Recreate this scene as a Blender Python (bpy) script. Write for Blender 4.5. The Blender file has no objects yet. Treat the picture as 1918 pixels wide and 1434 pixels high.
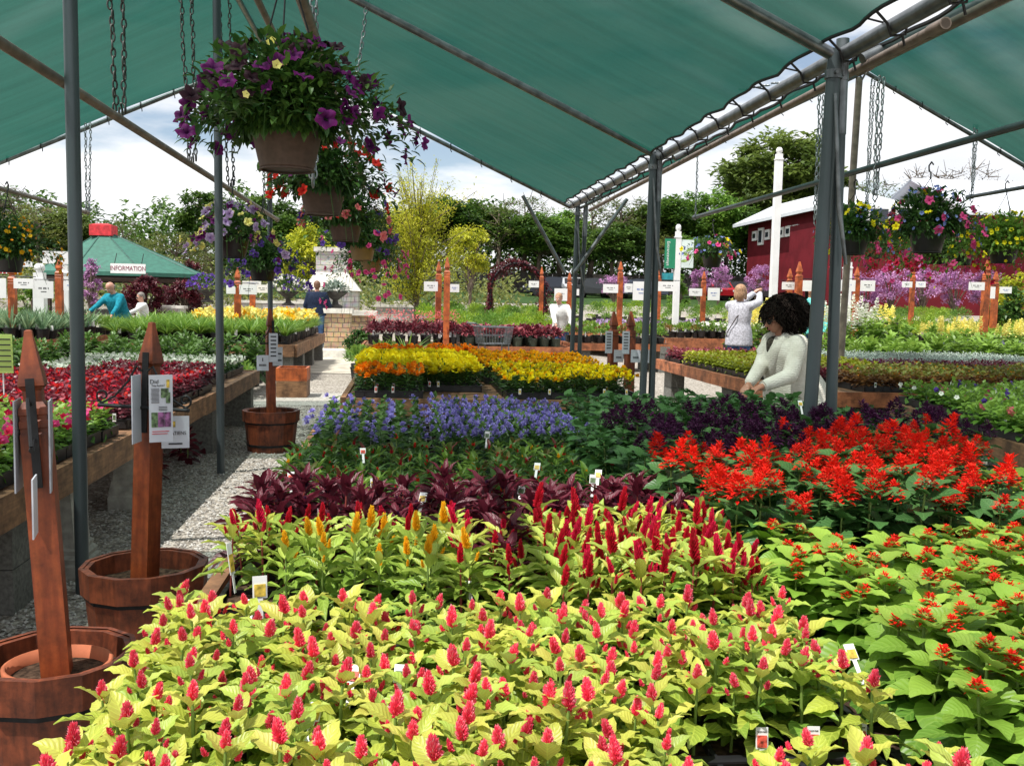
import bpy, math, random
import numpy as np
from mathutils import Vector, Matrix, Euler
R = random.Random(7)
rng = np.random.default_rng(7)
SC = bpy.context.scene
COL = SC.collection
rad = math.radians
PI = math.pi

# ------------------------------------------------------------------ camera
H = 1.4
CX, CY, FPX = 959.0, 717.0, 1800.0
def _axes(yaw, pitch, roll):
    y, p, r = np.radians([yaw, pitch, roll])
    F = np.array([np.sin(y)*np.cos(p), np.cos(y)*np.cos(p), -np.sin(p)])
    R0 = np.array([np.cos(y), -np.sin(y), 0.]); U0 = np.cross(R0, F)
    return np.cos(r)*R0+np.sin(r)*U0, -np.sin(r)*R0+np.cos(r)*U0, F
AX = _axes(6.5438, 4.7856, 1.2)
cam = bpy.data.cameras.new('camera'); cam.sensor_width = 36; cam.lens = 36*FPX/1918
cam.clip_start = .05; cam.clip_end = 1500
co = bpy.data.objects.new('camera', cam); COL.objects.link(co)
_r, _u, _f = [Vector(a) for a in AX]
co.matrix_world = Matrix(((_r.x, _u.x, -_f.x, 0), (_r.y, _u.y, -_f.y, 0), (_r.z, _u.z, -_f.z, H), (0, 0, 0, 1)))
SC.camera = co
def at(px, py, Y):
    d = AX[2]*FPX+AX[0]*(px-CX)-AX[1]*(py-CY)
    d = d*(Y/d[1]); return Vector((d[0], d[1], d[2]+H))
def onz(px, py, z):
    d = AX[2]*FPX+AX[0]*(px-CX)-AX[1]*(py-CY)
    d = d*((z-H)/d[2]); return Vector((d[0], d[1], d[2]+H))

# ------------------------------------------------------------------ light
TO_SUN = Vector((-.36, -.24, .90)).normalized()
SUN_EL = math.asin(TO_SUN.z); SUN_AZ = math.atan2(TO_SUN.x, TO_SUN.y)
W = bpy.data.worlds.new('World'); SC.world = W; W.use_nodes = True
nt = W.node_tree; nt.nodes.clear()
def nn(t, ty, **kw):
    n = t.nodes.new(ty)
    for k, v in kw.items():
        if k.startswith('i_'): n.inputs[int(k[2:])].default_value = v
        else: setattr(n, k, v)
    return n
_o = nn(nt, 'ShaderNodeOutputWorld'); _b = nn(nt, 'ShaderNodeBackground')
_s = nn(nt, 'ShaderNodeTexSky', sky_type='NISHITA', sun_disc=False, sun_elevation=SUN_EL, sun_rotation=SUN_AZ)
_s.dust_density = .4
_m = nn(nt, 'ShaderNodeMixRGB'); _tc = nn(nt, 'ShaderNodeTexCoord'); _mp = nn(nt, 'ShaderNodeMapping')
_mp.inputs['Scale'].default_value = (1.6, 1.6, 5.5); _mp.inputs['Location'].default_value = (3.3, .4, .2)
_n = nn(nt, 'ShaderNodeTexNoise'); _n.inputs['Scale'].default_value = 1.7; _n.inputs['Detail'].default_value = 7; _n.inputs['Roughness'].default_value = .55
_cr = nn(nt, 'ShaderNodeValToRGB'); _cr.color_ramp.elements[0].color = (.12, .12, .12, 1); _cr.color_ramp.elements[0].position = .34; _cr.color_ramp.elements[1].position = .46
_n2 = nn(nt, 'ShaderNodeTexNoise'); _n2.inputs['Scale'].default_value = 3.2; _n2.inputs['Detail'].default_value = 6
_cr2 = nn(nt, 'ShaderNodeValToRGB'); _cr2.color_ramp.elements[0].position = .3; _cr2.color_ramp.elements[1].position = .62
_cr2.color_ramp.elements[0].color = (7.6, 7.8, 8.2, 1); _cr2.color_ramp.elements[1].color = (9.6, 9.65, 9.8, 1)
L = nt.links
L.new(_tc.outputs['Generated'], _mp.inputs[0]); L.new(_mp.outputs[0], _n.inputs[0]); L.new(_mp.outputs[0], _n2.inputs[0])
L.new(_n.outputs[0], _cr.inputs[0]); L.new(_n2.outputs[0], _cr2.inputs[0])
L.new(_cr.outputs[0], _m.inputs[0]); L.new(_s.outputs[0], _m.inputs[1]); L.new(_cr2.outputs[0], _m.inputs[2])
L.new(_m.outputs[0], _b.inputs[0]); _b.inputs[1].default_value = .104; L.new(_b.outputs[0], _o.inputs[0])
sl = bpy.data.lights.new('sun', 'SUN'); sl.energy = 5.0; sl.angle = rad(.53); sl.color = (1, .965, .90)
so = bpy.data.objects.new('sun', sl); COL.objects.link(so)
so.rotation_euler = (-TO_SUN).to_track_quat('-Z', 'Y').to_euler(); so.location = (0, 0, 30)
SC.view_settings.view_transform = 'Standard'; SC.view_settings.look = 'None'
SC.view_settings.exposure = .28; SC.view_settings.gamma = 1
SC.render.engine = 'CYCLES'
SC.cycles.max_bounces = 8; SC.cycles.transparent_max_bounces = 12
SC.cycles.use_denoising = True; SC.cycles.diffuse_bounces = 3; SC.cycles.glossy_bounces = 3
SC.cycles.sample_clamp_indirect = 6

# ------------------------------------------------------------------ materials
MATS = {}
def newmat(name):
    m = bpy.data.materials.new(name); m.use_nodes = True; t = m.node_tree; t.nodes.clear()
    o = nn(t, 'ShaderNodeOutputMaterial'); p = nn(t, 'ShaderNodeBsdfPrincipled'); t.links.new(p.outputs[0], o.inputs[0])
    MATS[name] = m
    return m, t, p, o
def c4(c): return (c[0], c[1], c[2], 1)
def noisecol(t, p, c1, c2, scale, detail=5, stretch=(1, 1, 1), lo=.35, hi=.65, coord='Object'):
    tc = nn(t, 'ShaderNodeTexCoord'); mp = nn(t, 'ShaderNodeMapping'); mp.inputs['Scale'].default_value = stretch
    n = nn(t, 'ShaderNodeTexNoise'); n.inputs['Scale'].default_value = scale; n.inputs['Detail'].default_value = detail
    r = nn(t, 'ShaderNodeValToRGB'); r.color_ramp.elements[0].position = lo; r.color_ramp.elements[1].position = hi
    r.color_ramp.elements[0].color = c4(c1); r.color_ramp.elements[1].color = c4(c2)
    t.links.new(tc.outputs[coord], mp.inputs[0]); t.links.new(mp.outputs[0], n.inputs[0]); t.links.new(n.outputs[0], r.inputs[0])
    if p is not None: t.links.new(r.outputs[0], p.inputs['Base Color'])
    return n, r, mp
def bump(t, p, src, strength=.3, dist=.01):
    b = nn(t, 'ShaderNodeBump'); b.inputs['Strength'].default_value = strength; b.inputs['Distance'].default_value = dist
    t.links.new(src, b.inputs['Height']); t.links.new(b.outputs[0], p.inputs['Normal']); return b
def simple(name, c, rough=.5, metal=0, var=.25, scale=8, bmp=.15, dist=.004, stretch=(1, 1, 1)):
    m, t, p, o = newmat(name)
    d = [max(0, x*(1-var)) for x in c]; l = [min(1, x*(1+var)) for x in c]
    n, r, mp = noisecol(t, p, d, l, scale, stretch=stretch)
    p.inputs['Roughness'].default_value = rough; p.inputs['Metallic'].default_value = metal
    if rough > .74: p.inputs['Specular IOR Level'].default_value = .15
    if bmp: bump(t, p, n.outputs[0], bmp, dist)
    return m
def wood(name, c1, c2, scale=6, stretch=(1, 12, 12), rough=.6, objvar=.18):
    m, t, p, o = newmat(name)
    n, r, mp = noisecol(t, None, c1, c2, scale, 6, stretch, .3, .7)
    oi = nn(t, 'ShaderNodeObjectInfo'); hs = nn(t, 'ShaderNodeHueSaturation'); mr = nn(t, 'ShaderNodeMapRange')
    mr.inputs['To Min'].default_value = 1-objvar; mr.inputs['To Max'].default_value = 1+objvar
    t.links.new(oi.outputs['Random'], mr.inputs[0]); t.links.new(mr.outputs[0], hs.inputs['Value'])
    st = nn(t, 'ShaderNodeTexNoise'); st.inputs['Scale'].default_value = scale*1.3; st.inputs['Detail'].default_value = 8; st.inputs['Roughness'].default_value = .7
    tc2 = nn(t, 'ShaderNodeTexCoord'); t.links.new(tc2.outputs['Object'], st.inputs[0]); sr = nn(t, 'ShaderNodeValToRGB'); sr.color_ramp.elements[0].position = .36; sr.color_ramp.elements[1].position = .60
    sr.color_ramp.elements[0].color = (.30, .28, .26, 1); sr.color_ramp.elements[1].color = (1.08, 1.06, 1.04, 1); t.links.new(st.outputs[0], sr.inputs[0])
    mu = nn(t, 'ShaderNodeMixRGB', blend_type='MULTIPLY'); mu.inputs[0].default_value = .95; t.links.new(r.outputs[0], mu.inputs[1]); t.links.new(sr.outputs[0], mu.inputs[2])
    t.links.new(mu.outputs[0], hs.inputs['Color']); t.links.new(hs.outputs[0], p.inputs['Base Color'])
    p.inputs['Roughness'].default_value = rough; bump(t, p, n.outputs[0], .35, .003)
    return m
def leafmat(name, dark, light, trans=.35, vein=0., rough=.42, third=None, veincol=None, var=.16, spec=.4):
    """tint attribute runs dark -> light (-> third); UV u across (-1..1), v along"""
    m, t, p, o = newmat(name); Lk = t.links.new
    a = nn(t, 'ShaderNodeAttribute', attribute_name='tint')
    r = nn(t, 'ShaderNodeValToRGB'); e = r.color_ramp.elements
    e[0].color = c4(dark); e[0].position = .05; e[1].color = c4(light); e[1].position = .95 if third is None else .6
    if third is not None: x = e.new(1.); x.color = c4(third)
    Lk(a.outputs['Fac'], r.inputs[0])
    oi = nn(t, 'ShaderNodeObjectInfo'); hs = nn(t, 'ShaderNodeHueSaturation'); mr = nn(t, 'ShaderNodeMapRange')
    mr.inputs['To Min'].default_value = 1-var; mr.inputs['To Max'].default_value = 1+var
    Lk(oi.outputs['Random'], mr.inputs[0]); Lk(mr.outputs[0], hs.inputs['Value']); Lk(r.outputs[0], hs.inputs['Color'])
    colr = hs.outputs[0]
    if vein > 0:
        uv = nn(t, 'ShaderNodeUVMap'); sx = nn(t, 'ShaderNodeSeparateXYZ'); Lk(uv.outputs[0], sx.inputs[0])
        ab = nn(t, 'ShaderNodeMath', operation='ABSOLUTE'); Lk(sx.outputs[0], ab.inputs[0])
        m1 = nn(t, 'ShaderNodeMath', operation='MULTIPLY_ADD'); m1.inputs[1].default_value = -.28; Lk(ab.outputs[0], m1.inputs[0]); Lk(sx.outputs[1], m1.inputs[2])
        m2 = nn(t, 'ShaderNodeMath', operation='MULTIPLY'); m2.inputs[1].default_value = 44; Lk(m1.outputs[0], m2.inputs[0])
        s = nn(t, 'ShaderNodeMath', operation='SINE'); Lk(m2.outputs[0], s.inputs[0])
        s1 = nn(t, 'ShaderNodeMapRange'); s1.inputs[1].default_value = .7; s1.inputs[2].default_value = 1.; Lk(s.outputs[0], s1.inputs[0])
        mid = nn(t, 'ShaderNodeMapRange'); mid.inputs[1].default_value = .10; mid.inputs[2].default_value = .02; Lk(ab.outputs[0], mid.inputs[0])
        mx = nn(t, 'ShaderNodeMath', operation='MAXIMUM'); Lk(s1.outputs[0], mx.inputs[0]); Lk(mid.outputs[0], mx.inputs[1])
        f = nn(t, 'ShaderNodeMath', operation='MULTIPLY'); f.inputs[1].default_value = vein; Lk(mx.outputs[0], f.inputs[0])
        mc = nn(t, 'ShaderNodeMixRGB'); mc.inputs[2].default_value = c4(veincol or [min(1, x*1.6+.02) for x in light])
        Lk(f.outputs[0], mc.inputs[0]); Lk(colr, mc.inputs[1]); colr = mc.outputs[0]
        bump(t, p, s.outputs[0], .25, .0012)
    Lk(colr, p.inputs['Base Color']); p.inputs['Roughness'].default_value = rough
    p.inputs['Specular IOR Level'].default_value = spec
    if trans > 0:
        tr = nn(t, 'ShaderNodeBsdfTranslucent'); mm = nn(t, 'ShaderNodeMixShader'); mm.inputs[0].default_value = trans
        g = nn(t, 'ShaderNodeGamma'); g.inputs[1].default_value = .9; Lk(colr, g.inputs[0]); Lk(g.outputs[0], tr.inputs[0])
        Lk(p.outputs[0], mm.inputs[1]); Lk(tr.outputs[0], mm.inputs[2]); Lk(mm.outputs[0], o.inputs[0])
    return m
# leaves
LM = {}
def lm(k, *a, **kw): LM[k] = leafmat('leaf_'+k, *a, **kw)
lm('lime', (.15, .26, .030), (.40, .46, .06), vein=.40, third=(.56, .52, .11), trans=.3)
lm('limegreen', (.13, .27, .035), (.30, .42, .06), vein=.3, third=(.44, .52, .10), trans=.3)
lm('maroon', (.05, .006, .014), (.13, .014, .03), vein=.25, trans=.25, veincol=(.25, .03, .05))
lm('salvia', (.06, .17, .022), (.19, .34, .040), vein=.35, trans=.3, veincol=(.27, .42, .08), third=(.29, .43, .06))
lm('salviadark', (.024, .078, .020), (.066, .165, .042), vein=.4, trans=.25)
lm('green', (.020, .070, .014), (.085, .175, .028), trans=.3)
lm('fresh', (.07, .18, .02), (.22, .36, .05), trans=.35)
lm('bright', (.16, .30, .02), (.42, .52, .05), trans=.35)
lm('deep', (.018, .06, .013), (.07, .16, .03), trans=.3)
lm('mixed', (.028, .085, .015), (.10, .19, .03), third=(.14, .02, .02), trans=.3)
lm('burg', (.06, .008, .015), (.22, .03, .05), third=(.45, .10, .12), trans=.2)
lm('bronze', (.10, .04, .02), (.28, .12, .03), third=(.20, .24, .04), trans=.25)
lm('coleus', (.14, .18, .01), (.45, .48, .03), third=(.20, .02, .02), trans=.3)
lm('silver', (.18, .24, .20), (.45, .52, .46), trans=.1)
lm('iris', (.10, .20, .10), (.26, .38, .20), trans=.3)
lm('tree', (.02, .055, .010), (.09, .18, .022), trans=.3, third=(.14, .22, .04))
lm('treeyellow', (.17, .22, .01), (.48, .50, .03), trans=.4, third=(.60, .56, .05))
lm('treeolive', (.07, .10, .02), (.22, .24, .05), trans=.35)
lm('treebare', (.10, .08, .07), (.22, .18, .15), trans=.1)
lm('treespring', (.06, .10, .02), (.17, .23, .04), trans=.35)
lm('redbud', (.34, .13, .33), (.60, .33, .57), trans=.3)
lm('mapleburg', (.05, .008, .015), (.15, .02, .03), trans=.25)
# petals
def pm(k, a, b, tr=.3, rough=.6, **kw): LM['f_'+k] = leafmat('petal_'+k, a, b, trans=tr, rough=rough, spec=.2, **kw)
pm('pink', (.80, .03, .09), (.95, .10, .17), third=(.98, .55, .62), tr=.3)
pm('red', (.30, .004, .012), (.62, .008, .03), tr=.2)
pm('crimson', (.40, .004, .025), (.74, .015, .08), tr=.2)
pm('gold', (.75, .30, .005), (.90, .58, .02), tr=.25)
pm('salvred', (.55, .006, .004), (.90, .030, .012), tr=.3)
pm('plum', (.025, .005, .022), (.075, .012, .06), tr=.15)
pm('ager', (.24, .20, .55), (.46, .40, .80), tr=.25)
pm('yellow', (.80, .58, .004), (.95, .85, .02), tr=.25)
pm('orange', (.80, .16, .003), (.95, .34, .006), tr=.25)
pm('amber', (.80, .33, .005), (.95, .60, .01), tr=.25)
pm('lemon', (.75, .65, .12), (.92, .85, .30), tr=.25)
pm('white', (.70, .71, .58), (.90, .90, .82), tr=.2)
pm('scarlet', (.50, .01, .01), (.80, .04, .02), tr=.25)
pm('hotpink', (.70, .03, .22), (.90, .12, .35), tr=.3)
pm('coral', (.75, .12, .14), (.90, .25, .25), tr=.3)
pm('purple', (.035, .004, .05), (.20, .015, .17), tr=.3)
pm('violet', (.07, .03, .25), (.18, .08, .48), tr=.3)
pm('lilac', (.35, .18, .50), (.65, .50, .75), tr=.3)
pm('blue', (.10, .14, .45), (.30, .38, .75), tr=.3)
pm('black', (.012, .004, .010), (.04, .012, .02), tr=.1)
STEM = simple('stem_green', (.16, .24, .05), .5, bmp=0)
STEMR = simple('stem_red', (.28, .05, .04), .5, bmp=0)
SOIL = simple('potting_soil', (.055, .034, .022), .95, scale=60, var=.6, bmp=.8, dist=.01)
PLAST = simple('black_plastic', (.014, .014, .016), .42, var=.3, bmp=.05)
POTGREEN = simple('green_plastic', (.05, .07, .05), .5)
BROWNPOT = simple('brown_pot_plastic', (.085, .052, .038), .6, scale=40, var=.15, bmp=.12)
TAN = simple('tan_plastic', (.30, .19, .09), .55, var=.15)
WHITE = simple('white_card', (.80, .80, .79), .55, var=.03, bmp=0)
LAMIN = simple('laminated_card', (.55, .58, .64), .3, var=.05, bmp=0)
INK = simple('black_ink', (.03, .03, .035), .6, bmp=0)
INKRED = simple('red_ink', (.45, .03, .05), .6, bmp=0)
INKBLUE = simple('blue_ink', (.05, .12, .40), .6, bmp=0)
IRON = simple('black_iron', (.02, .021, .023), .5, .6, scale=30)
PIPE = simple('painted_post', (.058, .076, .082), .42, .35, scale=5, var=.18, stretch=(1, 1, .3))
GALV = simple('galvanised_pipe', (.155, .17, .178), .38, .75, scale=14, var=.3)
RUSTY = simple('tan_pipe', (.20, .16, .13), .5, .35, scale=10, var=.3)
CHAIN = simple('chain_steel', (.30, .32, .34), .4, .8)
CHAIND = simple('chain_dark', (.06, .065, .06), .5, .6)
CORD = simple('black_cord', (.008, .008, .009), .7)
WP = simple('white_paint', (.80, .80, .80), .5, var=.06, scale=3)
CEDAR = wood('cedar_post', (.18, .034, .010), (.31, .070, .018), 5, (10, 10, .8), .5, .10)
CEDARF = wood('cedar_far', (.42, .09, .02), (.55, .13, .03), 5, (8, 8, .8), .5, .05)
BARREL = wood('barrel_wood', (.11, .026, .010), (.25, .060, .022), 7, (8, 8, 1), .55, .1)
BOARD = wood('bench_board', (.17, .085, .04), (.32, .17, .08), 5, (1.5, 1.5, 14), .75, .15)
BOARDR = wood('bench_board_red', (.34, .11, .045), (.48, .17, .07), 5, (1.5, 1.5, 14), .7, .1)
DECK = wood('bench_deck', (.20, .10, .05), (.36, .20, .11), 4, (1, 14, 1), .8, .1)
CONC = simple('concrete', (.36, .35, .31), .9, scale=18, var=.22, bmp=.4, dist=.006)
CINDER = simple('cinder_block', (.17, .17, .155), .95, scale=50, var=.25, bmp=.6, dist=.006)
TERRA = simple('terracotta', (.38, .12, .06), .75, scale=12, var=.2)
PURPPOT = simple('purple_plastic', (.07, .05, .30), .5)
LIMEPAPER = simple('lime_paper', (.55, .75, .20), .6, var=.05, bmp=0)
SKIN = simple('skin', (.52, .27, .19), .5, var=.1, scale=5, bmp=.03)
SKIND = simple('skin_tan', (.45, .21, .135), .5, var=.1, scale=5, bmp=.03)
NAVY = simple('navy_cloth', (.012, .02, .045), .8, scale=30, var=.3, bmp=.4)
DENIM = simple('denim', (.06, .12, .25), .85, scale=30, var=.3, bmp=.3)
TEALC = simple('teal_cloth', (.01, .20, .27), .8, scale=20, var=.25, bmp=.3)
WHITEC = simple('white_cloth', (.72, .72, .70), .85, scale=20, var=.08, bmp=.4)
GREYC = simple('grey_patterned_cloth', (.45, .45, .50), .85, scale=40, var=.3, bmp=.3)
AQUAC = simple('aqua_print_cloth', (.15, .62, .58), .8, scale=12, var=.5, bmp=.2)
HAIRD = simple('dark_hair', (.012, .008, .006), .9, scale=60, var=.6, bmp=.6)
HAIRB = simple('brown_hair', (.13, .06, .03), .6, scale=60, var=.4, bmp=.5)
HAIRBL = simple('blonde_hair', (.35, .20, .11), .6, scale=60, var=.4, bmp=.5)
HAIRG = simple('grey_hair', (.20, .18, .16), .6, scale=60, var=.4, bmp=.5)
DGLASS = simple('dark_lens', (.008, .008, .01), .15, bmp=0)
EYEW = simple('eye_white', (.7, .68, .65), .3, bmp=0)
LIPS = simple('lips', (.35, .09, .08), .5, bmp=0)
BARK = simple('bark', (.14, .11, .085), .9, scale=12, var=.4, bmp=.8, dist=.03, stretch=(3, 3, .5))
BARNRED = simple('barn_red_siding', (.135, .011, .018), .75, scale=1.2, var=.15)
ROOFM = simple('pale_metal_roof', (.62, .65, .70), .45, var=.06, scale=1)
ROOFG = simple('green_roof', (.030, .13, .095), .7, scale=6, var=.15)
DARKW = simple('dark_wood', (.035, .02, .014), .7)
FENCEW = simple('weathered_fence', (.075, .065, .06), .9, scale=3, var=.3)
def knit():
    m, t, p, o = newmat('knit_wool'); n, r, mp = noisecol(t, p, (.62, .58, .50), (.80, .76, .68), 9)
    tc = nn(t, 'ShaderNodeTexCoord'); w = nn(t, 'ShaderNodeTexWave', wave_type='BANDS', bands_direction='Z'); w.inputs['Scale'].default_value = 22
    w.inputs['Distortion'].default_value = 5; w.inputs['Detail'].default_value = 3; w.inputs['Detail Scale'].default_value = 2.5
    t.links.new(tc.outputs['Object'], w.inputs[0]); bump(t, p, w.outputs[0], .35, .006); p.inputs['Roughness'].default_value = .95
    return m
KNIT = knit()
def stone(name, c1, c2, mortar, sx, sy):
    m, t, p, o = newmat(name); tc = nn(t, 'ShaderNodeTexCoord')
    mp = nn(t, 'ShaderNodeMapping'); mp.inputs['Rotation'].default_value = (PI/2, 0, 0)
    sep = nn(t, 'ShaderNodeSeparateXYZ'); cmb = nn(t, 'ShaderNodeCombineXYZ'); ad = nn(t, 'ShaderNodeMath', operation='ADD')
    t.links.new(tc.outputs['Object'], sep.inputs[0]); t.links.new(sep.outputs[0], ad.inputs[0]); t.links.new(sep.outputs[1], ad.inputs[1])
    t.links.new(ad.outputs[0], cmb.inputs[0]); t.links.new(sep.outputs[2], cmb.inputs[1])
    ns = nn(t, 'ShaderNodeTexNoise'); ns.inputs['Scale'].default_value = 3; mv = nn(t, 'ShaderNodeVectorMath', operation='MULTIPLY_ADD')
    mv.inputs[1].default_value = (.06, .06, .06); t.links.new(cmb.outputs[0], ns.inputs[0]); t.links.new(ns.outputs['Color'], mv.inputs[0]); t.links.new(cmb.outputs[0], mv.inputs[2])
    b = nn(t, 'ShaderNodeTexBrick'); b.inputs['Color1'].default_value = c4(c1); b.inputs['Color2'].default_value = c4(c2); b.inputs['Mortar'].default_value = c4(mortar)
    b.inputs['Scale'].default_value = 1; b.inputs['Brick Width'].default_value = sx; b.inputs['Row Height'].default_value = sy; b.inputs['Mortar Size'].default_value = .012
    b.squash = .6; b.squash_frequency = 3; b.offset = .37
    t.links.new(mv.outputs[0], b.inputs[0])
    n = nn(t, 'ShaderNodeTexNoise'); n.inputs['Scale'].default_value = 9; mx = nn(t, 'ShaderNodeMixRGB', blend_type='OVERLAY'); mx.inputs[0].default_value = .5
    t.links.new(b.outputs[0], mx.inputs[1]); t.links.new(n.outputs['Color'], mx.inputs[2]); t.links.new(mx.outputs[0], p.inputs['Base Color'])
    p.inputs['Roughness'].default_value = .9; bump(t, p, b.outputs['Fac'], -.6, .02); return m
STONEW = stone('pale_stone', (.62, .60, .55), (.45, .43, .40), (.30, .28, .26), .42, .17)
STONEB = stone('brown_stone', (.52, .36, .20), (.36, .26, .17), (.16, .12, .09), .30, .13)
CAPSTONE = simple('limestone_cap', (.66, .64, .58), .85, scale=8, var=.15, bmp=.6, dist=.02)
def gravel():
    m, t, p, o = newmat('gravel_ground'); Lk = t.links.new
    tc = nn(t, 'ShaderNodeTexCoord'); v = nn(t, 'ShaderNodeTexVoronoi'); v.inputs['Scale'].default_value = 42
    ns = nn(t, 'ShaderNodeTexNoise'); ns.inputs['Scale'].default_value = 30
    mv = nn(t, 'ShaderNodeVectorMath', operation='MULTIPLY_ADD'); mv.inputs[1].default_value = (.02, .02, .0)
    Lk(tc.outputs['Object'], ns.inputs[0]); Lk(ns.outputs['Color'], mv.inputs[0]); Lk(tc.outputs['Object'], mv.inputs[2]); Lk(mv.outputs[0], v.inputs[0])
    sp = nn(t, 'ShaderNodeSeparateColor'); Lk(v.outputs['Color'], sp.inputs[0])
    r = nn(t, 'ShaderNodeValToRGB'); e = r.color_ramp.elements; e[0].color = (.17, .15, .13, 1); e[1].color = (.56, .53, .48, 1)
    x = e.new(.5); x.color = (.34, .31, .27, 1); Lk(sp.outputs[0], r.inputs[0])
    big = nn(t, 'ShaderNodeTexNoise'); big.inputs['Scale'].default_value = .8; big.inputs['Detail'].default_value = 6; Lk(tc.outputs['Object'], big.inputs[0])
    r2 = nn(t, 'ShaderNodeValToRGB'); r2.color_ramp.elements[0].color = (.75, .73, .70, 1); r2.color_ramp.elements[1].color = (1.1, 1.08, 1.05, 1); Lk(big.outputs[0], r2.inputs[0])
    mx = nn(t, 'ShaderNodeMixRGB', blend_type='MULTIPLY'); mx.inputs[0].default_value = 1; Lk(r.outputs[0], mx.inputs[1]); Lk(r2.outputs[0], mx.inputs[2])
    Lk(mx.outputs[0], p.inputs['Base Color']); p.inputs['Roughness'].default_value = .95
    b = bump(t, p, v.outputs['Distance'], .9, .02); b.invert = True
    return m
GRAVEL = gravel()
def cloth():
    m, t, p, o = newmat('green_shade_cloth'); Lk = t.links.new
    tc = nn(t, 'ShaderNodeTexCoord'); mp = nn(t, 'ShaderNodeMapping'); mp.inputs['Scale'].default_value = (.4, 6.5, .4)
    n = nn(t, 'ShaderNodeTexNoise'); n.inputs['Scale'].default_value = 1.6; n.inputs['Detail'].default_value = 7
    Lk(tc.outputs['Object'], mp.inputs[0]); Lk(mp.outputs[0], n.inputs[0])
    fine = nn(t, 'ShaderNodeTexNoise'); fine.inputs['Scale'].default_value = 90; fine.inputs['Detail'].default_value = 2; Lk(mp.outputs[0], fine.inputs[0])
    mxn = nn(t, 'ShaderNodeMixRGB'); mxn.inputs[0].default_value = .55; Lk(n.outputs[0], mxn.inputs[1]); Lk(fine.outputs[0], mxn.inputs[2])
    r = nn(t, 'ShaderNodeValToRGB'); e = r.color_ramp.elements; e[0].position = .32; e[1].position = .68
    e[0].color = (.006, .076, .056, 1); e[1].color = (.018, .128, .098, 1); Lk(mxn.outputs[0], r.inputs[0])
    p.inputs['Roughness'].default_value = .8; Lk(r.outputs[0], p.inputs['Base Color'])
    tr = nn(t, 'ShaderNodeBsdfTranslucent'); Lk(r.outputs[0], tr.inputs[0])
    m1 = nn(t, 'ShaderNodeMixShader'); m1.inputs[0].default_value = .42; Lk(p.outputs[0], m1.inputs[1]); Lk(tr.outputs[0], m1.inputs[2])
    tp = nn(t, 'ShaderNodeBsdfTransparent'); tp.inputs[0].default_value = (.86, 1., .94, 1)
    # woven mesh: its holes close up at grazing angles, as real shade cloth does
    lw = nn(t, 'ShaderNodeLayerWeight'); lw.inputs[0].default_value = .5
    f = nn(t, 'ShaderNodeMapRange', interpolation_type='SMOOTHSTEP'); f.inputs['From Min'].default_value = .66; f.inputs['From Max'].default_value = .22; f.inputs['To Min'].default_value = .035; f.inputs['To Max'].default_value = .44
    Lk(lw.outputs['Facing'], f.inputs[0])
    m2 = nn(t, 'ShaderNodeMixShader'); Lk(f.outputs[0], m2.inputs[0]); Lk(m1.outputs[0], m2.inputs[1]); Lk(tp.outputs[0], m2.inputs[2])
    Lk(m2.outputs[0], o.inputs[0]); return m
CLOTH = cloth()

# ------------------------------------------------------------------ mesh tools
def boxVF(c, s, rz=0, top=1.0):
    x, y, z = s[0]/2, s[1]/2, s[2]/2
    V = np.array([[-x, -y, -z], [x, -y, -z], [x, y, -z], [-x, y, -z], [-x*top, -y*top, z], [x*top, -y*top, z], [x*top, y*top, z], [-x*top, y*top, z]])
    if rz: a = math.cos(rz), math.sin(rz); V = np.stack([V[:, 0]*a[0]-V[:, 1]*a[1], V[:, 0]*a[1]+V[:, 1]*a[0], V[:, 2]], 1)
    F = np.array([[0, 3, 2, 1], [4, 5, 6, 7], [0, 1, 5, 4], [1, 2, 6, 5], [2, 3, 7, 6], [3, 0, 4, 7]])
    return V+np.array(c), F
def tubeVF(pts, r, n=8, cap=True):
    P = np.array([list(p) for p in pts], float); k = len(P)
    rr = np.array(r if hasattr(r, '__len__') else [r]*k, float)
    T = np.gradient(P, axis=0); T /= np.linalg.norm(T, axis=1)[:, None]+1e-9
    up = np.array([0, 0, 1.]) if abs(T[0][2]) < .9 else np.array([1., 0, 0])
    V = []; a = np.arange(n)*2*PI/n; A = None
    for i in range(k):
        A = np.cross(T[i], up if A is None else np.cross(A, T[i])); A /= np.linalg.norm(A)+1e-9; B = np.cross(T[i], A)
        V.append(P[i]+rr[i]*(np.cos(a)[:, None]*A+np.sin(a)[:, None]*B))
    V = np.concatenate(V); F = []
    for i in range(k-1):
        for j in range(n): F.append([i*n+j, i*n+(j+1) % n, (i+1)*n+(j+1) % n, (i+1)*n+j])
    F = np.array(F)
    return V, F, n, cap
def sphVF(c, r, nu=12, nv=8):
    r = np.array(r if hasattr(r, '__len__') else [r]*3, float); V = []; F = []
    for i in range(nv+1):
        th = PI*(i+.001)/(nv+.002)
        for j in range(nu): a = 2*PI*j/nu; V.append([math.sin(th)*math.cos(a), math.sin(th)*math.sin(a), math.cos(th)])
    for i in range(nv):
        for j in range(nu): F.append([i*nu+j, (i+1)*nu+j, (i+1)*nu+(j+1) % nu, i*nu+(j+1) % nu])
    return np.array(V)*r+np.array(c), np.array(F)
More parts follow.
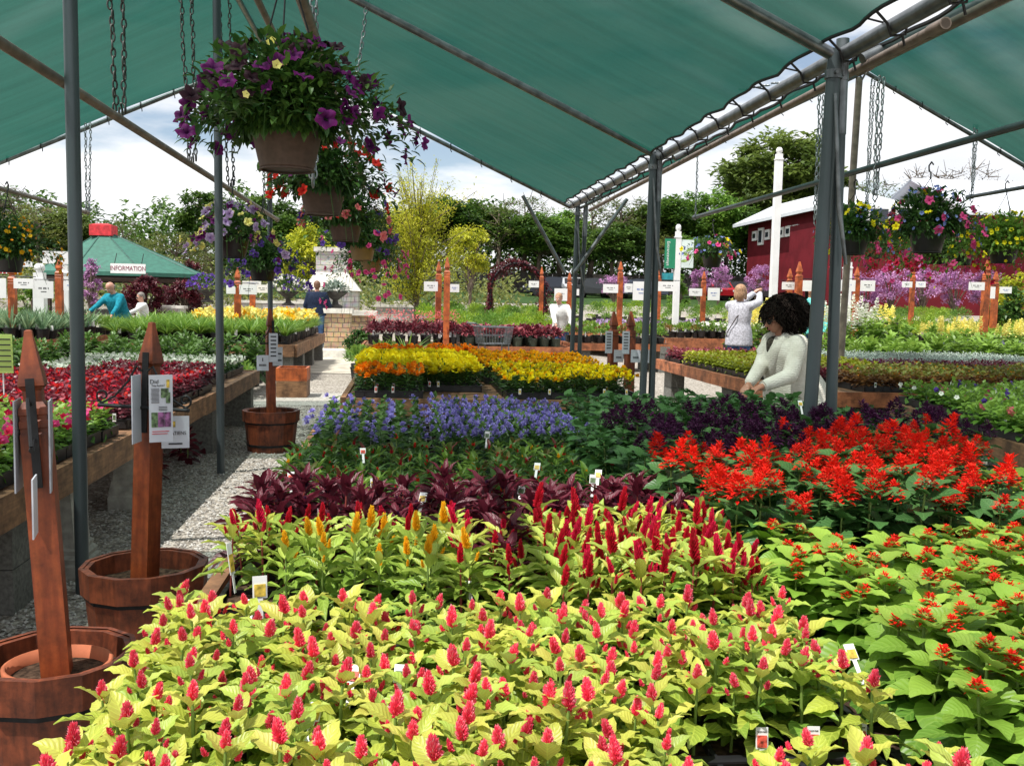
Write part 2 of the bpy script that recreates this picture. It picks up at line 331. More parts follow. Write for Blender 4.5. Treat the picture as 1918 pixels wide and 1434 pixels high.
class MB:
    def __init__(s): s.V = []; s.F = []; s.T = []; s.U = []; s.M = []; s.n = 0
    def add(s, V, F, tint=.5, uv=None, mi=0):
        V = np.asarray(V, float); F = np.asarray(F, int)
        s.V.append(V); s.F.append(F+s.n); s.M.append(np.full(len(F), mi, int))
        s.T.append(np.full(len(V), tint) if np.isscalar(tint) else np.asarray(tint, float))
        s.U.append(np.zeros((len(V), 2)) if uv is None else np.asarray(uv, float)); s.n += len(V); return s
    def box(s, c, sz, rz=0, mi=0, top=1.0): return s.add(*boxVF(c, sz, rz, top), mi=mi)
    def tube(s, pts, r, n=8, mi=0, cap=True):
        V, F, n, cap = tubeVF(pts, r, n); s.add(V, F, mi=mi)
        if cap:
            k = len(V)
            if n == 4: s.add(V[:4], [[3, 2, 1, 0]], mi=mi); s.add(V[-4:], [[0, 1, 2, 3]], mi=mi)
            else:
                for W_, c in ((V[:n], V[:n].mean(0)), (V[-n:], V[-n:].mean(0))):
                    s.add(np.vstack([W_, c[None]]), [[j, (j+1) % n, n] for j in range(n)], mi=mi)
        return s
    def sph(s, c, r, nu=12, nv=8, mi=0): return s.add(*sphVF(c, r, nu, nv), mi=mi)
    def lathe(s, prof, n=24, c=(0, 0, 0), mi=0, rot=0):
        V = []; F = []
        for (r, z) in prof:
            for j in range(n): a = 2*PI*j/n+rot; V.append([c[0]+r*math.cos(a), c[1]+r*math.sin(a), c[2]+z])
        for i in range(len(prof)-1):
            for j in range(n): F.append([i*n+j, i*n+(j+1) % n, (i+1)*n+(j+1) % n, (i+1)*n+j])
        return s.add(V, F, mi=mi)
    def build(s, name, mats, parent=None, smooth=False, link=True):
        if not isinstance(mats, (list, tuple)): mats = [mats]
        me = bpy.data.meshes.new(name)
        V = np.concatenate(s.V); T = np.concatenate(s.T); U = np.concatenate(s.U)
        idx = np.concatenate([f.ravel() for f in s.F]); tot = np.concatenate([np.full(len(f), f.shape[1]) for f in s.F]); mi = np.concatenate(s.M)
        me.vertices.add(len(V)); me.vertices.foreach_set('co', V.ravel())
        me.loops.add(len(idx)); me.loops.foreach_set('vertex_index', idx.astype(np.int32))
        me.polygons.add(len(tot)); st = np.concatenate([[0], np.cumsum(tot)[:-1]])
        me.polygons.foreach_set('loop_start', st.astype(np.int32))
        me.polygons.foreach_set('material_index', mi.astype(np.int32))
        me.polygons.foreach_set('use_smooth', np.full(len(tot), smooth))
        a = me.attributes.new('tint', 'FLOAT', 'POINT'); a.data.foreach_set('value', T.astype(np.float32))
        ul = me.uv_layers.new(name='UVMap'); ul.data.foreach_set('uv', U[idx].ravel().astype(np.float32))
        for m in mats: me.materials.append(m)
        me.update(calc_edges=True); me.validate()
        o = bpy.data.objects.new(name, me)
        if parent is not None: o.parent = parent
        if link: COL.objects.link(o)
        return o
def tag(o, label=None, cat=None, group=None, kind=None):
    if label: o['label'] = label
    if cat: o['category'] = cat
    if group: o['group'] = group
    if kind: o['kind'] = kind
    return o
def emp(name, loc=(0, 0, 0), rz=0, **kw):
    o = bpy.data.objects.new(name, None); o.empty_display_size = .1; o.location = loc; o.rotation_euler = (0, 0, rz); COL.objects.link(o)
    return tag(o, **kw)
PROTO = {}
def kids(o): return PROTO[o.name] if o.name in PROTO else list(o.children)
def proto(root):
    """remember the children once, so that copying is quick"""
    PROTO[root.name] = [(c, list(c.children)) for c in root.children]; return root
USED = set()
def place(root, loc, rz=0, sc=1, tilt=(0, 0), **kw):
    """first call moves the prototype itself, later calls copy it and its parts"""
    if root.name not in USED: USED.add(root.name); r = root
    else:
        r = root.copy(); COL.objects.link(r)
        for c, gs in PROTO[root.name]:
            d = c.copy(); COL.objects.link(d); d.parent = r
            for g in gs: e = g.copy(); COL.objects.link(e); e.parent = d
    r.location = loc; r.rotation_euler = (tilt[0], tilt[1], rz); r.scale = (sc, sc, sc) if not hasattr(sc, '__len__') else sc
    return tag(r, **kw)
PENDING = []
def text(name, s, size, mat, parent, loc, rot, align='CENTER', ext=.0006, sx=1):
    """lettering, turned into a mesh at the end of the script"""
    c = bpy.data.curves.new(name, 'FONT'); c.body = s; c.size = size; c.align_x = align; c.align_y = 'CENTER'; c.extrude = ext; c.resolution_u = 3
    c.materials.append(mat); o = bpy.data.objects.new(name+'_curve', c); COL.objects.link(o); PENDING.append((o, name, parent, loc, rot, sx)); return None
def finish_text():
    bpy.context.view_layer.update(); dg = bpy.context.evaluated_depsgraph_get()
    ms = [bpy.data.meshes.new_from_object(p[0].evaluated_get(dg)) for p in PENDING]
    for me, (o, name, parent, loc, rot, sx) in zip(ms, PENDING):
        q = bpy.data.objects.new(name, me); q.parent = parent; q.location = loc; q.rotation_euler = rot; q.scale = (sx, 1, 1); COL.objects.link(q)
    for p in PENDING: bpy.data.objects.remove(p[0])

# ------------------------------------------------------------------ leaves
def leafT(nx=5, ny=6, w=.5, fold=.25, droop=.35, peak=.42, wave=0., heart=0.):
    V = []; U = []; F = []
    for j in range(ny):
        v = j/(ny-1); wd = w/2*(math.sin(PI*v**(math.log(.5)/math.log(peak)))**.8+.03) if 0 < v < 1 else w/2*.04
        if heart and j == 0: wd = w*.22
        for i in range(nx):
            u = -1+2*i/(nx-1); x = u*wd; y = v-heart*abs(u)*(1-v)**3*.28
            z = fold*abs(x)-droop*v*v+wave*math.sin(v*17)*u*u*.05
            V.append([x, y, z]); U.append([u, v])
    for j in range(ny-1):
        for i in range(nx-1): a = j*nx+i; F.append([a, a+1, a+nx+1, a+nx])
    return np.array(V), np.array(F), np.array(U)
LHI = leafT(5, 7, .56, .35, .30, .40, 1.)
LNARROW = leafT(5, 6, .36, .5, .35, .42, 1.)
LHEART = leafT(5, 7, .86, .22, .34, .34, .6, 1.)
LMED = leafT(3, 4, .5, .35, .3)
LWIDE = leafT(3, 4, .8, .3, .3)
LGRASS = leafT(3, 6, .07, .5, .55, .3)
LBLADE = leafT(3, 4, .10, .5, .18, .3)
LLOW = (np.array([[0, 0, 0], [.28, .45, .08], [0, 1, -.12], [-.28, .45, .08]]), np.array([[0, 1, 2, 3]]), np.array([[0, 0], [1, .5], [0, 1], [-1, .5]]))
LLOWN = (np.array([[0, 0, 0], [.15, .45, .05], [0, 1, -.12], [-.15, .45, .05]]), np.array([[0, 1, 2, 3]]), np.array([[0, 0], [1, .5], [0, 1], [-1, .5]]))
LCHIP = (np.array([[-.5, 0, 0], [.5, 0, 0], [.4, 1, .1], [-.4, 1, .1]]), np.array([[0, 1, 2, 3]]), np.array([[-1, 0], [1, 0], [1, 1], [-1, 1]]))
def petal5(n=10, rings=((.12, -.5), (.45, -.12), (1., .05)), lobe=.14):
    V = []; F = []; U = []
    for k, (r, z) in enumerate(rings):
        for j in range(n):
            a = 2*PI*j/n; rr = r*(1+(lobe*math.cos(5*a) if k == len(rings)-1 else 0)); V.append([rr*math.cos(a), rr*math.sin(a), z+(.10*math.cos(5*a+1) if k == len(rings)-1 else 0)]); U.append([0, r])
    for k in range(len(rings)-1):
        for j in range(n): F.append([k*n+j, k*n+(j+1) % n, (k+1)*n+(j+1) % n, (k+1)*n+j])
    F.append([0, 1, 2, 3]) 
    return np.array(V), np.array(F), np.array(U)
PET = petal5(); PETS = petal5(5, ((.1, -.15), (1., .05)), 0)
SPIKE = (np.array([[.5, 0, -.29], [-.5, 0, -.29], [0, 0, .58], [0, 1, 0]]), np.array([[0, 2, 3], [2, 1, 3], [1, 0, 3]]), np.zeros((4, 2)))
def frames(axis, up):
    axis = axis/np.linalg.norm(axis, axis=1)[:, None]; X = np.cross(axis, up); X /= np.linalg.norm(X, axis=1)[:, None]+1e-9
    Z = np.cross(X, axis); return np.stack([X, axis, Z], 2)
def scatter(mb, T, pos, axis, up, sc, tint, mi=0, wsc=1., tgrad=0.):
    """many copies of template T: Y along axis, Z along up"""
    V, F, U = T; pos = np.asarray(pos, float); N = len(pos)
    if N == 0: return mb
    M = frames(np.asarray(axis, float), np.asarray(up, float)); sc = np.broadcast_to(np.asarray(sc, float), (N,)); wsc = np.broadcast_to(np.asarray(wsc, float), (N,))
    P = V[None]*np.stack([sc*wsc, sc, sc], 1)[:, None, :]
    P = np.einsum('nij,nkj->nki', M, P)+pos[:, None, :]
    k = len(V); FF = F[None]+(np.arange(N)*k)[:, None, None]
    tt = np.broadcast_to(np.asarray(tint, float), (N,))[:, None]+tgrad*(V[:, 1][None]-.5)
    return mb.add(P.reshape(-1, 3), FF.reshape(-1, F.shape[1]), tint=np.clip(tt, 0, 1).ravel(), uv=np.tile(U, (N, 1)), mi=mi)
def pol(az, el): return np.stack([np.cos(az)*np.cos(el), np.sin(az)*np.cos(el), np.sin(el)], -1)
def upof(az, el): return np.stack([-np.cos(az)*np.sin(el), -np.sin(az)*np.sin(el), np.cos(el)], -1)
def whorl(mb, T, n, z0, z1, L0, L1, e0, e1, r, base=(0, 0, 0), pet=.15, jit=.2, t0=.2, t1=.9, mi=0, wj=.15):
    i = np.arange(n); t = i/max(1, n-1); az = i*2.39996+r.uniform(0, 6.28)+r.normal(0, .15, n)
    el = e0+(e1-e0)*t+r.normal(0, jit, n); L_ = (L0+(L1-L0)*t)*r.uniform(.8, 1.2, n)
    ax = pol(az, el); p = np.stack([0*t, 0*t, z0+(z1-z0)*t], 1)+ax*pet*L_[:, None]+np.array(base)
    roll = r.normal(0, .25, n)[:, None]; up = upof(az, el)+roll*np.cross(ax, upof(az, el))
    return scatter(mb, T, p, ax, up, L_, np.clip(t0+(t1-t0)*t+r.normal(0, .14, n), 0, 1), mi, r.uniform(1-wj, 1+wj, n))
def plume(mb, base, h, rr, n, r, sl=.3, lean=(0, 0), mi=0, tbase=.1, ttip=.7):
    i = np.arange(n); t = ((i+.5)/n); az = i*2.39996+r.uniform(0, 6)
    prof = np.sin(PI*np.clip(t*.86+.14, 0, 1))**.7*(1-.35*t)
    rad_ = rr*prof
    c = np.stack([rad_*.45*np.cos(az)+lean[0]*t*h, rad_*.45*np.sin(az)+lean[1]*t*h, t*h*.86], 1)+np.array(base)
    el = .35+.95*t+r.normal(0, .12, n); ax = pol(az, el)
    L_ = (rr*.75+.25*h*sl)*r.uniform(.75, 1.2, n)
    scatter(mb, SPIKE, c, ax, upof(az, el), L_, np.clip(tbase+(ttip-tbase)*r.uniform(0, 1, n), 0, 1), mi, .34, tgrad=.6)
    mb.add(*sphVF((base[0]+lean[0]*h*.4, base[1]+lean[1]*h*.4, base[2]+h*.42), (rr*.62, rr*.62, h*.42), 7, 5), tint=tbase, mi=mi)
    return mb

# ------------------------------------------------------------------ ground
def gz(y): return 0 if y < 28 else min(.042*(y-28), 3.2)
def ground():
    ys = [-30, 0, 10, 20, 28, 36, 50, 70, 90, 104.2, 160, 300, 900]; xs = [-900, -200, -60, -20, 0, 20, 60, 200, 900]
    V = [[x, y, gz(y)] for y in ys for x in xs]; n = len(xs)
    F = [[j*n+i, j*n+i+1, (j+1)*n+i+1, (j+1)*n+i] for j in range(len(ys)-1) for i in range(n-1)]
    m = MB(); m.add(V, F); return tag(m.build('ground', GRAVEL), kind='structure')
ground()
def sheet(name, x0, x1, y0, y1, z, mat, kind='structure'):
    m = MB(); m.add([[x0, y0, z], [x1, y0, z], [x1, y1, z], [x0, y1, z]], [[0, 1, 2, 3]]); return tag(m.build(name, mat), kind=kind)
sheet('path', -2.2, -.2, 12.7, 14.4, .006, CONC)
sheet('pavement', -3.4, -.3, 18.2, 27.5, .01, simple('paving_stone', (.50, .46, .38), .9, scale=3, var=.25, bmp=.5))
LAWN = simple('mown_grass', (.03, .065, .016), .9, scale=6, var=.4, bmp=.4)
m = MB(); m.add([[-90, 60, gz(60)+.02], [90, 60, gz(60)+.02], [90, 104, gz(104)+.02], [-90, 104, gz(104)+.02]], [[0, 1, 2, 3]])
m.add([[-400, 104.4, 3.22], [400, 104.4, 3.22], [400, 400, 3.22], [-400, 400, 3.22]], [[0, 1, 2, 3]]); tag(m.build('lawn', LAWN), kind='structure')
def pebbles():
    m = MB(); n = 26000
    x = rng.uniform(-2.1, -.35, n); y = 1.6+13*rng.uniform(0, 1, n)**1.5
    s = rng.uniform(.006, .0125, n)
    V = np.array([[1, 0, 0], [0, 1, 0], [-1, 0, 0], [0, -1, 0], [0, 0, .7], [.75, .75, -.2], [-.75, .75, -.2], [-.75, -.75, -.2], [.75, -.75, -.2]], float)
    F = np.array([[4, 0, 5], [4, 5, 1], [4, 1, 6], [4, 6, 2], [4, 2, 7], [4, 7, 3], [4, 3, 8], [4, 8, 0]])
    a = rng.uniform(0, 6.28, n); ax = pol(a, rng.normal(0, .3, n)); up = np.stack([rng.normal(0, .3, n), rng.normal(0, .3, n), np.ones(n)], 1)
    scatter(m, (V, F, np.zeros((9, 2))), np.stack([x, y, s*.25], 1), ax, up, s, rng.uniform(0, 1, n), wsc=rng.uniform(.6, 1.2, n))
    pm_ = leafmat('pebble_stone', (.20, .18, .16), (.50, .48, .45), trans=0, rough=.85, third=(.64, .62, .58), spec=.3)
    return tag(m.build('gravel', pm_), kind='stuff', label='loose grey gravel stones covering the aisle floor')
pebbles()
# ------------------------------------------------------------------ shade canopies
YS = (4.6, 7.9, 12.2); YN = 2.45
XL, XR, XM, ZE, ZR = -5.45, 2.1, -1.66, 2.64, 4.34
YROWS = (YN,)+YS
def cloth_mesh(x0, z0, x1, z1, y0, y1, wavy0, wavy1):
    """a sloping sheet from eave (x0,z0) to ridge (x1,z1); scalloped along the eave"""
    nu, nv = 26, 120; V = []; F = []
    for j in range(nv+1):
        y = y0+(y1-y0)*j/nv
        bay = 0
        for a, b in zip((y0,)+tuple(v for v in YS if y0 < v < y1), tuple(v for v in YS if y0 < v < y1)+(y1,)):
            if a <= y <= b: bay = math.sin(PI*(y-a)/max(.01, b-a))
        for i in range(nu+1):
            u = i/nu; e = (1-u)**6
            sc_ = .034*abs(math.sin(PI*(y-y0)/.46))*wavy0*e
            x = x0+(x1-x0)*u+np.sign(x1-x0)*sc_; z = z0+(z1-z0)*u-.05*bay*math.sin(PI*u)+.008*math.sin(7*y+9*u)-.012*math.sin(PI*u*3+y)
            V.append([x, y, z+.035]); 
    for j in range(nv):
        for i in range(nu): a = j*(nu+1)+i; F.append([a, a+1, a+nu+2, a+nu+1])
    return V, F
def canopy(xl, xm, xr, ze, zr, label, with_left, zref=0, group=None):
    root = emp('shade_canopy', (xm, YS[1], 0), label=label, cat='canopy')
    off = Vector((xm, YS[1], 0))
    def sub(o): o.location = -off; return o
    for sx0 in ((xl, xr) if with_left else (xr, xl)):
        for ya, yb in (((YN, 4.3), (7.45, YS[2]+.02)) if sx0 == XL else ((YN, YS[2]+.02),)):  # left slope: unseen gap between panels, added to let sun onto the aisle
            m = MB(); V, F = cloth_mesh(sx0+(.06 if sx0 < xm else -.06), ze, xm, zr, ya, yb, 1, 0); m.add(V, F); c = sub(m.build('shade_cloth', CLOTH, root, smooth=True))
            hem = MB(); n = 121; ed = [V[j*27] for j in range(n)]; hem.tube(ed, .010, 5)
            h = sub(hem.build('cloth_hem', CORD, root))
    for k, y in enumerate(YROWS):
        for sx0 in (xl, xr):
            m = MB(); rr = .03 if y > YN else .03
            m.tube([(sx0, y, ze-.02), (xm, y, zr-.02)], rr if k < 3 else .026, 10)
            sub(m.build('rafter', GALV, root, smooth=True))
            if k == 3:
                L_ = math.hypot(sx0-xm, ze-zr)
                for q in range(1, int(L_/.42)):
                    u = q*.42/L_; p = Vector((sx0+(xm-sx0)*u, y, ze-.02+(zr-ze)*u))
                    t = MB(); t.tube([p+Vector((0, -.034, -.03)), p+Vector((0, -.034, .04)), p+Vector((0, .034, .04)), p+Vector((0, .034, -.03)), p+Vector((.012, .0, -.06))], .006, 5); sub(t.build('cloth_tie', CORD, root))
    m = MB(); m.tube([(xm, YN, zr), (xm, YS[2], zr)], .03, 10); sub(m.build('ridge_pipe', GALV, root, smooth=True))
    return root, sub
cp, sub = canopy(XL, XM, XR, ZE, ZR, 'green shade cloth canopy on grey pipe frame over the gravel aisle and front tables', False)
# centre posts under the ridge
for px, y in ((0, 4.6), (0, 7.75), (0, 12.0)):
    x = {4.6: -1.475, 7.75: -1.42, 12.0: -1.60}[y]
    m = MB(); m.tube([(x, y, -.2), (x-.01, y, 2.2), (x-.02, y, ZR-.05)], .031, 14); sub(m.build('post', PIPE, cp, smooth=True))
# double posts along the gutter
def through(pa, pb, Y, z): a, b = at(*pa, Y), at(*pb, Y); t = (z-a.z)/(b.z-a.z); return (a.x+(b.x-a.x)*t, Y, z)
for y, posts in ((4.6, (((1532, 560), (1550, 300), .034, ZE+.02), ((1563, 560), (1571, 300), .0285, ZE+.07))), (7.9, (((1209, 620), (1218, 420), .030, ZE+.02), ((1224, 620), (1230, 420), .028, ZE+.06))), (12.2, (((1072, 641), (1081, 420), .030, ZE+.02), ((1086, 641), (1094, 460), .028, ZE+.06)))):
    for k, (pa, pb, rr, zt) in enumerate(posts):
        yy = y+.03*k; P0, P1, P2 = through(pa, pb, yy, -.2), through(pa, pb, yy, 1.3), through(pa, pb, yy, zt); m = MB(); m.tube([P0, P1, P2], rr, 16); sub(m.build('post', PIPE, cp, smooth=True))
        if k: q0 = through(pa, pb, yy, ZE-.38); m = MB(); m.tube([q0, (P2[0]+.002, P2[1], P2[2]+.01)], rr*1.1, 16); sub(m.build('post_sleeve', GALV, cp, smooth=True))
        bb = MB(); q = through(pa, pb, yy, ZE-.1); bb.tube([(q[0], q[1], q[2]-.02), (q[0], q[1], q[2]+.02)], rr*1.28, 14); bb.tube([(q[0]-.01, q[1]-rr*1.2, q[2]), (q[0]-.01, q[1]-rr*1.9, q[2])], .008, 6); sub(bb.build('pipe_clamp', GALV, cp, smooth=True))
    x = through(posts[0][0], posts[0][1], y, 2.2)[0]; m = MB(); m.tube([(x+.0, y-.05, ZE-.20), (x+.045, y-.055, ZE-.75), (x+.10, y-.04, ZE-1.02)], [.009, .013, .008], 6); sub(m.build('brace_strap', GALV, cp, smooth=True))
# knee braces at the far row
for sgn, xx in ((-1, -.62), (1, .72)):
    m = MB(); m.tube([(XR+sgn*.06, 12.15, ZE-.85), (XR+xx, 12.15, ZE+.1)], .024, 8); sub(m.build('knee_brace', GALV, cp, smooth=True))
# gutter pipe with its lacing
m = MB(); m.tube([(XR+.02, YN, ZE), (XR+.02, 7.9, ZE-.005), (XR+.02, 12.25, ZE)], .036, 12); sub(m.build('gutter_pipe', GALV, cp, smooth=True))
for k in range(22):
    y = YN+.23+.46*k; m = MB()
    if y > 12.2: break
    a = Vector((XR+.02, y, ZE)); m.tube([a+Vector((-.11, .0, .045)), a+Vector((-.045, .02, .0)), a+Vector((-.02, .03, -.05)), a+Vector((.045, .03, -.04)), a+Vector((.05, .02, .03)), a+Vector((.12, .0, .05))], .0065, 5)
    m.tube([a+Vector((.03, .03, -.04)), a+Vector((.05, .04, -.085))], .006, 5)
    m.tube([a+Vector((-.10, .1, .04)), a+Vector((0, .12, .03)), a+Vector((.10, .2, .05))], .005, 5)
    sub(m.build('lacing_cord', CORD, cp))
cp2, sub2 = canopy(XR+.12, 5.93, 9.75, ZE, 4.5, 'green shade cloth canopy over the right hand flower benches', True)
m = MB(); m.tube([(5.78, 12.2, -.2), (5.86, 12.2, 4.4)], .045, 12); sub2(m.build('post', RUSTY, cp2, smooth=True))
for y in (12.2,):
    m = MB(); m.tube([(9.75, y, -.2), (9.75, y, 2.62)], .045, 12); sub2(m.build('post', PIPE, cp2, smooth=True))
m = MB(); m.tube([(9.75, YN, ZE), (9.75, 12.2, ZE)], .036, 10); sub2(m.build('gutter_pipe', GALV, cp2, smooth=True))

# ------------------------------------------------------------------ hanging rails, chains
def rail(p0, p1, r, mat, label):
    m = MB(); m.tube([p0, p1], r, 10); m.tube([Vector(p1)-(Vector(p1)-Vector(p0)).normalized()*.12, p1], r*1.25, 10)
    return tag(m.build('hanging_rail', mat, smooth=True), label, 'rail', 'hanging rails for the flower baskets')
rail((-1.56, .6, 2.36), (-1.56, 12.3, 2.36), .024, RUSTY, 'tan hanging rail along the left row of posts')
rail((-3.75, 3, 2.36), (-3.75, 12.1, 2.36), .022, RUSTY, 'thin tan hanging rail over the far left bench')
rail((-.49, 1.5, 2.80), (-.49, 12, 2.80), .030, RUSTY, 'tan hanging rail carrying the row of brown pots')
rail((-.76, 1.5, 2.92), (-.76, 12, 2.92), .019, RUSTY, 'thin tan rail beside the rail of the brown pots')
rail((2.33, 12.1, 2.58), (2.24, 3.9, 2.60), .021, RUSTY, 'tan rail just under the gutter pipe behind the double posts')
rail((2.42, 1.2, 2.68), (2.42, 5.05, 2.68), .024, RUSTY, 'near tan rail with silver hook to the right of the double posts')
rail((3.6, 1.2, 2.50), (3.72, 12.2, 2.54), .024, PIPE, 'grey hanging rail over the right aisle')
rail((7.3, 3, 2.86), (7.45, 12.2, 2.92), .026, PIPE, 'grey hanging rail on the far right')
def linkT():
    V = []; F = []; n = 10; k = 5; a_, b_ = .32, .5
    for i in range(n):
        t = 2*PI*i/n; c = np.array([a_*math.cos(t)*.8, 0, b_*math.sin(t)*1.15]); nrm = np.array([math.cos(t), 0, math.sin(t)])
        for j in range(k): s_ = 2*PI*j/k; V.append(c+.13*(math.cos(s_)*nrm+math.sin(s_)*np.array([0, 1, 0])))
    for i in range(n):
        for j in range(k): F.append([i*k+j, ((i+1) % n)*k+j, ((i+1) % n)*k+(j+1) % k, i*k+(j+1) % k])
    return np.array(V), np.array(F), np.zeros((n*k, 2))
LINK = linkT()
def chain(p0, p1, size, mat, label, double=.03, group=None, hook=True):
    m = MB(); p0 = Vector(p0); p1 = Vector(p1)
    for sgn in ((-1, 1) if double else (0,)):
        a = p0+Vector((sgn*double, 0, 0)); b = p1+Vector((sgn*double*.55, 0, 0)); d = b-a; n = max(2, int(d.length/(size*.92)))
        i = np.arange(n); P = np.array(a)+np.outer((i+.5)/n, np.array(d))+rng.normal(0, .003, (n, 3))
        z = np.array(-d.normalized()); tw = (i % 2)*PI/2+rng.normal(0, .25, n)
        # the link stands along its local Z
        X = np.stack([np.cos(tw), np.sin(tw), 0*tw], 1); Yv = np.cross(np.tile(z, (n, 1)), X)
        V, F, U = LINK; Vn = (V[:, 0][None, :, None]*X[:, None, :]+V[:, 1][None, :, None]*Yv[:, None, :]+V[:, 2][None, :, None]*z)*size+P[:, None, :]
        m.add(Vn.reshape(-1, 3), (F[None]+(i*len(V))[:, None, None]).reshape(-1, 4))
    if hook:
        c = p1; m.tube([c+Vector((0, 0, .05)), c+Vector((0, .03, .02)), c+Vector((0, .035, -.03)), c+Vector((0, 0, -.055)), c+Vector((0, -.035, -.03)), c+Vector((0, -.03, .02))], .006, 6)
    return tag(m.build('hanging_chain', mat, smooth=True), label, 'chain', group)
G = 'chains hanging from the canopy frame'
chain((-1.60, 5.62, 4.25), (-1.56, 5.62, 2.40), .045, CHAIND, 'dark doubled chain hooked to the left rail nearest the front', .045, G)
chain((-1.62, 7.45, 4.25), (-1.56, 7.45, 2.40), .045, CHAIND, 'dark doubled chain beside the second grey post', .045, G)
chain((-1.62, 9.05, 4.25), (-1.56, 9.05, 2.40), .045, CHAIND, 'dark doubled chain beyond the second grey post', .045, G)
chain((-1.62, 11.4, 4.25), (-1.56, 11.4, 2.40), .045, CHAIND, 'farthest dark chain on the left rail beside the third post', .045, G)
chain((-3.75, 12.15, 3.42), (-3.75, 12.1, 2.38), .045, CHAIN, 'silver doubled chain from the canopy edge to the end of the far left rail', .03, G)
chain((-.49, 5.35, 3.95), (-.49, 5.35, 2.05), .042, CHAIN, 'bright silver doubled chain right of the nearest brown pot', .018, G)
chain((-.30, 7.9, 3.78), (-.42, 7.8, 2.86), .05, CHAIN, 'silver single chain hung from the second rafter', 0, G)
chain((2.3, 6.6, 2.9), (2.42, 5.0, 2.68), .04, CHAIN, 'short silver chain with hook on the near right rail', 0, G)
for k, (xx, yy, z0, z1, lb) in enumerate(((3.72, 12.15, 3.42, 2.56, 'thin dark chain left of the tall white pole'), (3.69, 8.4, 3.3, 2.2, 'silver chain over the yellow flowered basket'), (3.66, 7.25, 3.2, 2.3, 'long silver chain over the big mixed basket'),
                                      (5.95, 12.0, 4.35, 2.3, 'silver chain beside the tan ridge post'), (7.45, 12.1, 3.85, 2.9, 'silver chain from the right canopy edge'), (7.35, 9.2, 3.9, 2.1, 'long silver chain at the far right under the cloth'))):
    chain((xx, yy, z0), (xx, yy, z1), .045, CHAIN, lb, .02 if k else 0, G)

# ------------------------------------------------------------------ benches
ZB = .58
def quad_pt(Q, u, v): return Q[0]*(1-u)*(1-v)+Q[1]*u*(1-v)+Q[2]*u*v+Q[3]*(1-u)*v
def bench(Q, z, label, board=None, bh=.135, deckdir=0, cat='bench', supp=True):
    """Q: four corners counter-clockwise from front left"""
    Q = [Vector((a, b, 0)) for a, b in Q]; c = sum(Q, Vector())/4
    root = emp('display_bench', (c.x, c.y, 0), label=label, cat=cat)
    board = board or BOARD
    def L_(p): return p-c
    m = MB(); n = 1
    w = (Q[3]-Q[0]).length; nb = max(4, int(w/.115))
    for k in range(nb):
        v0, v1 = k/nb, (k+.93)/nb; P = [L_(quad_pt(Q, u, v)) for u, v in ((.004, v0), (.996, v0), (.996, v1), (.004, v1))]
        dz = R.uniform(-.003, .003)
        V = [[p.x, p.y, z-.03+dz] for p in P]+[[p.x, p.y, z+dz] for p in P]; m.add(V, [[0, 3, 2, 1], [4, 5, 6, 7], [0, 1, 5, 4], [1, 2, 6, 5], [2, 3, 7, 6], [3, 0, 4, 7]])
    m.build('deck', DECK, root)
    for i in range(4):
        a, b = L_(Q[i]), L_(Q[(i+1) % 4]); d = (b-a); ln = d.length; d.normalize(); nr = Vector((d.y, -d.x, 0)); ns = max(1, round(ln/2.6))
        for k in range(ns):
            p, q = a+d*(ln*k/ns+.004), a+d*(ln*(k+1)/ns-.004); o_ = nr*.045; mm = MB(); j = R.uniform(-.006, .006)
            V = [[*(p.xy), z-bh+j], [*(q.xy), z-bh-j], [*((q+o_).xy), z-bh-j], [*((p+o_).xy), z-bh+j], [*(p.xy), z+.012+j], [*(q.xy), z+.012-j], [*((q+o_).xy), z+.012-j], [*((p+o_).xy), z+.012+j]]
            mm.add(V, [[0, 1, 2, 3], [7, 6, 5, 4], [4, 5, 1, 0], [5, 6, 2, 1], [6, 7, 3, 2], [7, 4, 0, 3]]); mm.build('side_board', board, root)
    if supp:
        for i in range(4):
            a, b = L_(Q[i]), L_(Q[(i+1) % 4]); d = (b-a); ln = d.length; ns = max(1, round(ln/2.1)); d.normalize(); nr = Vector((-d.y, d.x, 0))
            for k in range(ns):
                p = a+d*(ln*(k+.12)/ns)+nr*.16; ang = math.atan2(d.y, d.x)
                bm_ = MB(); bm_.box((p.x, p.y, .10), (.40, .20, .197), ang); bm_.box((p.x, p.y, .30), (.39, .195, .197), ang)
                bm_.box((p.x, p.y, (.40+z-bh+.10)/2), (.41, .2, max(.02, z-bh+.1-.402)), ang); bm_.build('support_block', CINDER, root)
    return root
bench([(-.5, .75), (2.62, .75), (2.62, 6.05), (-.5, 6.05)], ZB, 'large low bench in front filled with celosia and salvia trays', BOARD)
bench([(-3.35, 2.0), (-1.6, 2.0), (-1.62, 10.9), (-3.35, 10.9)], ZB, 'long bench on the left holding impatiens and begonia flats', BOARD)
bench([(-.46, 7.95), (2.02, 7.95), (2.02, 12.6), (-.46, 12.6)], ZB, 'bench of marigold flats in the centre', BOARD)
bench([(3.86, 8.95), (9.2, 8.95), (9.2, 14.2), (3.86, 14.2)], ZB, 'bench of coleus and dusty miller on the right behind the woman', BOARDR)
bench([(3.62, 4.4), (7.4, 4.4), (7.4, 8.05), (4.35, 8.05)], ZB, 'bench of mixed flats at the right edge', BOARD)
bench([(-12.4, 16.9), (-5.95, 16.9), (-5.45, 20.6), (-12.4, 20.6)], ZB+.02, 'raised bench of iris pots on the far left', BOARDR, .19)
bench([(-5.0, 16.4), (-1.80, 16.4), (-1.80, 22.2), (-5.0, 22.2)], ZB+.02, 'bench of yellow daylily pots beside the stone pillar', BOARD, .19)
bench([(-.75, 18.6), (3.3, 18.9), (3.3, 20.6), (-.75, 20.6)], ZB-.06, 'bench of burgundy heuchera pots behind the marigolds', BOARDR, .13)
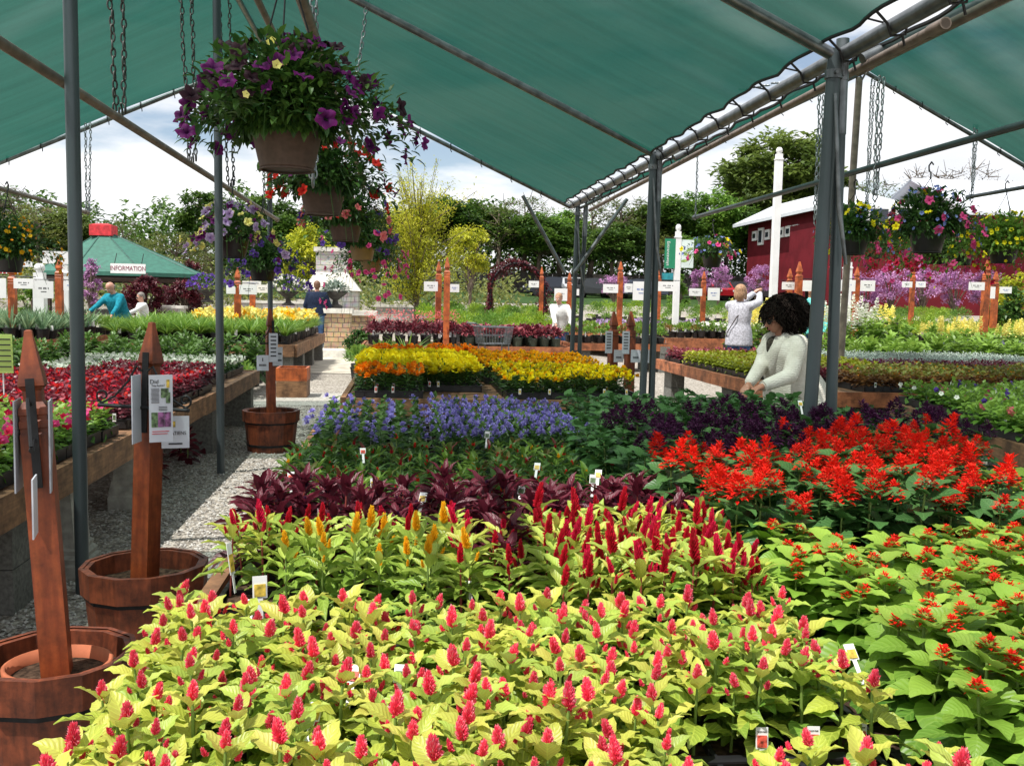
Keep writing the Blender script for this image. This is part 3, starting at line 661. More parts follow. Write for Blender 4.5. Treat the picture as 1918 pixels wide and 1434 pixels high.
bench([(6.3, 22.6), (12.5, 23.4), (12.5, 29.5), (3.75, 29.3)], ZB+.03, 'long red brown bench of potted perennials in the middle distance', BOARDR, .28)
bench([(9.3, 18.6), (16.0, 18.6), (16.0, 22.2), (9.3, 22.2)], .72, 'red brown bench of yellow green pots on the far right', BOARDR, .22)

# ------------------------------------------------------------------ barrels and finial posts
def barrel(loc, r, h, label, rz=0):
    root = emp('half_barrel_planter', loc, rz, label=label, cat='planter'); n = 12
    m = MB(); rb = r*.86
    outer = [(rb, 0), (rb+(r-rb)*.28, h*.30), (rb+(r-rb)*.72, h*.72), (r, h)]
    m.lathe(outer, n, mi=0); m.lathe([(r, h), (r*.90, h), (r*.86, h-.10)], n)
    m.lathe([(r*1.035, h*.74), (r*1.06, h+.004), (r*.985, h+.004)], n)
    m.lathe([(r*.955, h*.735), (r*1.035, h*.74)], n)
    # stave joints
    m.build('staves', BARREL, root)
    for z0 in (.725, .17):
        q = rb+(r-rb)*z0; b = MB(); b.lathe([(q*.995, h*z0-.012), (q*1.018, h*z0-.012), (q*1.018, h*z0+.008), (q*.995, h*z0+.008)], n); b.build('hoop', IRON, root)
    s = MB(); V = [[0, 0, h-.06]]; k = 24
    for j in range(1, 5):
        for i in range(k): a = 2*PI*i/k; q = r*.87*j/4; V.append([q*math.cos(a), q*math.sin(a), h-.065+R.uniform(-.012, .010)])
    s.add(V, [[0, 1+i, 1+(i+1) % k] for i in range(k)]); s.add(V, [[1+(j-1)*k+i, 1+j*k+i, 1+j*k+(i+1) % k, 1+(j-1)*k+(i+1) % k] for j in range(1, 4) for i in range(k)])
    s.build('soil', SOIL, root, smooth=True)
    return root
barrel((-.975, 2.80, 0), .212, .375, 'nearest half barrel planter with a terracotta rim inside', .1)
barrel((-.975, 3.76, 0), .222, .37, 'second half barrel planter beside the front table', .33)
barrel((-1.19, 8.95, 0), .245, .37, 'farther half barrel planter standing on the sunlit gravel', .1)
m = MB(); m.lathe([(.10, .20), (.130, .332), (.142, .332), (.145, .362), (.135, .366), (.127, .325), (.09, .2)], 36, c=(-.955, 2.76, 0)); tag(m.build('terracotta_pot', TERRA, smooth=True), 'terracotta pot sunk in the nearest barrel round the post', 'pot')
m = MB(); m.lathe([(.001, .328), (.128, .329)], 24, c=(-.955, 2.76, 0)); o = m.build('pot_soil', SOIL, tag(bpy.data.objects['terracotta_pot'])); 
def sqloft(m, secs, rz=0, c=(0, 0)):
    V = []; F = []
    for hw, z in secs: V += [[c[0]-hw, c[1]-hw, z], [c[0]+hw, c[1]-hw, z], [c[0]+hw, c[1]+hw, z], [c[0]-hw, c[1]+hw, z]]
    for i in range(len(secs)-1):
        for j in range(4): F.append([i*4+j, i*4+(j+1) % 4, i*4+4+(j+1) % 4, i*4+4+j])
    F.append([len(V)-4, len(V)-3, len(V)-2, len(V)-1]); return m.add(V, F)
def finial_post(loc, z0, ztop, hw, label, mat, rz=0, tilt=(0, 0), group=None):
    root = emp('finial_post', loc, rz, label=label, cat='post', group=group); root.rotation_euler = (tilt[0], tilt[1], rz); m = MB(); k = max(hw/.047, .95)
    zt = ztop
    sqloft(m, [(hw, z0), (hw, zt-.30*k), (hw*.94, zt-.296*k), (hw*.94, zt-.284*k), (hw, zt-.28*k), (hw, zt-.262*k), (hw*.93, zt-.258*k), (hw*.93, zt-.246*k), (hw, zt-.242*k), (hw*.97, zt-.225*k), (hw*.66, zt-.205*k), (hw*.64, zt-.175*k), (hw*.86, zt-.163*k)])
    m.build('shaft', mat, root)
    c = MB(); sqloft(c, [(hw*.66, zt-.166*k), (hw*.90, zt-.16*k), (hw*.88, zt-.150*k), (hw*.30, zt-.02*k), (hw*.25, zt-.003*k), (hw*.12, zt)]); c.build('finial', mat, root)
    return root
PST = {}
for nm, loc, zt, lb, rz, tl in (('p1', (-.945, 2.78, 0), 1.30, 'cedar finial post standing in the nearest barrel', .20, (.0, -.058)), ('p2', (-.985, 3.75, 0), 1.30, 'cedar finial post in the second barrel with plant signs', -.42, (0, .045)), ('p3', (-1.19, 8.98, 0), 1.30, 'cedar finial post in the farther barrel', .35, (0, -.012))):
    PST[nm] = finial_post(loc, .20, zt, .037, lb, CEDAR, rz, tl)
def scroll(cx, cz, r0, turns, a0, sgn=1, n=26): return [(cx+(r0*(1-.75*i/n))*math.cos(a0+sgn*turns*2*PI*i/n), 0, cz+(r0*(1-.75*i/n))*math.sin(a0+sgn*turns*2*PI*i/n)) for i in range(n+1)]
def bracket(post, ang, z, arms=(1,), ln=.16, front=.052):
    """iron sign bracket screwed to a post: strap, arms and scrolls"""
    b = MB(); b.box((0, -front, z+.02), (.022, .008, .30)); s_ = b.build('bracket_strap', IRON, post); s_.rotation_euler = (0, 0, ang)
    for sg in arms:
        b = MB(); b.tube([(0, -front-.006, z-.035), (sg*ln, -front-.006, z-.035)], .0075, 6)
        b.tube([(sg*x, -front-.006, zz) for x, zz in ((.01, z+.10), (.03, z+.12), (.06, z+.06), (.11, z), (ln*.95, z-.03))], .0045, 5)
        b.tube([(sg*(ln*.9)+p[0]*sg, -front-.006, p[2]) for p in scroll(0, z+.0, .026, 1.2, -PI/2)], .004, 5)
        b.tube([(sg*.03+p[0]*sg, -front-.006, p[2]) for p in scroll(0, z+.02, .02, 1.1, 0)], .004, 5)
        a_ = b.build('bracket_arm', IRON, post); a_.rotation_euler = (0, 0, ang)
bracket(PST['p2'], .30, 1.02, (-1, 1), .17)
bracket(PST['p1'], .02, 1.00, (), .12); 
b = MB(); b.tube([(0, -.06, 1.0), (.01, -.17, .99)], .007, 6); b.tube([(0, -.06, 1.10), (.0, -.10, 1.12), (.01, -.17, 1.0)], .005, 5); b.build('bracket_arm', IRON, PST['p1'])
bracket(PST['p3'], .3, 1.02, (-1, 1), .14)
def sign(name, loc, w, h, rz, label, mat=None, cat='sign', group=None, tilt=0, th=.004):
    root = emp(name, loc, rz, label=label, cat=cat, group=group); root.rotation_euler = (tilt, 0, rz)
    m = MB(); m.box((0, 0, -h/2), (w, th, h)); m.build('panel', mat or LAMIN, root); return root
def rect(root, name, x, z, w, h, mat, y=-.0035): m = MB(); m.box((x, y, z), (w, .002, h)); return m.build(name, mat, root)
PHOTO1 = simple('printed_photo_green', (.10, .16, .07), .5, var=.8, scale=70, bmp=0); PHOTO2 = simple('printed_photo_purple', (.20, .07, .18), .5, var=.8, scale=60, bmp=0)
PHOTOY = simple('printed_photo_yellow', (.6, .42, .06), .5, var=.6, scale=60, bmp=0); PHOTOR = simple('printed_photo_red', (.6, .08, .05), .5, var=.8, scale=120, bmp=0)
def infosign(loc, w, h, rz, label, head='Did', sub_='You know?'):
    s = sign('hanging_plant_sign', loc, w, h, rz, label, LAMIN, 'plant sign')
    text('lettering', head, h*.085, INK, s, (-w*.28, -.004, -h*.10), (PI/2, 0, 0), 'CENTER')
    text('lettering', sub_, h*.042, INK, s, (-w*.12, -.004, -h*.155), (PI/2, 0, 0), 'CENTER')
    m = MB()
    for k in range(12): m.box((-w*.25+R.uniform(-.01, .01)*w, -.0035, -h*(.20+.019*k)), (w*.34, .002, h*.006))
    for k in range(3): m.box((w*.08, -.0035, -h*(.475+.024*k)), (w*.36, .002, h*.008))
    m.build('text_lines', INK, s)
    rect(s, 'printed_photo', w*.16, -h*.27, w*.32, h*.14, PHOTO1); rect(s, 'printed_photo', w*.30, -h*.34, w*.18, h*.16, PHOTO1, -.0042)
    rect(s, 'printed_photo', w*.30, -h*.13, w*.13, h*.12, PHOTOY)
    for k in range(3): rect(s, 'printed_photo', w*(-.28+.28*k), -h*.665, w*.265, h*.22, (PHOTO1, PHOTO2, PHOTO2)[k])
    m = MB(); m.box((-w*.02, -.0035, -h*.84), (w*.72, .002, h*.010)); m.box((-w*.06, -.0035, -h*.875), (w*.66, .002, h*.010)); m.build('text_lines', INKRED, s)
    return s
p = at(304, 762, 3.62)
infosign((p.x, 3.60, at(304, 702, 3.6).z), .082, .245, .42, 'laminated plant information sign hanging right of the second post')
s = sign('hanging_plant_sign', (at(252, 700, 3.62).x, 3.64, at(252, 703, 3.62).z), .082, .25, 1.45, 'blank side of a laminated sign hanging left of the second post', LAMIN, 'plant sign')
s = sign('hanging_plant_sign', (at(326, 776, 3.72).x, 3.74, at(326, 779, 3.74).z), .10, .122, .22, 'square laminated sign reading impatiens below the bracket arm', LAMIN, 'plant sign')
text('lettering', 'IMPATIENS', .019, INK, s, (-.002, -.004, -.065), (PI/2, 0, 0), sx=.9); mm_ = MB(); mm_.box((0, -.0035, -.105), (.05, .002, .006)); mm_.build('text_lines', INK, s); rect(s, 'printed_photo', -.008, -.03, .016, .022, PHOTOY)
LAMD = simple('laminated_card_back', (.30, .32, .36), .35, var=.08, bmp=0)
for px, w_, dz, lb in ((32, .10, .26, 'edge on laminated sign hanging left of the nearest post'), (94, .10, .26, 'edge on laminated sign hanging right of the nearest post')):
    p = at(px, 748, 2.74); sign('hanging_plant_sign', p, w_, .25, 1.95-(.20 if px < 50 else .12), lb, LAMD, 'plant sign')
p = at(64, 893, 2.58); sign('hanging_plant_sign', p, .085, .155, 1.80, 'edge on sign hanging in front of the nearest post', LAMIN, 'plant sign')
p = at(492, 665, 8.85); s = sign('hanging_plant_sign', p, .105, .14, .2, 'square price sign on the left arm of the farther post', LAMIN, 'plant sign'); m = MB(); [m.box((-.028+.011*k, -.0035, -.09), (.007, .002, .018)) for k in range(6)]; m.box((0, -.0035, -.04), (.008, .002, .03)); m.build('text_lines', INK, s)
p = at(512, 624, 8.88); s = sign('hanging_plant_sign', p, .08, .26, .3, 'tall care sign on the right arm of the farther post', LAMIN, 'plant sign')
m = MB()
for k in range(6): m.box((0, -.0035, -.03-.035*k), (.05, .002, .012))
m.build('text_lines', INK, s)
p = at(520, 650, 8.95); s = sign('hanging_plant_sign', p, .09, .17, .3, 'second sign behind the tall care sign on the farther post', LAMIN, 'plant sign')
m = MB()
for k in range(2): m.box((0.01, -.0035, -.06-.06*k), (.05, .002, .014))
m.build('text_lines', INK, s)
# lime paper sign at the left edge
p = at(2, 626, 6.2); s = sign('paper_sign', p, .12, .24, .15, 'lime green paper sign at the left edge above the bench', LIMEPAPER, 'sign', tilt=.1)
m = MB()
for k in range(6): m.box((0.01, -.0035, -.03-.034*k), (.08, .002, .008))
m.build('text_lines', INK, s); m = MB(); m.tube([(0, .006, -.02), (0, .006, -.40)], .005, 5); m.build('stake', WP, s)
# concrete pedestals by the left bench
def pedestal(loc, h, w, label, rz):
    r_ = emp('concrete_pedestal', loc, rz, label=label, cat='pedestal'); m = MB()
    sqloft(m, [(w*.62, 0), (w*.62, h*.13), (w*.56, h*.15), (w*.58, h*.20), (w*.50, h*.24), (w*.52, h*.29), (w*.46, h*.31), (w*.36, h*.92), (w*.44, h*.94), (w*.44, h)]); m.build('column', CONC, r_); return r_
pedestal((-1.80, 6.55, 0), .62, .20, 'pale concrete pedestal standing under the edge of the left bench', .25)
pedestal((-1.72, 5.0, 0), .46, .26, 'shadowed concrete pedestal behind the nearest grey post', 0)
# ------------------------------------------------------------------ growing trays on the front bench
ZT = ZB+.006
def tray_mesh(m, w, d, h, nx, ny, soil=True):
    t = .004
    m.box((0, 0, h*.1), (w-.02, d-.02, h*.2))
    for sx in (-1, 1): m.box((sx*(w/2-.006), 0, h/2), (t, d-.008, h-.002)); 
    for sy in (-1, 1): m.box((0, sy*(d/2-.006), h/2), (w-.008, t, h-.002))
    m.box((0, d/2-.004, h), (w, .012, .004)); m.box((0, -d/2+.004, h), (w, .012, .004)); m.box((w/2-.004, 0, h+.001), (.012, d, .004)); m.box((-w/2+.004, 0, h+.001), (.012, d, .004))
    for i in range(1, nx): m.box((-w/2+w*i/nx, 0, h*.55), (.009, d-.016, h*.84))
    for j in range(1, ny): m.box((0, -d/2+d*j/ny, h*.55-.001), (w-.016, .009, h*.84))
    # outer ribs of the packs
    for i in range(nx*2): m.box((-w/2+w*(i+.5)/(nx*2), -d/2+.001, h*.45), (w/(nx*2)*.72, .006, h*.72))
def make_tray(w, d, name='growing_tray', nx=3, ny=2, h=.058):
    root = emp(name, (0, 0, -50)); m = MB(); tray_mesh(m, w, d, h, nx, ny); m.build('tray_shell', PLAST, root)
    s = MB(); g = 8; V = [[-w/2+.012+(w-.024)*i/g, -d/2+.012+(d-.024)*j/g, h-.012+R.uniform(-.004, .004)] for j in range(g+1) for i in range(g+1)]
    s.add(V, [[j*(g+1)+i, j*(g+1)+i+1, (j+1)*(g+1)+i+1, (j+1)*(g+1)+i] for j in range(g) for i in range(g)]); s.build('soil', SOIL, root); return proto(root)
TW, TD = .418, .283
tr0 = make_tray(TW, TD); ORD = ('first', 'second', 'third', 'fourth', 'fifth', 'sixth', 'seventh', 'eighth', 'ninth', 'tenth', 'eleventh', 'twelfth', 'thirteenth', 'fourteenth', 'fifteenth', 'sixteenth', 'seventeenth', 'eighteenth', 'nineteenth', 'twentieth', 'twenty-first', 'twenty-second', 'twenty-third', 'twenty-fourth', 'twenty-fifth', 'twenty-sixth', 'twenty-seventh', 'twenty-eighth')
def cols(): 
    for c in range(3): yield c, -.452+TW/2+c*.4235
    for c in range(4): yield c+3, .84+TW/2+c*.437
for c, x in cols():
    for j in range(17):
        y = .93+TD/2+j*.2865
        if y > 5.95: continue
        if c > 2 and (x-.9) > (y-.6)*.62+.5: continue
        place(tr0, (x+R.uniform(-.004, .004), y, ZT), R.uniform(-.012, .012), label='black growing tray under the %s, %s column from the left, %s row back' % ('celosia' if c < 3 and y < 3.2 else 'salvia' if c > 2 and y < 4.4 else 'bedding plants', ORD[c], ORD[j]), cat='tray', group='black growing trays on the front bench')

# ------------------------------------------------------------------ plants of the front bench
def stemtube(m, h, r0, mi, lean=(0, 0)): m.tube([(0, 0, 0), (lean[0]*.4, lean[1]*.4, h*.5), (lean[0], lean[1], h)], [r0, r0*.85, r0*.6], 5, mi=mi, cap=False)
def mkplant(name, fn, nvar, seed):
    out = []
    for v in range(nvar):
        r = np.random.default_rng(seed*100+v); root = emp(name, (0, 0, -50)); parts = fn(r, root); out.append(proto(root))
    return out
def f_pink(leaf, petal, h=.125, L0=.070, L1=.042, ph=.0245, pr=.0070, lift=.010, nl=15, stem=STEM, T=LHI, nside=2, e0=.0, e1=.78, sides=True, n=150, pn='flower_plume', zl=.25):
    def fn(r, root):
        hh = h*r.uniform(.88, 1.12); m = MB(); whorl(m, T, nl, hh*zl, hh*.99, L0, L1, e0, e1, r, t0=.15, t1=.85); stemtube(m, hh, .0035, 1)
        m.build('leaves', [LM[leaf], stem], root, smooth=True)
        p = MB(); k = r.uniform(.8, 1.25)
        plume(p, (0, 0, hh-.004+lift), ph*k, pr*k, n, r, lean=(r.normal(0, .12), r.normal(0, .12)))
        if sides:
            for q in range(r.integers(1, nside+1)):
                a = r.uniform(0, 6.28); d = r.uniform(.012, .028); plume(p, (d*math.cos(a), d*math.sin(a), hh-.016+lift*.5), ph*.6*r.uniform(.7, 1.1), pr*.62, 34, r, lean=(.4*math.cos(a), .4*math.sin(a)))
        p.build(pn, LM[petal], root)
    return fn
P_PINK = mkplant('pink_celosia', f_pink('lime', 'f_pink'), 6, 1)+mkplant('pink_celosia', f_pink('limegreen', 'f_pink'), 3, 2)
P_YEL = mkplant('yellow_celosia', f_pink('limegreen', 'f_gold', h=.16, L0=.085, L1=.055, ph=.040, pr=.0064, nl=18, T=LNARROW, sides=True, e0=-.1, e1=1.1, zl=.30, lift=.028), 3, 3)
P_RED = mkplant('red_celosia', f_pink('limegreen', 'f_red', h=.168, L0=.085, L1=.062, ph=.052, pr=.0070, nl=17, T=LNARROW, stem=STEMR, e0=-.05, e1=1.0, n=130, zl=.3, lift=.020, nside=3), 5, 4)+mkplant('red_celosia', f_pink('lime', 'f_crimson', h=.165, L0=.08, L1=.06, ph=.048, pr=.0070, nl=17, T=LNARROW, stem=STEMR, e1=1.0, n=130, zl=.3, lift=.020, nside=3), 2, 5)
def f_dark(r, root):
    hh = .18*r.uniform(.85, 1.15); m = MB(); whorl(m, LNARROW, 22, hh*.2, hh, .115, .06, -.15, 1.1, r, t0=.1, t1=.8); whorl(m, LNARROW, 8, hh, hh*1.08, .045, .03, .6, 1.3, r); stemtube(m, hh, .004, 1)
    m.build('leaves', [LM['maroon'], STEMR], root, smooth=True)
    p = MB(); plume(p, (0, 0, hh), .03, .008, 50, r, tbase=0, ttip=.2); p.build('flower_plume', LM['f_plum'], root)
P_DARK = mkplant('burgundy_celosia', f_dark, 5, 6)
def f_low(leaf, petal, h=.13, nl=20, L=.075, T=LNARROW, ph=.02, pr=.007, npl=1):
    def fn(r, root):
        hh = h*r.uniform(.8, 1.15); m = MB(); whorl(m, T, nl, hh*.15, hh, L, L*.6, -.1, 1.1, r, t0=.1, t1=.8); stemtube(m, hh, .003, 1); m.build('leaves', [LM[leaf], STEM], root, smooth=True)
        p = MB(); plume(p, (0, 0, hh-.002), ph, pr, 36, r); p.build('flower_plume', LM[petal], root)
    return fn
P_MIX = mkplant('young_celosia', f_low('green', 'f_scarlet'), 4, 7)+mkplant('young_celosia', f_low('fresh', 'f_gold', ph=.014), 2, 8)+mkplant('young_celosia', f_low('mixed', 'f_red'), 3, 9)
def raceme(m, base, h, rr, n, r, T=LLOW, size=.018, mi=0, lean=(0, 0), t0=.1, t1=.95, e0=-.1, e1=1.1):
    i = np.arange(n); t = (i+.5)/n; az = i*2.39996+r.uniform(0, 6.28)
    whl = np.round(t*6)/6; tt = t*.55+whl*.45
    rad_ = rr*(1-.75*tt)*.45
    c = np.stack([rad_*np.cos(az)+lean[0]*tt*h, rad_*np.sin(az)+lean[1]*tt*h, tt*h], 1)+np.array(base)
    el = e0+(e1-e0)*tt+r.normal(0, .3, n); ax = pol(az, el)
    scatter(m, T, c, ax, upof(az, el), size*(1.15-.45*tt)*r.uniform(.75, 1.25, n), np.clip(r.uniform(t0, t1, n), 0, 1), mi, 1.0, tgrad=.25)
def f_salv(leaf, petal, h=.20, nl=18, L=.085, rh=.05, rr=.03, nr=60, nrac=(1, 2), size=.020, has=1., up=.0, T=LHEART, e0=-.45, e1=.55, rn='flower_spike', t0=.15, t1=.95):
    def fn(r, root):
        hh = h*r.uniform(.9, 1.1); m = MB(); whorl(m, T, nl, hh*.25, hh*.97, L*1.05, L*.62, e0, e1, r, pet=.35, t0=t0, t1=t1); stemtube(m, hh+up, .004, 1)
        whorl(m, T, 5, hh*.98, hh, L*.4, L*.3, .3, .9, r, t0=.6, t1=.9)
        m.build('leaves', [LM[leaf], STEM], root, smooth=True)
        p = MB(); k = r.integers(nrac[0], nrac[1]+1)
        for q in range(k):
            a = r.uniform(0, 6.28); d = 0 if q == 0 else r.uniform(.02, .045)
            s = r.uniform(.7, 1.2)*(1 if q == 0 else .75); raceme(p, (d*math.cos(a), d*math.sin(a), hh+up-.008-(0 if q == 0 else .015)), rh*s, rr*s, int(nr*s), r, size=size*s, lean=(r.normal(0, .25), r.normal(0, .25)))
        p.build(rn, LM[petal], root)
    return fn
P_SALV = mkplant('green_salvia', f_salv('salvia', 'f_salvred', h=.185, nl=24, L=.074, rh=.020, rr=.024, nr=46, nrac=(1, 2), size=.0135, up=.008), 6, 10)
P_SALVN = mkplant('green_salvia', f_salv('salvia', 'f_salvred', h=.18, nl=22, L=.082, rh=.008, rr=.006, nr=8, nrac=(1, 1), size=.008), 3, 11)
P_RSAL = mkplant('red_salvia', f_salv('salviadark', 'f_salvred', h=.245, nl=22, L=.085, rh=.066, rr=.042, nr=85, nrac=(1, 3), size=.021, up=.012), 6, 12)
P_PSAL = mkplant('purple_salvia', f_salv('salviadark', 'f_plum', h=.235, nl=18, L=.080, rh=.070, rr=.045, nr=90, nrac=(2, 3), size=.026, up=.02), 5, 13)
P_GSAL = mkplant('leafy_salvia', f_salv('salviadark', 'f_plum', h=.22, nl=26, L=.075, rh=.006, rr=.006, nr=6, nrac=(1, 1), size=.006, t0=.3, t1=1.), 3, 14)
COUNT = {}
def sow(protos, x0, x1, y0, y1, dx, dy, label, group, cat='plant', z=ZT+.05, jit=.22, test=None, sc=(.88, 1.12), cap=298, tilt=.10):
    ny = max(1, round((y1-y0)/dy)); nx = max(1, round((x1-x0)/dx))
    for j in range(ny):
        for i in range(nx):
            x = x0+(x1-x0)*(i+.5)/nx+(.25*dx if j % 2 else -.25*dx)*.6+R.uniform(-jit, jit)*dx; y = y0+(y1-y0)*(j+.5)/ny+R.uniform(-jit, jit)*dy
            if test and not test(x, y): continue
            n = protos[0].name.split('.')[0]; COUNT[n] = COUNT.get(n, 0)+1
            if COUNT[n] > cap: continue
            lb = label(x, y) if callable(label) else label
            place(R.choice(protos), (x, y, z), R.uniform(0, 6.28), R.uniform(*sc), (R.uniform(-tilt, tilt), R.uniform(-tilt, tilt)), label=lb, cat=cat, group=lb)
def pl(x, y):
    s = 'near the left edge of' if x < -.15 else 'in the middle of' if x < .45 else 'on the right side of'
    return 'lime celosia with pink plume %s the pink block%s' % (s, ', front rows' if y < 1.35 else '' if y < 1.65 else ', back rows')
sow(P_PINK, -.47, .80, 1.0, 1.97, .0675, .0665, pl, 'pink', sc=(.88, 1.2), test=lambda x, y: not (.42 < x < .77 and 1.24 < y < 1.51) and not (x > .42 and y > 1.9))
sow(P_PINK, -.50, -.42, 1.94, 2.08, .06, .08, 'pink plume celosia at the left corner beside the empty black tray', 'pink')
sow(P_YEL, -.27, .12, 2.20, 2.40, .068, .10, 'tall celosia with golden yellow plume behind the empty tray', 'y')
sow(P_RED, -.47, .16, 2.44, 2.62, .08, .075, 'tall celosia with dark red plume behind the yellow row', 'r')
sow(P_RED, .12, .30, 2.12, 2.42, .08, .085, 'red plume celosia beside the burgundy leaved gap', 'r')
sow(P_YEL, .05, .22, 2.10, 2.2, .09, .08, 'golden celosia next to the burgundy gap', 'y')
sow(P_RED, .34, .84, 1.99, 2.56, .058, .060, lambda x, y: 'red plume celosia in the %s of the dense red block on the right' % ('front rows' if y < 2.25 else 'back rows'), 'r')
sow(P_DARK, .20, .34, 2.25, 2.62, .10, .10, 'burgundy leaved celosia in the gap between the red blocks', 'd')
sow(P_DARK, -.46, .84, 2.62, 3.08, .105, .10, lambda x, y: 'burgundy leaved celosia in the %s half of the dark band' % ('left' if x < .15 else 'right'), 'd')
sow(P_MIX, -.47, .86, 3.08, 4.32, .105, .10, lambda x, y: 'young green celosia in the shaded %s of the mixed block' % ('front' if y < 3.6 else 'back'), 'm', z=ZT+.05)
RT = lambda x, y: (x-.9) < (y-.75)*.66+.35
sow(P_SALV, .90, 2.3, .95, 2.38, .092, .090, lambda x, y: 'green salvia with small red buds, %s of the right front block' % ('bottom corner' if y < 1.4 else 'back rows' if y > 1.9 else 'middle rows'), 's', test=lambda x, y: RT(x, y) and x > .80+.05*(y < 2), sc=(.9, 1.12))
sow(P_SALVN, 1.5, 2.6, 2.3, 3.2, .11, .11, 'flowerless green salvia at the right edge of the front bench', 's', test=lambda x, y: RT(x, y) and (x-1.45) > (y-2.1)*.55)
sow(P_RSAL, .82, 2.42, 2.40, 3.75, .105, .10, lambda x, y: 'tall salvia with bright red flower spikes, %s of the red block' % ('front rows' if y < 2.8 else 'left side' if x < 1.4 else 'right side'), 'rs', test=lambda x, y: RT(x, y) and (y < 3.25 or x > 1.45) and not ((x-1.45) > (y-2.1)*.55+.02 and R.random() < .8))
sow(P_PSAL, .88, 2.5, 3.28, 4.38, .11, .11, lambda x, y: 'dark purple salvia %s the double posts' % ('left of' if x < 1.8 else 'in front of'), 'ps', test=lambda x, y: y > 3.75 or x < 1.5)
sow(P_GSAL, .78, .95, 3.1, 4.4, .10, .11, 'leafy green salvia at the left edge of the purple block', 'ls')
sow(P_GSAL, .98, 2.5, 4.42, 5.9, .12, .12, lambda x, y: 'leafy green salvia in the back rows %s' % ('beside the woman' if x > 1.7 else 'behind the purple salvia'), 'ls', test=lambda x, y: not (1.88 < x < 2.3 and 4.4 < y < 4.8), z=ZT+.03)

# ------------------------------------------------------------------ plant tags
def ptag(loc, rz, h, w, label, photo, words=None, tilt=-.15):
    root = emp('plant_tag', loc, rz, label=label, cat='plant tag'); root.rotation_euler = (tilt, 0, rz)
    m = MB(); m.box((0, 0, h/2), (w, .0012, h)); m.box((0, 0, -.02), (w*.4, .0012, .05)); m.build('card', WHITE, root)
    rect(root, 'printed_photo', 0, h*.36, w*.78, h*.55, photo, -.0012)
    if words: text('lettering', words, w*.15, INK, root, (0, -.0012, h*.80), (PI/2, 0, 0), ext=.0003, sx=.9)
for px, py, y, lb in ((1427, 1402, 1.50, 'white plant tag with red flower picture, leftmost at the bottom edge'), (1524, 1400, 1.50, 'white plant tag with red flower picture, middle one at the bottom edge'), (1612, 1394, 1.50, 'white plant tag with red flower picture, rightmost at the bottom edge')):
    p = at(px, py, y); ptag((p.x, y, p.z), -.1, .036, .021, lb, PHOTOR, 'GLOW PINK')
p = at(487, 1120, 2.16); ptag((p.x, p.y, p.z), .25, .05, .032, 'white plant tag with yellow flower picture on the empty tray', PHOTOY)
p = at(436, 1075, 2.28); ptag((p.x, p.y, p.z), 1.2, .075, .02, 'upright white plant tag at the left tray corner', PHOTOY)
for i, (px, py, z) in enumerate(((700, 912, .78), (975, 925, .8), (1240, 900, .8), (790, 940, .82), (1120, 895, .82), (660, 1278, .76), (748, 1278, .76), (1085, 1130, .72), (1340, 1128, .72), (470, 1145, .7), (880, 1110, .72), (1420, 1150, .72), (585, 1350, .74), (1600, 1235, .76), (912, 820, .8), (1005, 880, .8), (680, 850, .8), (1500, 760, .92), (1110, 905, .8), (545, 900, .8))):
    p = onz(px, py, z); ptag((p.x, p.y, p.z), R.uniform(-.4, .4), .03, .022, ('small white plant tag standing among the %s, %s one from the front' % ('celosias' if p.x < .85 else 'salvias', ORD[i])), R.choice([PHOTOR, PHOTOY, PHOTO1]), None, R.uniform(-.9, -.1))
# ------------------------------------------------------------------ flats of bedding plants on the other benches
def blossoms(m, T, pos, r, size, el0=.6, spread=.5, mi=0, wj=1., t0=.2, t1=.9, tgrad=0.):
    n = len(pos); az = r.uniform(0, 6.28, n); el = np.clip(r.normal(el0, spread, n), -.4, 1.5); nrm = pol(az, el)
    ax = np.cross(nrm, pol(r.uniform(0, 6.28, n), r.uniform(-1, 1, n)))
    return scatter(m, T, pos, ax, nrm, size*r.uniform(.7, 1.25, n), r.uniform(t0, t1, n), mi, wj, tgrad)
def pompon(m, pos, r, size, k=16, T=LCHIP):
    n = len(pos); P = np.repeat(np.asarray(pos), k, 0); az = r.uniform(0, 6.28, n*k); el = np.tile(np.linspace(-.35, 1.45, k), n)+r.normal(0, .15, n*k)
    ax = pol(az, el); scatter(m, T, P+ax*size*.15, ax, upof(az+.3, el), size*.8*r.uniform(.8, 1.15, n*k), r.uniform(.1, .95, n*k), 0, .75, .3)
FW, FD = .52, .275
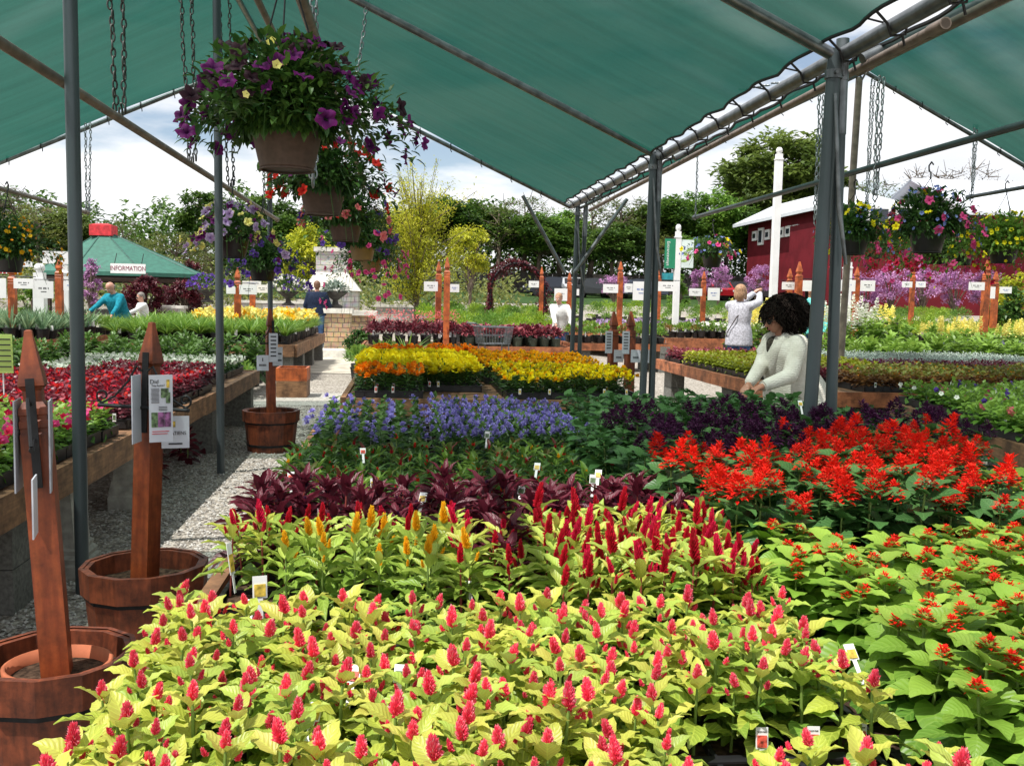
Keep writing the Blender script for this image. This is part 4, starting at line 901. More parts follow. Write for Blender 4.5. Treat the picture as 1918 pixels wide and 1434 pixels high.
def flat_protos(name, leaf, flowers, nvar, seed, h=.12, npx=6, npy=3, nl=14, L=.05, T=LLOW, el=(-.2, .9), hs=.05, trayh=.058, tags=True, spill=0.0, w=FW, d=FD, leaft=(.05, .95)):
    """flowers: list of (petal, kind, count per plant, size, part name)"""
    out = []
    for v in range(nvar):
        r = np.random.default_rng(seed*31+v); root = emp(name, (0, 0, -50)); m = MB(); tray_mesh(m, w, d, trayh, 3, 2); m.build('tray_shell', PLAST, root)
        m = MB(); tops = []
        for j in range(npy):
            for i in range(npx):
                x = -w/2+w*(i+.5)/npx+r.normal(0, .006); y = -d/2+d*(j+.5)/npy+r.normal(0, .006); hh = h*r.uniform(.8, 1.15)
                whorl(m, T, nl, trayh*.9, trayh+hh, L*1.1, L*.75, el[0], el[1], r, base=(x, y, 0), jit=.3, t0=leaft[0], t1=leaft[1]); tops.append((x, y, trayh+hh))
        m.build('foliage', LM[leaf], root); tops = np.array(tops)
        for (pt, kind, cnt, size, pname) in flowers:
            n = int(round(cnt*len(tops))); idx = r.permutation(np.arange(max(n, len(tops))) % len(tops))[:n]
            pos = tops[idx]+np.stack([r.normal(0, w/npx*.34, n), r.normal(0, d/npy*.34, n), r.uniform(-.02, hs*.35, n)], 1); m = MB()
            if kind == 'pom': pompon(m, pos, r, size)
            elif kind == 'fluff': pompon(m, pos, r, size, 14, SPIKE)
            elif kind == 'spike':
                for q in pos: raceme(m, q-np.array([0, 0, .01]), size*3, size*1.6, 26, r, size=size)
            elif kind == 'pet': blossoms(m, PETS if size < .02 else PET, pos, r, size)
            elif kind == 'leafy': blossoms(m, LLOW, pos, r, size, .5, .4)
            m.build(pname, LM[pt], root)
        if tags:
            for q in range(2):
                x = r.uniform(-w/2+.05, w/2-.05); m = MB(); m.box((x, -d/2-.004, trayh*.9+.02), (.02, .002, .05)); m.box((x, -d/2-.0058, trayh*.9+.022), (.013, .002, .026), mi=1); m.build('plant_tag', [WHITE, R.choice([PHOTOR, PHOTOY, PHOTO1])], root)
        out.append(proto(root))
    return out
def lay(protos, Q, z, bench_name, what, group, nx=None, ny=None, gap=1.03, skip=None, cat='flower flat', jit=.006, wd=(FW, FD), zup=0):
    Q = [Vector((a, b, 0)) for a, b in Q]; wx = (Q[1]-Q[0]).length; wy = (Q[3]-Q[0]).length
    nx = nx or max(1, int(wx/(wd[0]*1.01)+.3)); ny = ny or max(1, int(wy/(wd[1]*1.01)+.3)); ang = math.atan2((Q[1]-Q[0]).y, (Q[1]-Q[0]).x)
    for j in range(ny):
        for i in range(nx):
            if skip and skip(i, j): continue
            p = quad_pt(Q, (i+.5)/nx, (j+.5)/ny); sx = wx/nx/(wd[0]*1.01); sy = wy/ny/(wd[1]*1.01)
            side = ORD[min(i, 27)]+' from the left' if nx > 1 else 'single column'
            place(R.choice(protos), (p.x+R.uniform(-jit, jit), p.y+R.uniform(-jit, jit), z), ang+(PI if R.random() < .4 and False else 0)+R.uniform(-.015, .015), (min(sx, 1.1), min(sy, 1.1), R.uniform(.94, 1.06)),
                  label=shortlab('%s, %s row, %s' % (what, ORD[min(j, 27)], side), bench_name), cat=cat, group=group)
def shortlab(a, b):
    w = (a+' '+b).split(); return ' '.join(w) if len(w) <= 16 else ' '.join(a.split()[:16])
FL = {}
FL['ager'] = flat_protos('ageratum_flat', 'green', [('f_ager', 'pom', 3.0, .023, 'blossoms')], 3, 40, h=.145, nl=16, L=.045, T=LWIDE, hs=.03)
FL['ager2'] = flat_protos('ageratum_flat', 'green', [('f_ager', 'pom', 1.1, .023, 'blossoms')], 2, 41, h=.14, nl=18, L=.045, T=LWIDE, hs=.03)
lay(FL['ager'], [(.16, 4.5), (.93, 4.5), (.93, 5.95), (.16, 5.95)], ZT, 'back', 'blue ageratum flat', 'blue ageratum flats', nx=2, ny=5, wd=(FW, FD), zup=0)
lay(FL['ager2'], [(-.44, 4.4), (.14, 4.4), (.14, 5.9), (-.44, 5.9)], ZT, 'back', 'blue ageratum flat with green gaps at the bench edge', 'sparse ageratum flats', nx=1, ny=5)
def mari(name, pt, n, seed, cnt=1.5, h=.17, sz=.030, extra=None): return flat_protos(name, 'green', [(pt, 'pom', cnt, sz, 'blossoms')]+([extra] if extra else []), n, seed, h=h, nl=20, L=.06, T=LLOWN, hs=.06)
FL['mo'] = mari('orange_marigold_flat', 'f_orange', 3, 50, 2.4, .15, .037)
FL['my'] = mari('yellow_marigold_flat', 'f_yellow', 3, 51, 3.2, .15, .046)
FL['mg'] = mari('gold_marigold_flat', 'f_amber', 3, 52, 2.4, .15, .036, ('f_orange', 'pom', .5, .036, 'orange_blossoms'))
FL['mgy'] = mari('bright_marigold_flat', 'f_yellow', 3, 53, 2.4, .15, .034, ('f_amber', 'pom', .5, .034, 'amber_blossoms'))
lay(FL['mo'], [(-.43, 7.98), (.22, 7.98), (.22, 8.6), (-.43, 8.6)], ZT, 'back on the marigold bench', 'flat of amber orange marigolds at the front corner', 'front orange marigolds', 1, 2)
lay(FL['my'], [(-.43, 8.62), (.72, 8.62), (.72, 11.3), (-.43, 11.3)], ZT, 'back on the marigold bench', 'flat of pale yellow marigolds', 'pale yellow marigolds')
lay(FL['mgy'], [(.86, 8.0), (2.0, 8.0), (2.0, 9.4), (.86, 9.4)], ZT, 'back on the marigold bench', 'flat of golden yellow marigolds', 'golden yellow marigolds')
lay(FL['mg'], [(.80, 9.5), (2.0, 9.5), (2.0, 11.3), (.80, 11.3)], ZT, 'back on the marigold bench', 'flat of gold and orange marigolds', 'gold and orange marigolds')
lay(FL['mo'], [(-.43, 11.35), (.95, 11.35), (.95, 12.5), (-.43, 12.5)], ZT, 'back on the marigold bench', 'flat of deep orange marigolds at the back', 'back orange marigolds')
# left bench
FL['imp'] = flat_protos('impatiens_flat', 'fresh', [('f_hotpink', 'pet', .9, .024, 'blossoms'), ('f_crimson', 'pet', .7, .024, 'crimson_blossoms')], 3, 60, h=.12, nl=18, L=.05, T=LWIDE)
FL['impg'] = flat_protos('impatiens_flat', 'fresh', [('f_hotpink', 'pet', .35, .022, 'blossoms')], 2, 61, h=.14, nl=20, L=.055, T=LWIDE)
FL['begr'] = flat_protos('red_begonia_flat', 'burg', [('f_red', 'pet', 2.0, .017, 'blossoms'), ('f_scarlet', 'pet', .9, .017, 'bright_blossoms')], 3, 62, h=.11, nl=16, L=.05, T=LWIDE, leaft=(0, .5))
FL['begp'] = flat_protos('pink_begonia_flat', 'burg', [('f_crimson', 'pet', 2.4, .016, 'blossoms'), ('f_white', 'pet', .8, .014, 'pale_blossoms')], 2, 63, h=.10, nl=14, L=.048, T=LWIDE, leaft=(0, .5))
FL['begw'] = flat_protos('white_begonia_flat', 'green', [('f_white', 'pet', 5, .022, 'blossoms')], 2, 64, h=.10, nl=14, L=.045, T=LWIDE)
lay(FL['impg'], [(-3.3, 2.1), (-1.64, 2.1), (-1.64, 3.7), (-3.3, 3.7)], ZT, 'of the left bench', 'flat of leafy impatiens', 'leafy impatiens')
lay(FL['imp'], [(-3.3, 3.72), (-1.64, 3.72), (-1.64, 5.8), (-3.3, 5.8)], ZT, 'of the left bench', 'flat of hot pink impatiens', 'pink impatiens')
lay(FL['begr'], [(-3.3, 6.0), (-1.64, 6.0), (-1.64, 8.6), (-3.3, 8.6)], ZT, 'of the left bench', 'flat of red begonias with bronze leaves', 'red begonias')
lay(FL['begp'], [(-2.7, 8.65), (-1.72, 8.65), (-1.72, 9.7), (-2.7, 9.7)], ZT, 'of the left bench', 'flat of pink and white begonias', 'pink begonias')
lay(FL['begw'], [(-3.3, 8.7), (-2.72, 8.7), (-2.72, 9.7), (-3.3, 9.7)], ZT, 'of the left bench', 'flat of white begonias', 'white begonias')
lay(FL['begw'], [(-3.3, 9.75), (-1.72, 9.75), (-1.72, 10.8), (-3.3, 10.8)], ZT, 'at the far end of the left bench', 'flat of creamy white begonias', 'far white begonias')
# plants under the left bench
P_UND = mkplant('shaded_begonia', f_low('burg', 'f_hotpink', h=.16, nl=22, L=.07, T=LMED, ph=.015, pr=.01), 3, 70)
for i in range(16): place(R.choice(P_UND), (R.uniform(-2.1, -1.75), 6.9+i*.19, .0), R.uniform(0, 6), 1.6, label='begonia growing in the shade under the left bench', cat='plant', group='begonias under the left bench')
# right benches
FL['cole'] = flat_protos('coleus_flat', 'coleus', [], 3, 71, h=.12, nl=16, L=.06, T=LWIDE, leaft=(.2, .62))
FL['coler'] = flat_protos('red_coleus_flat', 'burg', [], 2, 72, h=.11, nl=16, L=.055, T=LWIDE, leaft=(.1, .7))
FL['brz'] = flat_protos('copper_coleus_flat', 'bronze', [('f_orange', 'leafy', .5, .03, 'orange_leaves')], 3, 73, h=.13, nl=16, L=.06, T=LWIDE)
FL['purp'] = flat_protos('purple_foliage_flat', 'maroon', [('f_purple', 'pet', .5, .014, 'blossoms')], 2, 74, h=.10, nl=14, L=.05, T=LMED)
FL['silv'] = flat_protos('dusty_miller_flat', 'silver', [], 2, 75, h=.11, nl=18, L=.05, T=LLOWN)
FL['grn'] = flat_protos('petunia_flat', 'fresh', [('f_coral', 'pet', .15, .028, 'blossoms')], 2, 76, h=.12, nl=18, L=.055, T=LWIDE)
FL['grnb'] = flat_protos('petunia_flat', 'fresh', [('f_violet', 'pet', .25, .026, 'blossoms'), ('f_hotpink', 'pet', .1, .028, 'pink_blossoms'), ('f_white', 'pet', .1, .026, 'white_blossoms')], 2, 77, h=.12, nl=18, L=.055, T=LWIDE)
lay(FL['cole'], [(3.92, 10.6), (5.6, 10.6), (5.6, 13.2), (3.92, 13.2)], ZT, 'of the coleus bench', 'flat of yellow green coleus', 'yellow coleus')
lay(FL['coler'], [(4.05, 9.9), (5.15, 9.9), (5.15, 10.5), (4.05, 10.5)], ZT, 'of the coleus bench', 'flat of dark red coleus', 'red coleus')
lay(FL['coler'], [(3.92, 13.3), (5.6, 13.3), (5.6, 14.1), (3.92, 14.1)], ZT, 'at the back of the coleus bench', 'flat of dark red coleus', 'back red coleus')
lay(FL['brz'], [(4.55, 9.05), (7.4, 9.05), (7.4, 9.85), (4.55, 9.85)], ZT, 'of the coleus bench', 'flat of copper orange coleus', 'copper coleus')
lay(FL['brz'], [(5.2, 9.9), (7.9, 9.9), (7.9, 10.5), (5.2, 10.5)], ZT, 'of the coleus bench, behind', 'flat of copper green coleus', 'green copper coleus')
lay(FL['purp'], [(5.7, 10.6), (9.1, 10.6), (9.1, 12.0), (5.7, 12.0)], ZT, 'of the coleus bench', 'flat of dark purple foliage plants', 'purple foliage')
lay(FL['silv'], [(5.7, 12.1), (9.1, 12.1), (9.1, 14.1), (5.7, 14.1)], ZT, 'at the back of the coleus bench', 'flat of silver dusty miller', 'silver foliage')
lay(FL['grn'], [(3.85, 4.6), (4.9, 4.6), (4.9, 6.3), (3.85, 6.3)], ZT, 'of the right edge bench', 'flat of leafy petunias with few coral flowers', 'leafy petunias', 2)
lay(FL['grnb'], [(4.15, 6.35), (6.3, 6.35), (6.3, 8.0), (4.4, 8.0)], ZT, 'of the right edge bench', 'flat of petunias with violet and pink flowers', 'mixed petunias', 4)

# ------------------------------------------------------------------ potted plants farther off
def pot_protos(name, leaf, nvar, seed, ph=.16, pr=.085, h=.26, spread=.14, nl=60, L=.09, T=LLOW, flowers=(), mode='bush', potmat=None, leaft=(0, 1)):
    out = []
    for v in range(nvar):
        r = np.random.default_rng(seed*17+v); root = emp(name, (0, 0, -50)); m = MB(); m.lathe([(.001, 0), (pr*.8, 0), (pr, ph*.94), (pr*1.06, ph*.94), (pr*1.06, ph), (pr*.93, ph), (.001, ph-.01)], 14); m.build('pot', potmat or PLAST, root, smooth=False)
        m = MB(); n = nl
        if mode == 'bush':
            az = r.uniform(0, 6.28, n); el = np.arcsin(r.uniform(-.25, 1, n)); q = pol(az, el)*r.uniform(.45, 1, n)[:, None]; pos = q*np.array([spread, spread, h*.55])+np.array([0, 0, ph+h*.42])
            e2 = np.clip(el+r.normal(.2, .4, n), -.6, 1.4); ax = pol(az+r.normal(0, .5, n), e2); scatter(m, T, pos, ax, upof(az, e2), L*r.uniform(.7, 1.2, n), r.uniform(leaft[0], leaft[1], n))
        elif mode == 'blade':
            az = r.uniform(0, 6.28, n); el = r.uniform(.75, 1.5, n); ax = pol(az, el); pos = np.stack([np.cos(az)*.03, np.sin(az)*.03, np.full(n, ph*.9)], 1); scatter(m, T, pos, ax, upof(az, el), (h+.02)*r.uniform(.6, 1.1, n), r.uniform(0, 1, n), wsc=r.uniform(.7, 1.3, n))
        elif mode == 'tall':
            for q in range(5):
                a = r.uniform(0, 6.28); d = r.uniform(0, spread*.6); whorl(m, T, nl//5, ph*.9, ph+h*r.uniform(.8, 1), L*1.3, L*.6, -.2, .9, r, base=(d*math.cos(a), d*math.sin(a), 0), jit=.3)
        m.build('foliage', LM[leaf], root)
        for (pt, kind, cnt, size, z0, z1) in flowers:
            az = r.uniform(0, 6.28, cnt); rr_ = spread*np.sqrt(r.uniform(0, 1, cnt)); pos = np.stack([rr_*np.cos(az), rr_*np.sin(az), r.uniform(z0, z1, cnt)], 1); m = MB()
            if kind == 'pet': blossoms(m, PET, pos, r, size)
            elif kind == 'pom': pompon(m, pos, r, size)
            elif kind == 'spire':
                for q in pos: raceme(m, q, size*6, size*2.0, 44, r, T=LCHIP, size=size*.8, t0=.2)
            m.build('blossoms', LM[pt], root)
        if v % 2 == 0: m = MB(); m.box((pr*.5, -pr*.9, ph+.04), (.05, .002, .10)); m.build('plant_tag', WHITE, root)
        out.append(proto(root))
    return out
PP = {}
PP['iris'] = pot_protos('iris_pot', 'iris', 3, 80, h=.36, nl=26, T=LBLADE, mode='blade', pr=.11, ph=.17)
PP['lily'] = pot_protos('daylily_pot', 'fresh', 3, 81, h=.30, nl=60, T=LGRASS, mode='blade', flowers=[('f_lemon', 'pet', 13, .045, .38, .52), ('f_amber', 'pet', 8, .04, .38, .50)], spread=.14, pr=.10)
PP['lilyg'] = pot_protos('daylily_leaf_pot', 'fresh', 3, 82, h=.32, nl=70, T=LGRASS, mode='blade', pr=.10)
PP['heu'] = pot_protos('heuchera_pot', 'burg', 4, 83, h=.20, nl=70, L=.085, T=LWIDE, spread=.16, potmat=POTGREEN, pr=.10)
PP['heud'] = pot_protos('dark_heuchera_pot', 'burg', 3, 84, h=.26, nl=90, L=.075, T=LMED, spread=.15, leaft=(0, .6), flowers=[('f_coral', 'pet', 16, .012, .40, .62)])
PP['shrub'] = pot_protos('potted_shrub', 'bright', 4, 85, h=.55, spread=.34, nl=420, L=.07, pr=.15, ph=.2, leaft=(0, .6))
PP['shrubd'] = pot_protos('dark_potted_shrub', 'fresh', 3, 86, h=.55, spread=.34, nl=420, L=.07, pr=.15, ph=.2, leaft=(0, .7))
PP['low'] = pot_protos('green_perennial_pot', 'fresh', 4, 87, h=.20, spread=.15, nl=80, L=.075, pr=.09, ph=.14)
PP['lowy'] = pot_protos('lime_perennial_pot', 'bright', 3, 88, h=.16, spread=.15, nl=80, L=.07, pr=.09, ph=.14)
PP['white'] = pot_protos('white_flowered_pot', 'fresh', 3, 89, h=.18, spread=.14, nl=60, L=.07, pr=.09, ph=.14, flowers=[('f_white', 'pet', 9, .035, .26, .36)])
PP['pinkp'] = pot_protos('pink_flowered_pot', 'fresh', 2, 90, h=.18, spread=.14, nl=50, L=.07, pr=.09, ph=.14, flowers=[('f_lilac', 'pet', 12, .045, .26, .36)])
PP['rust'] = pot_protos('bronze_perennial_pot', 'bronze', 2, 91, h=.20, spread=.14, nl=80, L=.06, pr=.09, ph=.14)
PP['snap'] = pot_protos('snapdragon_pot', 'fresh', 3, 92, h=.34, spread=.17, nl=90, L=.09, pr=.11, ph=.17, mode='tall', flowers=[('f_lemon', 'spire', 5, .040, .48, .62)])
PP['snapw'] = pot_protos('white_snapdragon_pot', 'fresh', 3, 93, h=.34, spread=.17, nl=90, L=.09, pr=.11, ph=.17, mode='tall', flowers=[('f_white', 'spire', 5, .042, .46, .62)])
PP['big'] = pot_protos('broad_leaf_pot', 'fresh', 4, 94, h=.42, spread=.22, nl=90, L=.17, T=LMED, pr=.12, ph=.18, mode='tall')
PP['bigd'] = pot_protos('dark_leafy_pot', 'green', 3, 96, h=.42, spread=.22, nl=120, L=.14, T=LMED, pr=.12, ph=.18, mode='tall')
PP['urn'] = pot_protos('lavender_pot', 'green', 2, 95, h=.22, spread=.15, nl=60, L=.07, pr=.09, ph=.14, flowers=[('f_violet', 'pet', 14, .03, .28, .42)])
def pots(keys, Q, z, sp, what, group, jit=.12, skip=None, sc=(.88, 1.12), cat='potted plant', znoise=0):
    Q = [Vector((a, b, 0)) for a, b in Q]; wx = (Q[1]-Q[0]).length; wy = (Q[3]-Q[0]).length; nx = max(1, round(wx/sp)); ny = max(1, round(wy/sp))
    for j in range(ny):
        for i in range(nx):
            p = quad_pt(Q, (i+.5)/nx, (j+.5)/ny)
            if skip and R.random() < skip: continue
            k = R.choice(keys); x, y = p.x+R.uniform(-jit, jit)*sp, p.y+R.uniform(-jit, jit)*sp; zz = z if z is not None else gz(y)
            depth = 'front row' if j == 0 else 'back row' if j == ny-1 else 'middle rows'
            side = 'left' if i < nx/3 else 'right' if i >= nx*2/3 else 'middle'
            lb = '%s, %s, %s side' % (what if isinstance(what, str) else what[k], depth, side)
            pr_ = R.choice(PP[k]); place(pr_, (x, y, zz), R.uniform(0, 6.28), R.uniform(*sc), label=lb, cat=cat, group=lb)
zb2 = ZB+.03
bench([(3.42, 19.6), (5.6, 19.6), (5.6, 20.7), (3.42, 20.7)], ZB, 'short bench of green pots before the woman in the white top', BOARDR)
pots(['iris'], [(-8.6, 17.0), (-5.95, 17.0), (-5.75, 19.2), (-8.8, 19.2)], zb2, .26, 'grey green iris pot on the far left bench', 'iris')
pots(['low', 'lilyg'], [(-8.6, 19.3), (-5.7, 19.3), (-5.55, 20.5), (-8.8, 20.5)], zb2, .3, 'green perennial pot at the back of the iris bench', 'x')
pots(['lily'], [(-3.9, 18.3), (-1.85, 18.3), (-1.85, 22.0), (-3.9, 22.0)], zb2, .30, 'yellow daylily pot on the bench beside the stone pillar', 'lily')
pots(['lilyg'], [(-4.9, 16.5), (-1.85, 16.5), (-1.85, 18.2), (-4.9, 18.2)], zb2, .28, 'leafy daylily pot at the bench edge', 'lilyg')
pots(['lilyg'], [(-4.9, 18.3), (-3.95, 18.3), (-3.95, 22.0), (-4.9, 22.0)], zb2, .30, 'leafy daylily pot left of the yellow lilies', 'lilyg')
pots(['bigd', 'low'], [(-4.2, 13.2), (-2.0, 13.2), (-2.0, 15.9), (-4.2, 15.9)], .12, .34, 'leafy dark green pot on the ground before the daylily bench', 'g', sc=(.9, 1.2))
pots(['bigd', 'low'], [(-7.6, 12.6), (-4.4, 12.6), (-4.4, 16.4), (-7.6, 16.4)], .1, .42, 'green pot on the ground between the left benches', 'g2')
pots(['heud'], [(-.7, 18.7), (1.1, 18.7), (1.1, 20.4), (-.7, 20.4)], ZB-.05, .27, 'dark heuchera pot on the bench behind the marigolds', 'h')
pots(['low', 'rust'], [(3.45, 19.65), (5.55, 19.65), (5.55, 20.65), (3.45, 20.65)], ZB+.01, .27, {'low': 'green pot before the woman in the white top', 'rust': 'bronze pot before the woman in the white top'}, 'wt')
pots(['heu'], [(1.15, 18.8), (3.2, 19.0), (3.2, 20.5), (1.15, 20.5)], ZB-.05, .27, 'burgundy pink heuchera pot with green rim', 'h')
pots(['lilyg', 'low'], [(-1.0, 16.0), (.3, 16.0), (.3, 17.6), (-1.0, 17.6)], .05, .5, 'leafy pot on the ground behind the marigolds', 'q', sc=(1.3, 1.7))
Qd = [(6.2, 22.8), (9.2, 23.3), (9.4, 29.2), (3.95, 29.1)]
pots(['low', 'lowy', 'rust', 'low'], [(6.35, 22.9), (12.2, 23.7), (12.0, 25.6), (5.6, 25.2)], zb2, .36, {'low': 'green perennial on the middle distance bench', 'lowy': 'lime perennial on the middle distance bench', 'rust': 'bronze perennial on the middle distance bench'}, 'd')
pots(['low', 'pinkp', 'lowy'], [(5.5, 25.3), (12.0, 25.8), (12.0, 29), (4.0, 28.8)], zb2, .45, {'low': 'green perennial at the back of the middle bench', 'lowy': 'lime perennial at the back of the middle bench', 'pinkp': 'lilac flowered pot at the back of the middle bench'}, 'd')
pots(['white'], [(7.2, 22.9), (9.9, 23.3), (9.9, 23.8), (7.2, 23.6)], zb2+.04, .27, 'white flowered pot at the bench front behind the photographing woman', 'w')
pots(['shrubd', 'shrub'], [(1.2, 24), (4.2, 24), (3.6, 30), (.6, 30)], .35, .72, {'shrub': 'lime green potted shrub in the middle distance', 'shrubd': 'green potted shrub in the middle distance'}, 's')
pots(['shrub', 'shrubd'], [(.3, 31), (5.2, 31), (5.6, 40), (0.2, 40)], .55, .95, {'shrub': 'lime green potted shrub near the vine arch', 'shrubd': 'green potted shrub near the vine arch'}, 's')
pots(['lowy', 'shrub', 'low', 'shrubd'], [(6, 31), (20, 31), (25, 44), (6, 42)], .75, 1.15, {'shrub': 'lime green shrub beyond the middle bench', 'shrubd': 'green shrub beyond the middle bench', 'low': 'low green pot beyond the middle bench', 'lowy': 'low lime pot beyond the middle bench'}, 's')
pots(['shrubd', 'low', 'urn'], [(-18, 24), (-6, 24), (-6, 30), (-18, 30)], .15, 1.0, {'shrubd': 'green shrub before the gazebo', 'low': 'low green pot before the gazebo', 'urn': 'violet flowered pot before the gazebo'}, 's')
pots(['snap'], [(5.7, 16.4), (7.2, 16.4), (7.5, 17.4), (5.8, 17.4)], .50, .42, 'tall cream snapdragon behind the photographing woman', 'sn', sc=(1.1, 1.35))
pots(['snapw', 'snap', 'big'], [(7.4, 15.9), (9.0, 15.9), (9.3, 17.6), (7.6, 17.6)], .50, .46, {'snap': 'cream snapdragon right of the double posts', 'snapw': 'white snapdragon right of the double posts', 'big': 'broad leaved pot among the snapdragons'}, 'sn', sc=(1.1, 1.35))
pots(['big'], [(6.9, 14.5), (10.2, 14.5), (10.4, 15.8), (7.0, 15.8)], .22, .36, 'broad leaved bright green pot behind the coleus bench', 'b', sc=(1.0, 1.3))
pots(['low', 'big', 'urn', 'snap'], [(9.6, 15.9), (12.4, 15.9), (12.4, 18.2), (9.9, 18.2)], .45, .36, {'low': 'green pot right of the snapdragons', 'big': 'broad leaved pot right of the snapdragons', 'snap': 'cream snapdragon at the right', 'urn': 'violet flowered pot right of the snapdragons'}, 'b')
pots(['lowy'], [(10.2, 18.8), (15.6, 18.8), (15.6, 22), (10.2, 22)], .73, .30, 'yellow green pot on the far right bench', 'r')
pots(['low', 'shrub', 'rust'], [(12, 23), (22, 23), (24, 29), (12, 29)], .5, .8, {'low': 'green pot beyond the far right bench', 'shrub': 'lime shrub beyond the far right bench', 'rust': 'bronze pot beyond the far right bench'}, 'r')
FL['dm'] = flat_protos('blue_grey_flat', 'silver', [], 2, 97, h=.13, nl=18, L=.05, T=LLOWN, leaft=(0, .5))
bench([(9.35, 12.2), (13.5, 12.2), (13.5, 15.6), (10.6, 15.6)], ZB+.1, 'bench of blue grey foliage flats at the right edge', BOARDR)
lay(FL['dm'], [(9.4, 12.3), (13.4, 12.3), (13.4, 15.4), (10.6, 15.4)], ZT+.1, '', 'flat of blue grey foliage at the right edge', 'blue grey foliage flats')
# ------------------------------------------------------------------ hanging baskets
PMESH = {}
def petmesh(name, pt, v):
    if (name, pt, v) in PMESH: return PMESH[(name, pt, v)]
    r = np.random.default_rng(v+60); n = 30; V = []; T = []; rings = ((.10, -.75), (.16, -.45), (.34, -.16), (.70, .02), (1., .03)); a = np.arange(n)*2*PI/n; ph = r.uniform(0, 6)
    for k, (rr_, z) in enumerate(rings):
        e = k/(len(rings)-1); lobe = 1+.13*e*np.cos(5*a)+.05*e*np.sin(11*a+ph); zz = z+e**2*(.16*np.cos(5*a+.6)+.09*np.sin(8*a+ph)+.06*np.sin(13*a))-(.18*e**3*(1+np.cos(a+ph)))
        V.append(np.stack([rr_*lobe*np.cos(a), rr_*lobe*np.sin(a), zz], 1)); T.append(np.full(n, .05+.85*e**1.5)+.1*np.cos(5*a))
    F = [[k*n+j, k*n+(j+1) % n, (k+1)*n+(j+1) % n, (k+1)*n+j] for k in range(len(rings)-1) for j in range(n)]
    m = MB(); m.add(np.concatenate(V), F, tint=np.clip(np.concatenate(T), 0, 1)); o = m.build(name, LM[pt], None, smooth=True, link=False); me = o.data; bpy.data.objects.remove(o); PMESH[(name, pt, v)] = me; return me
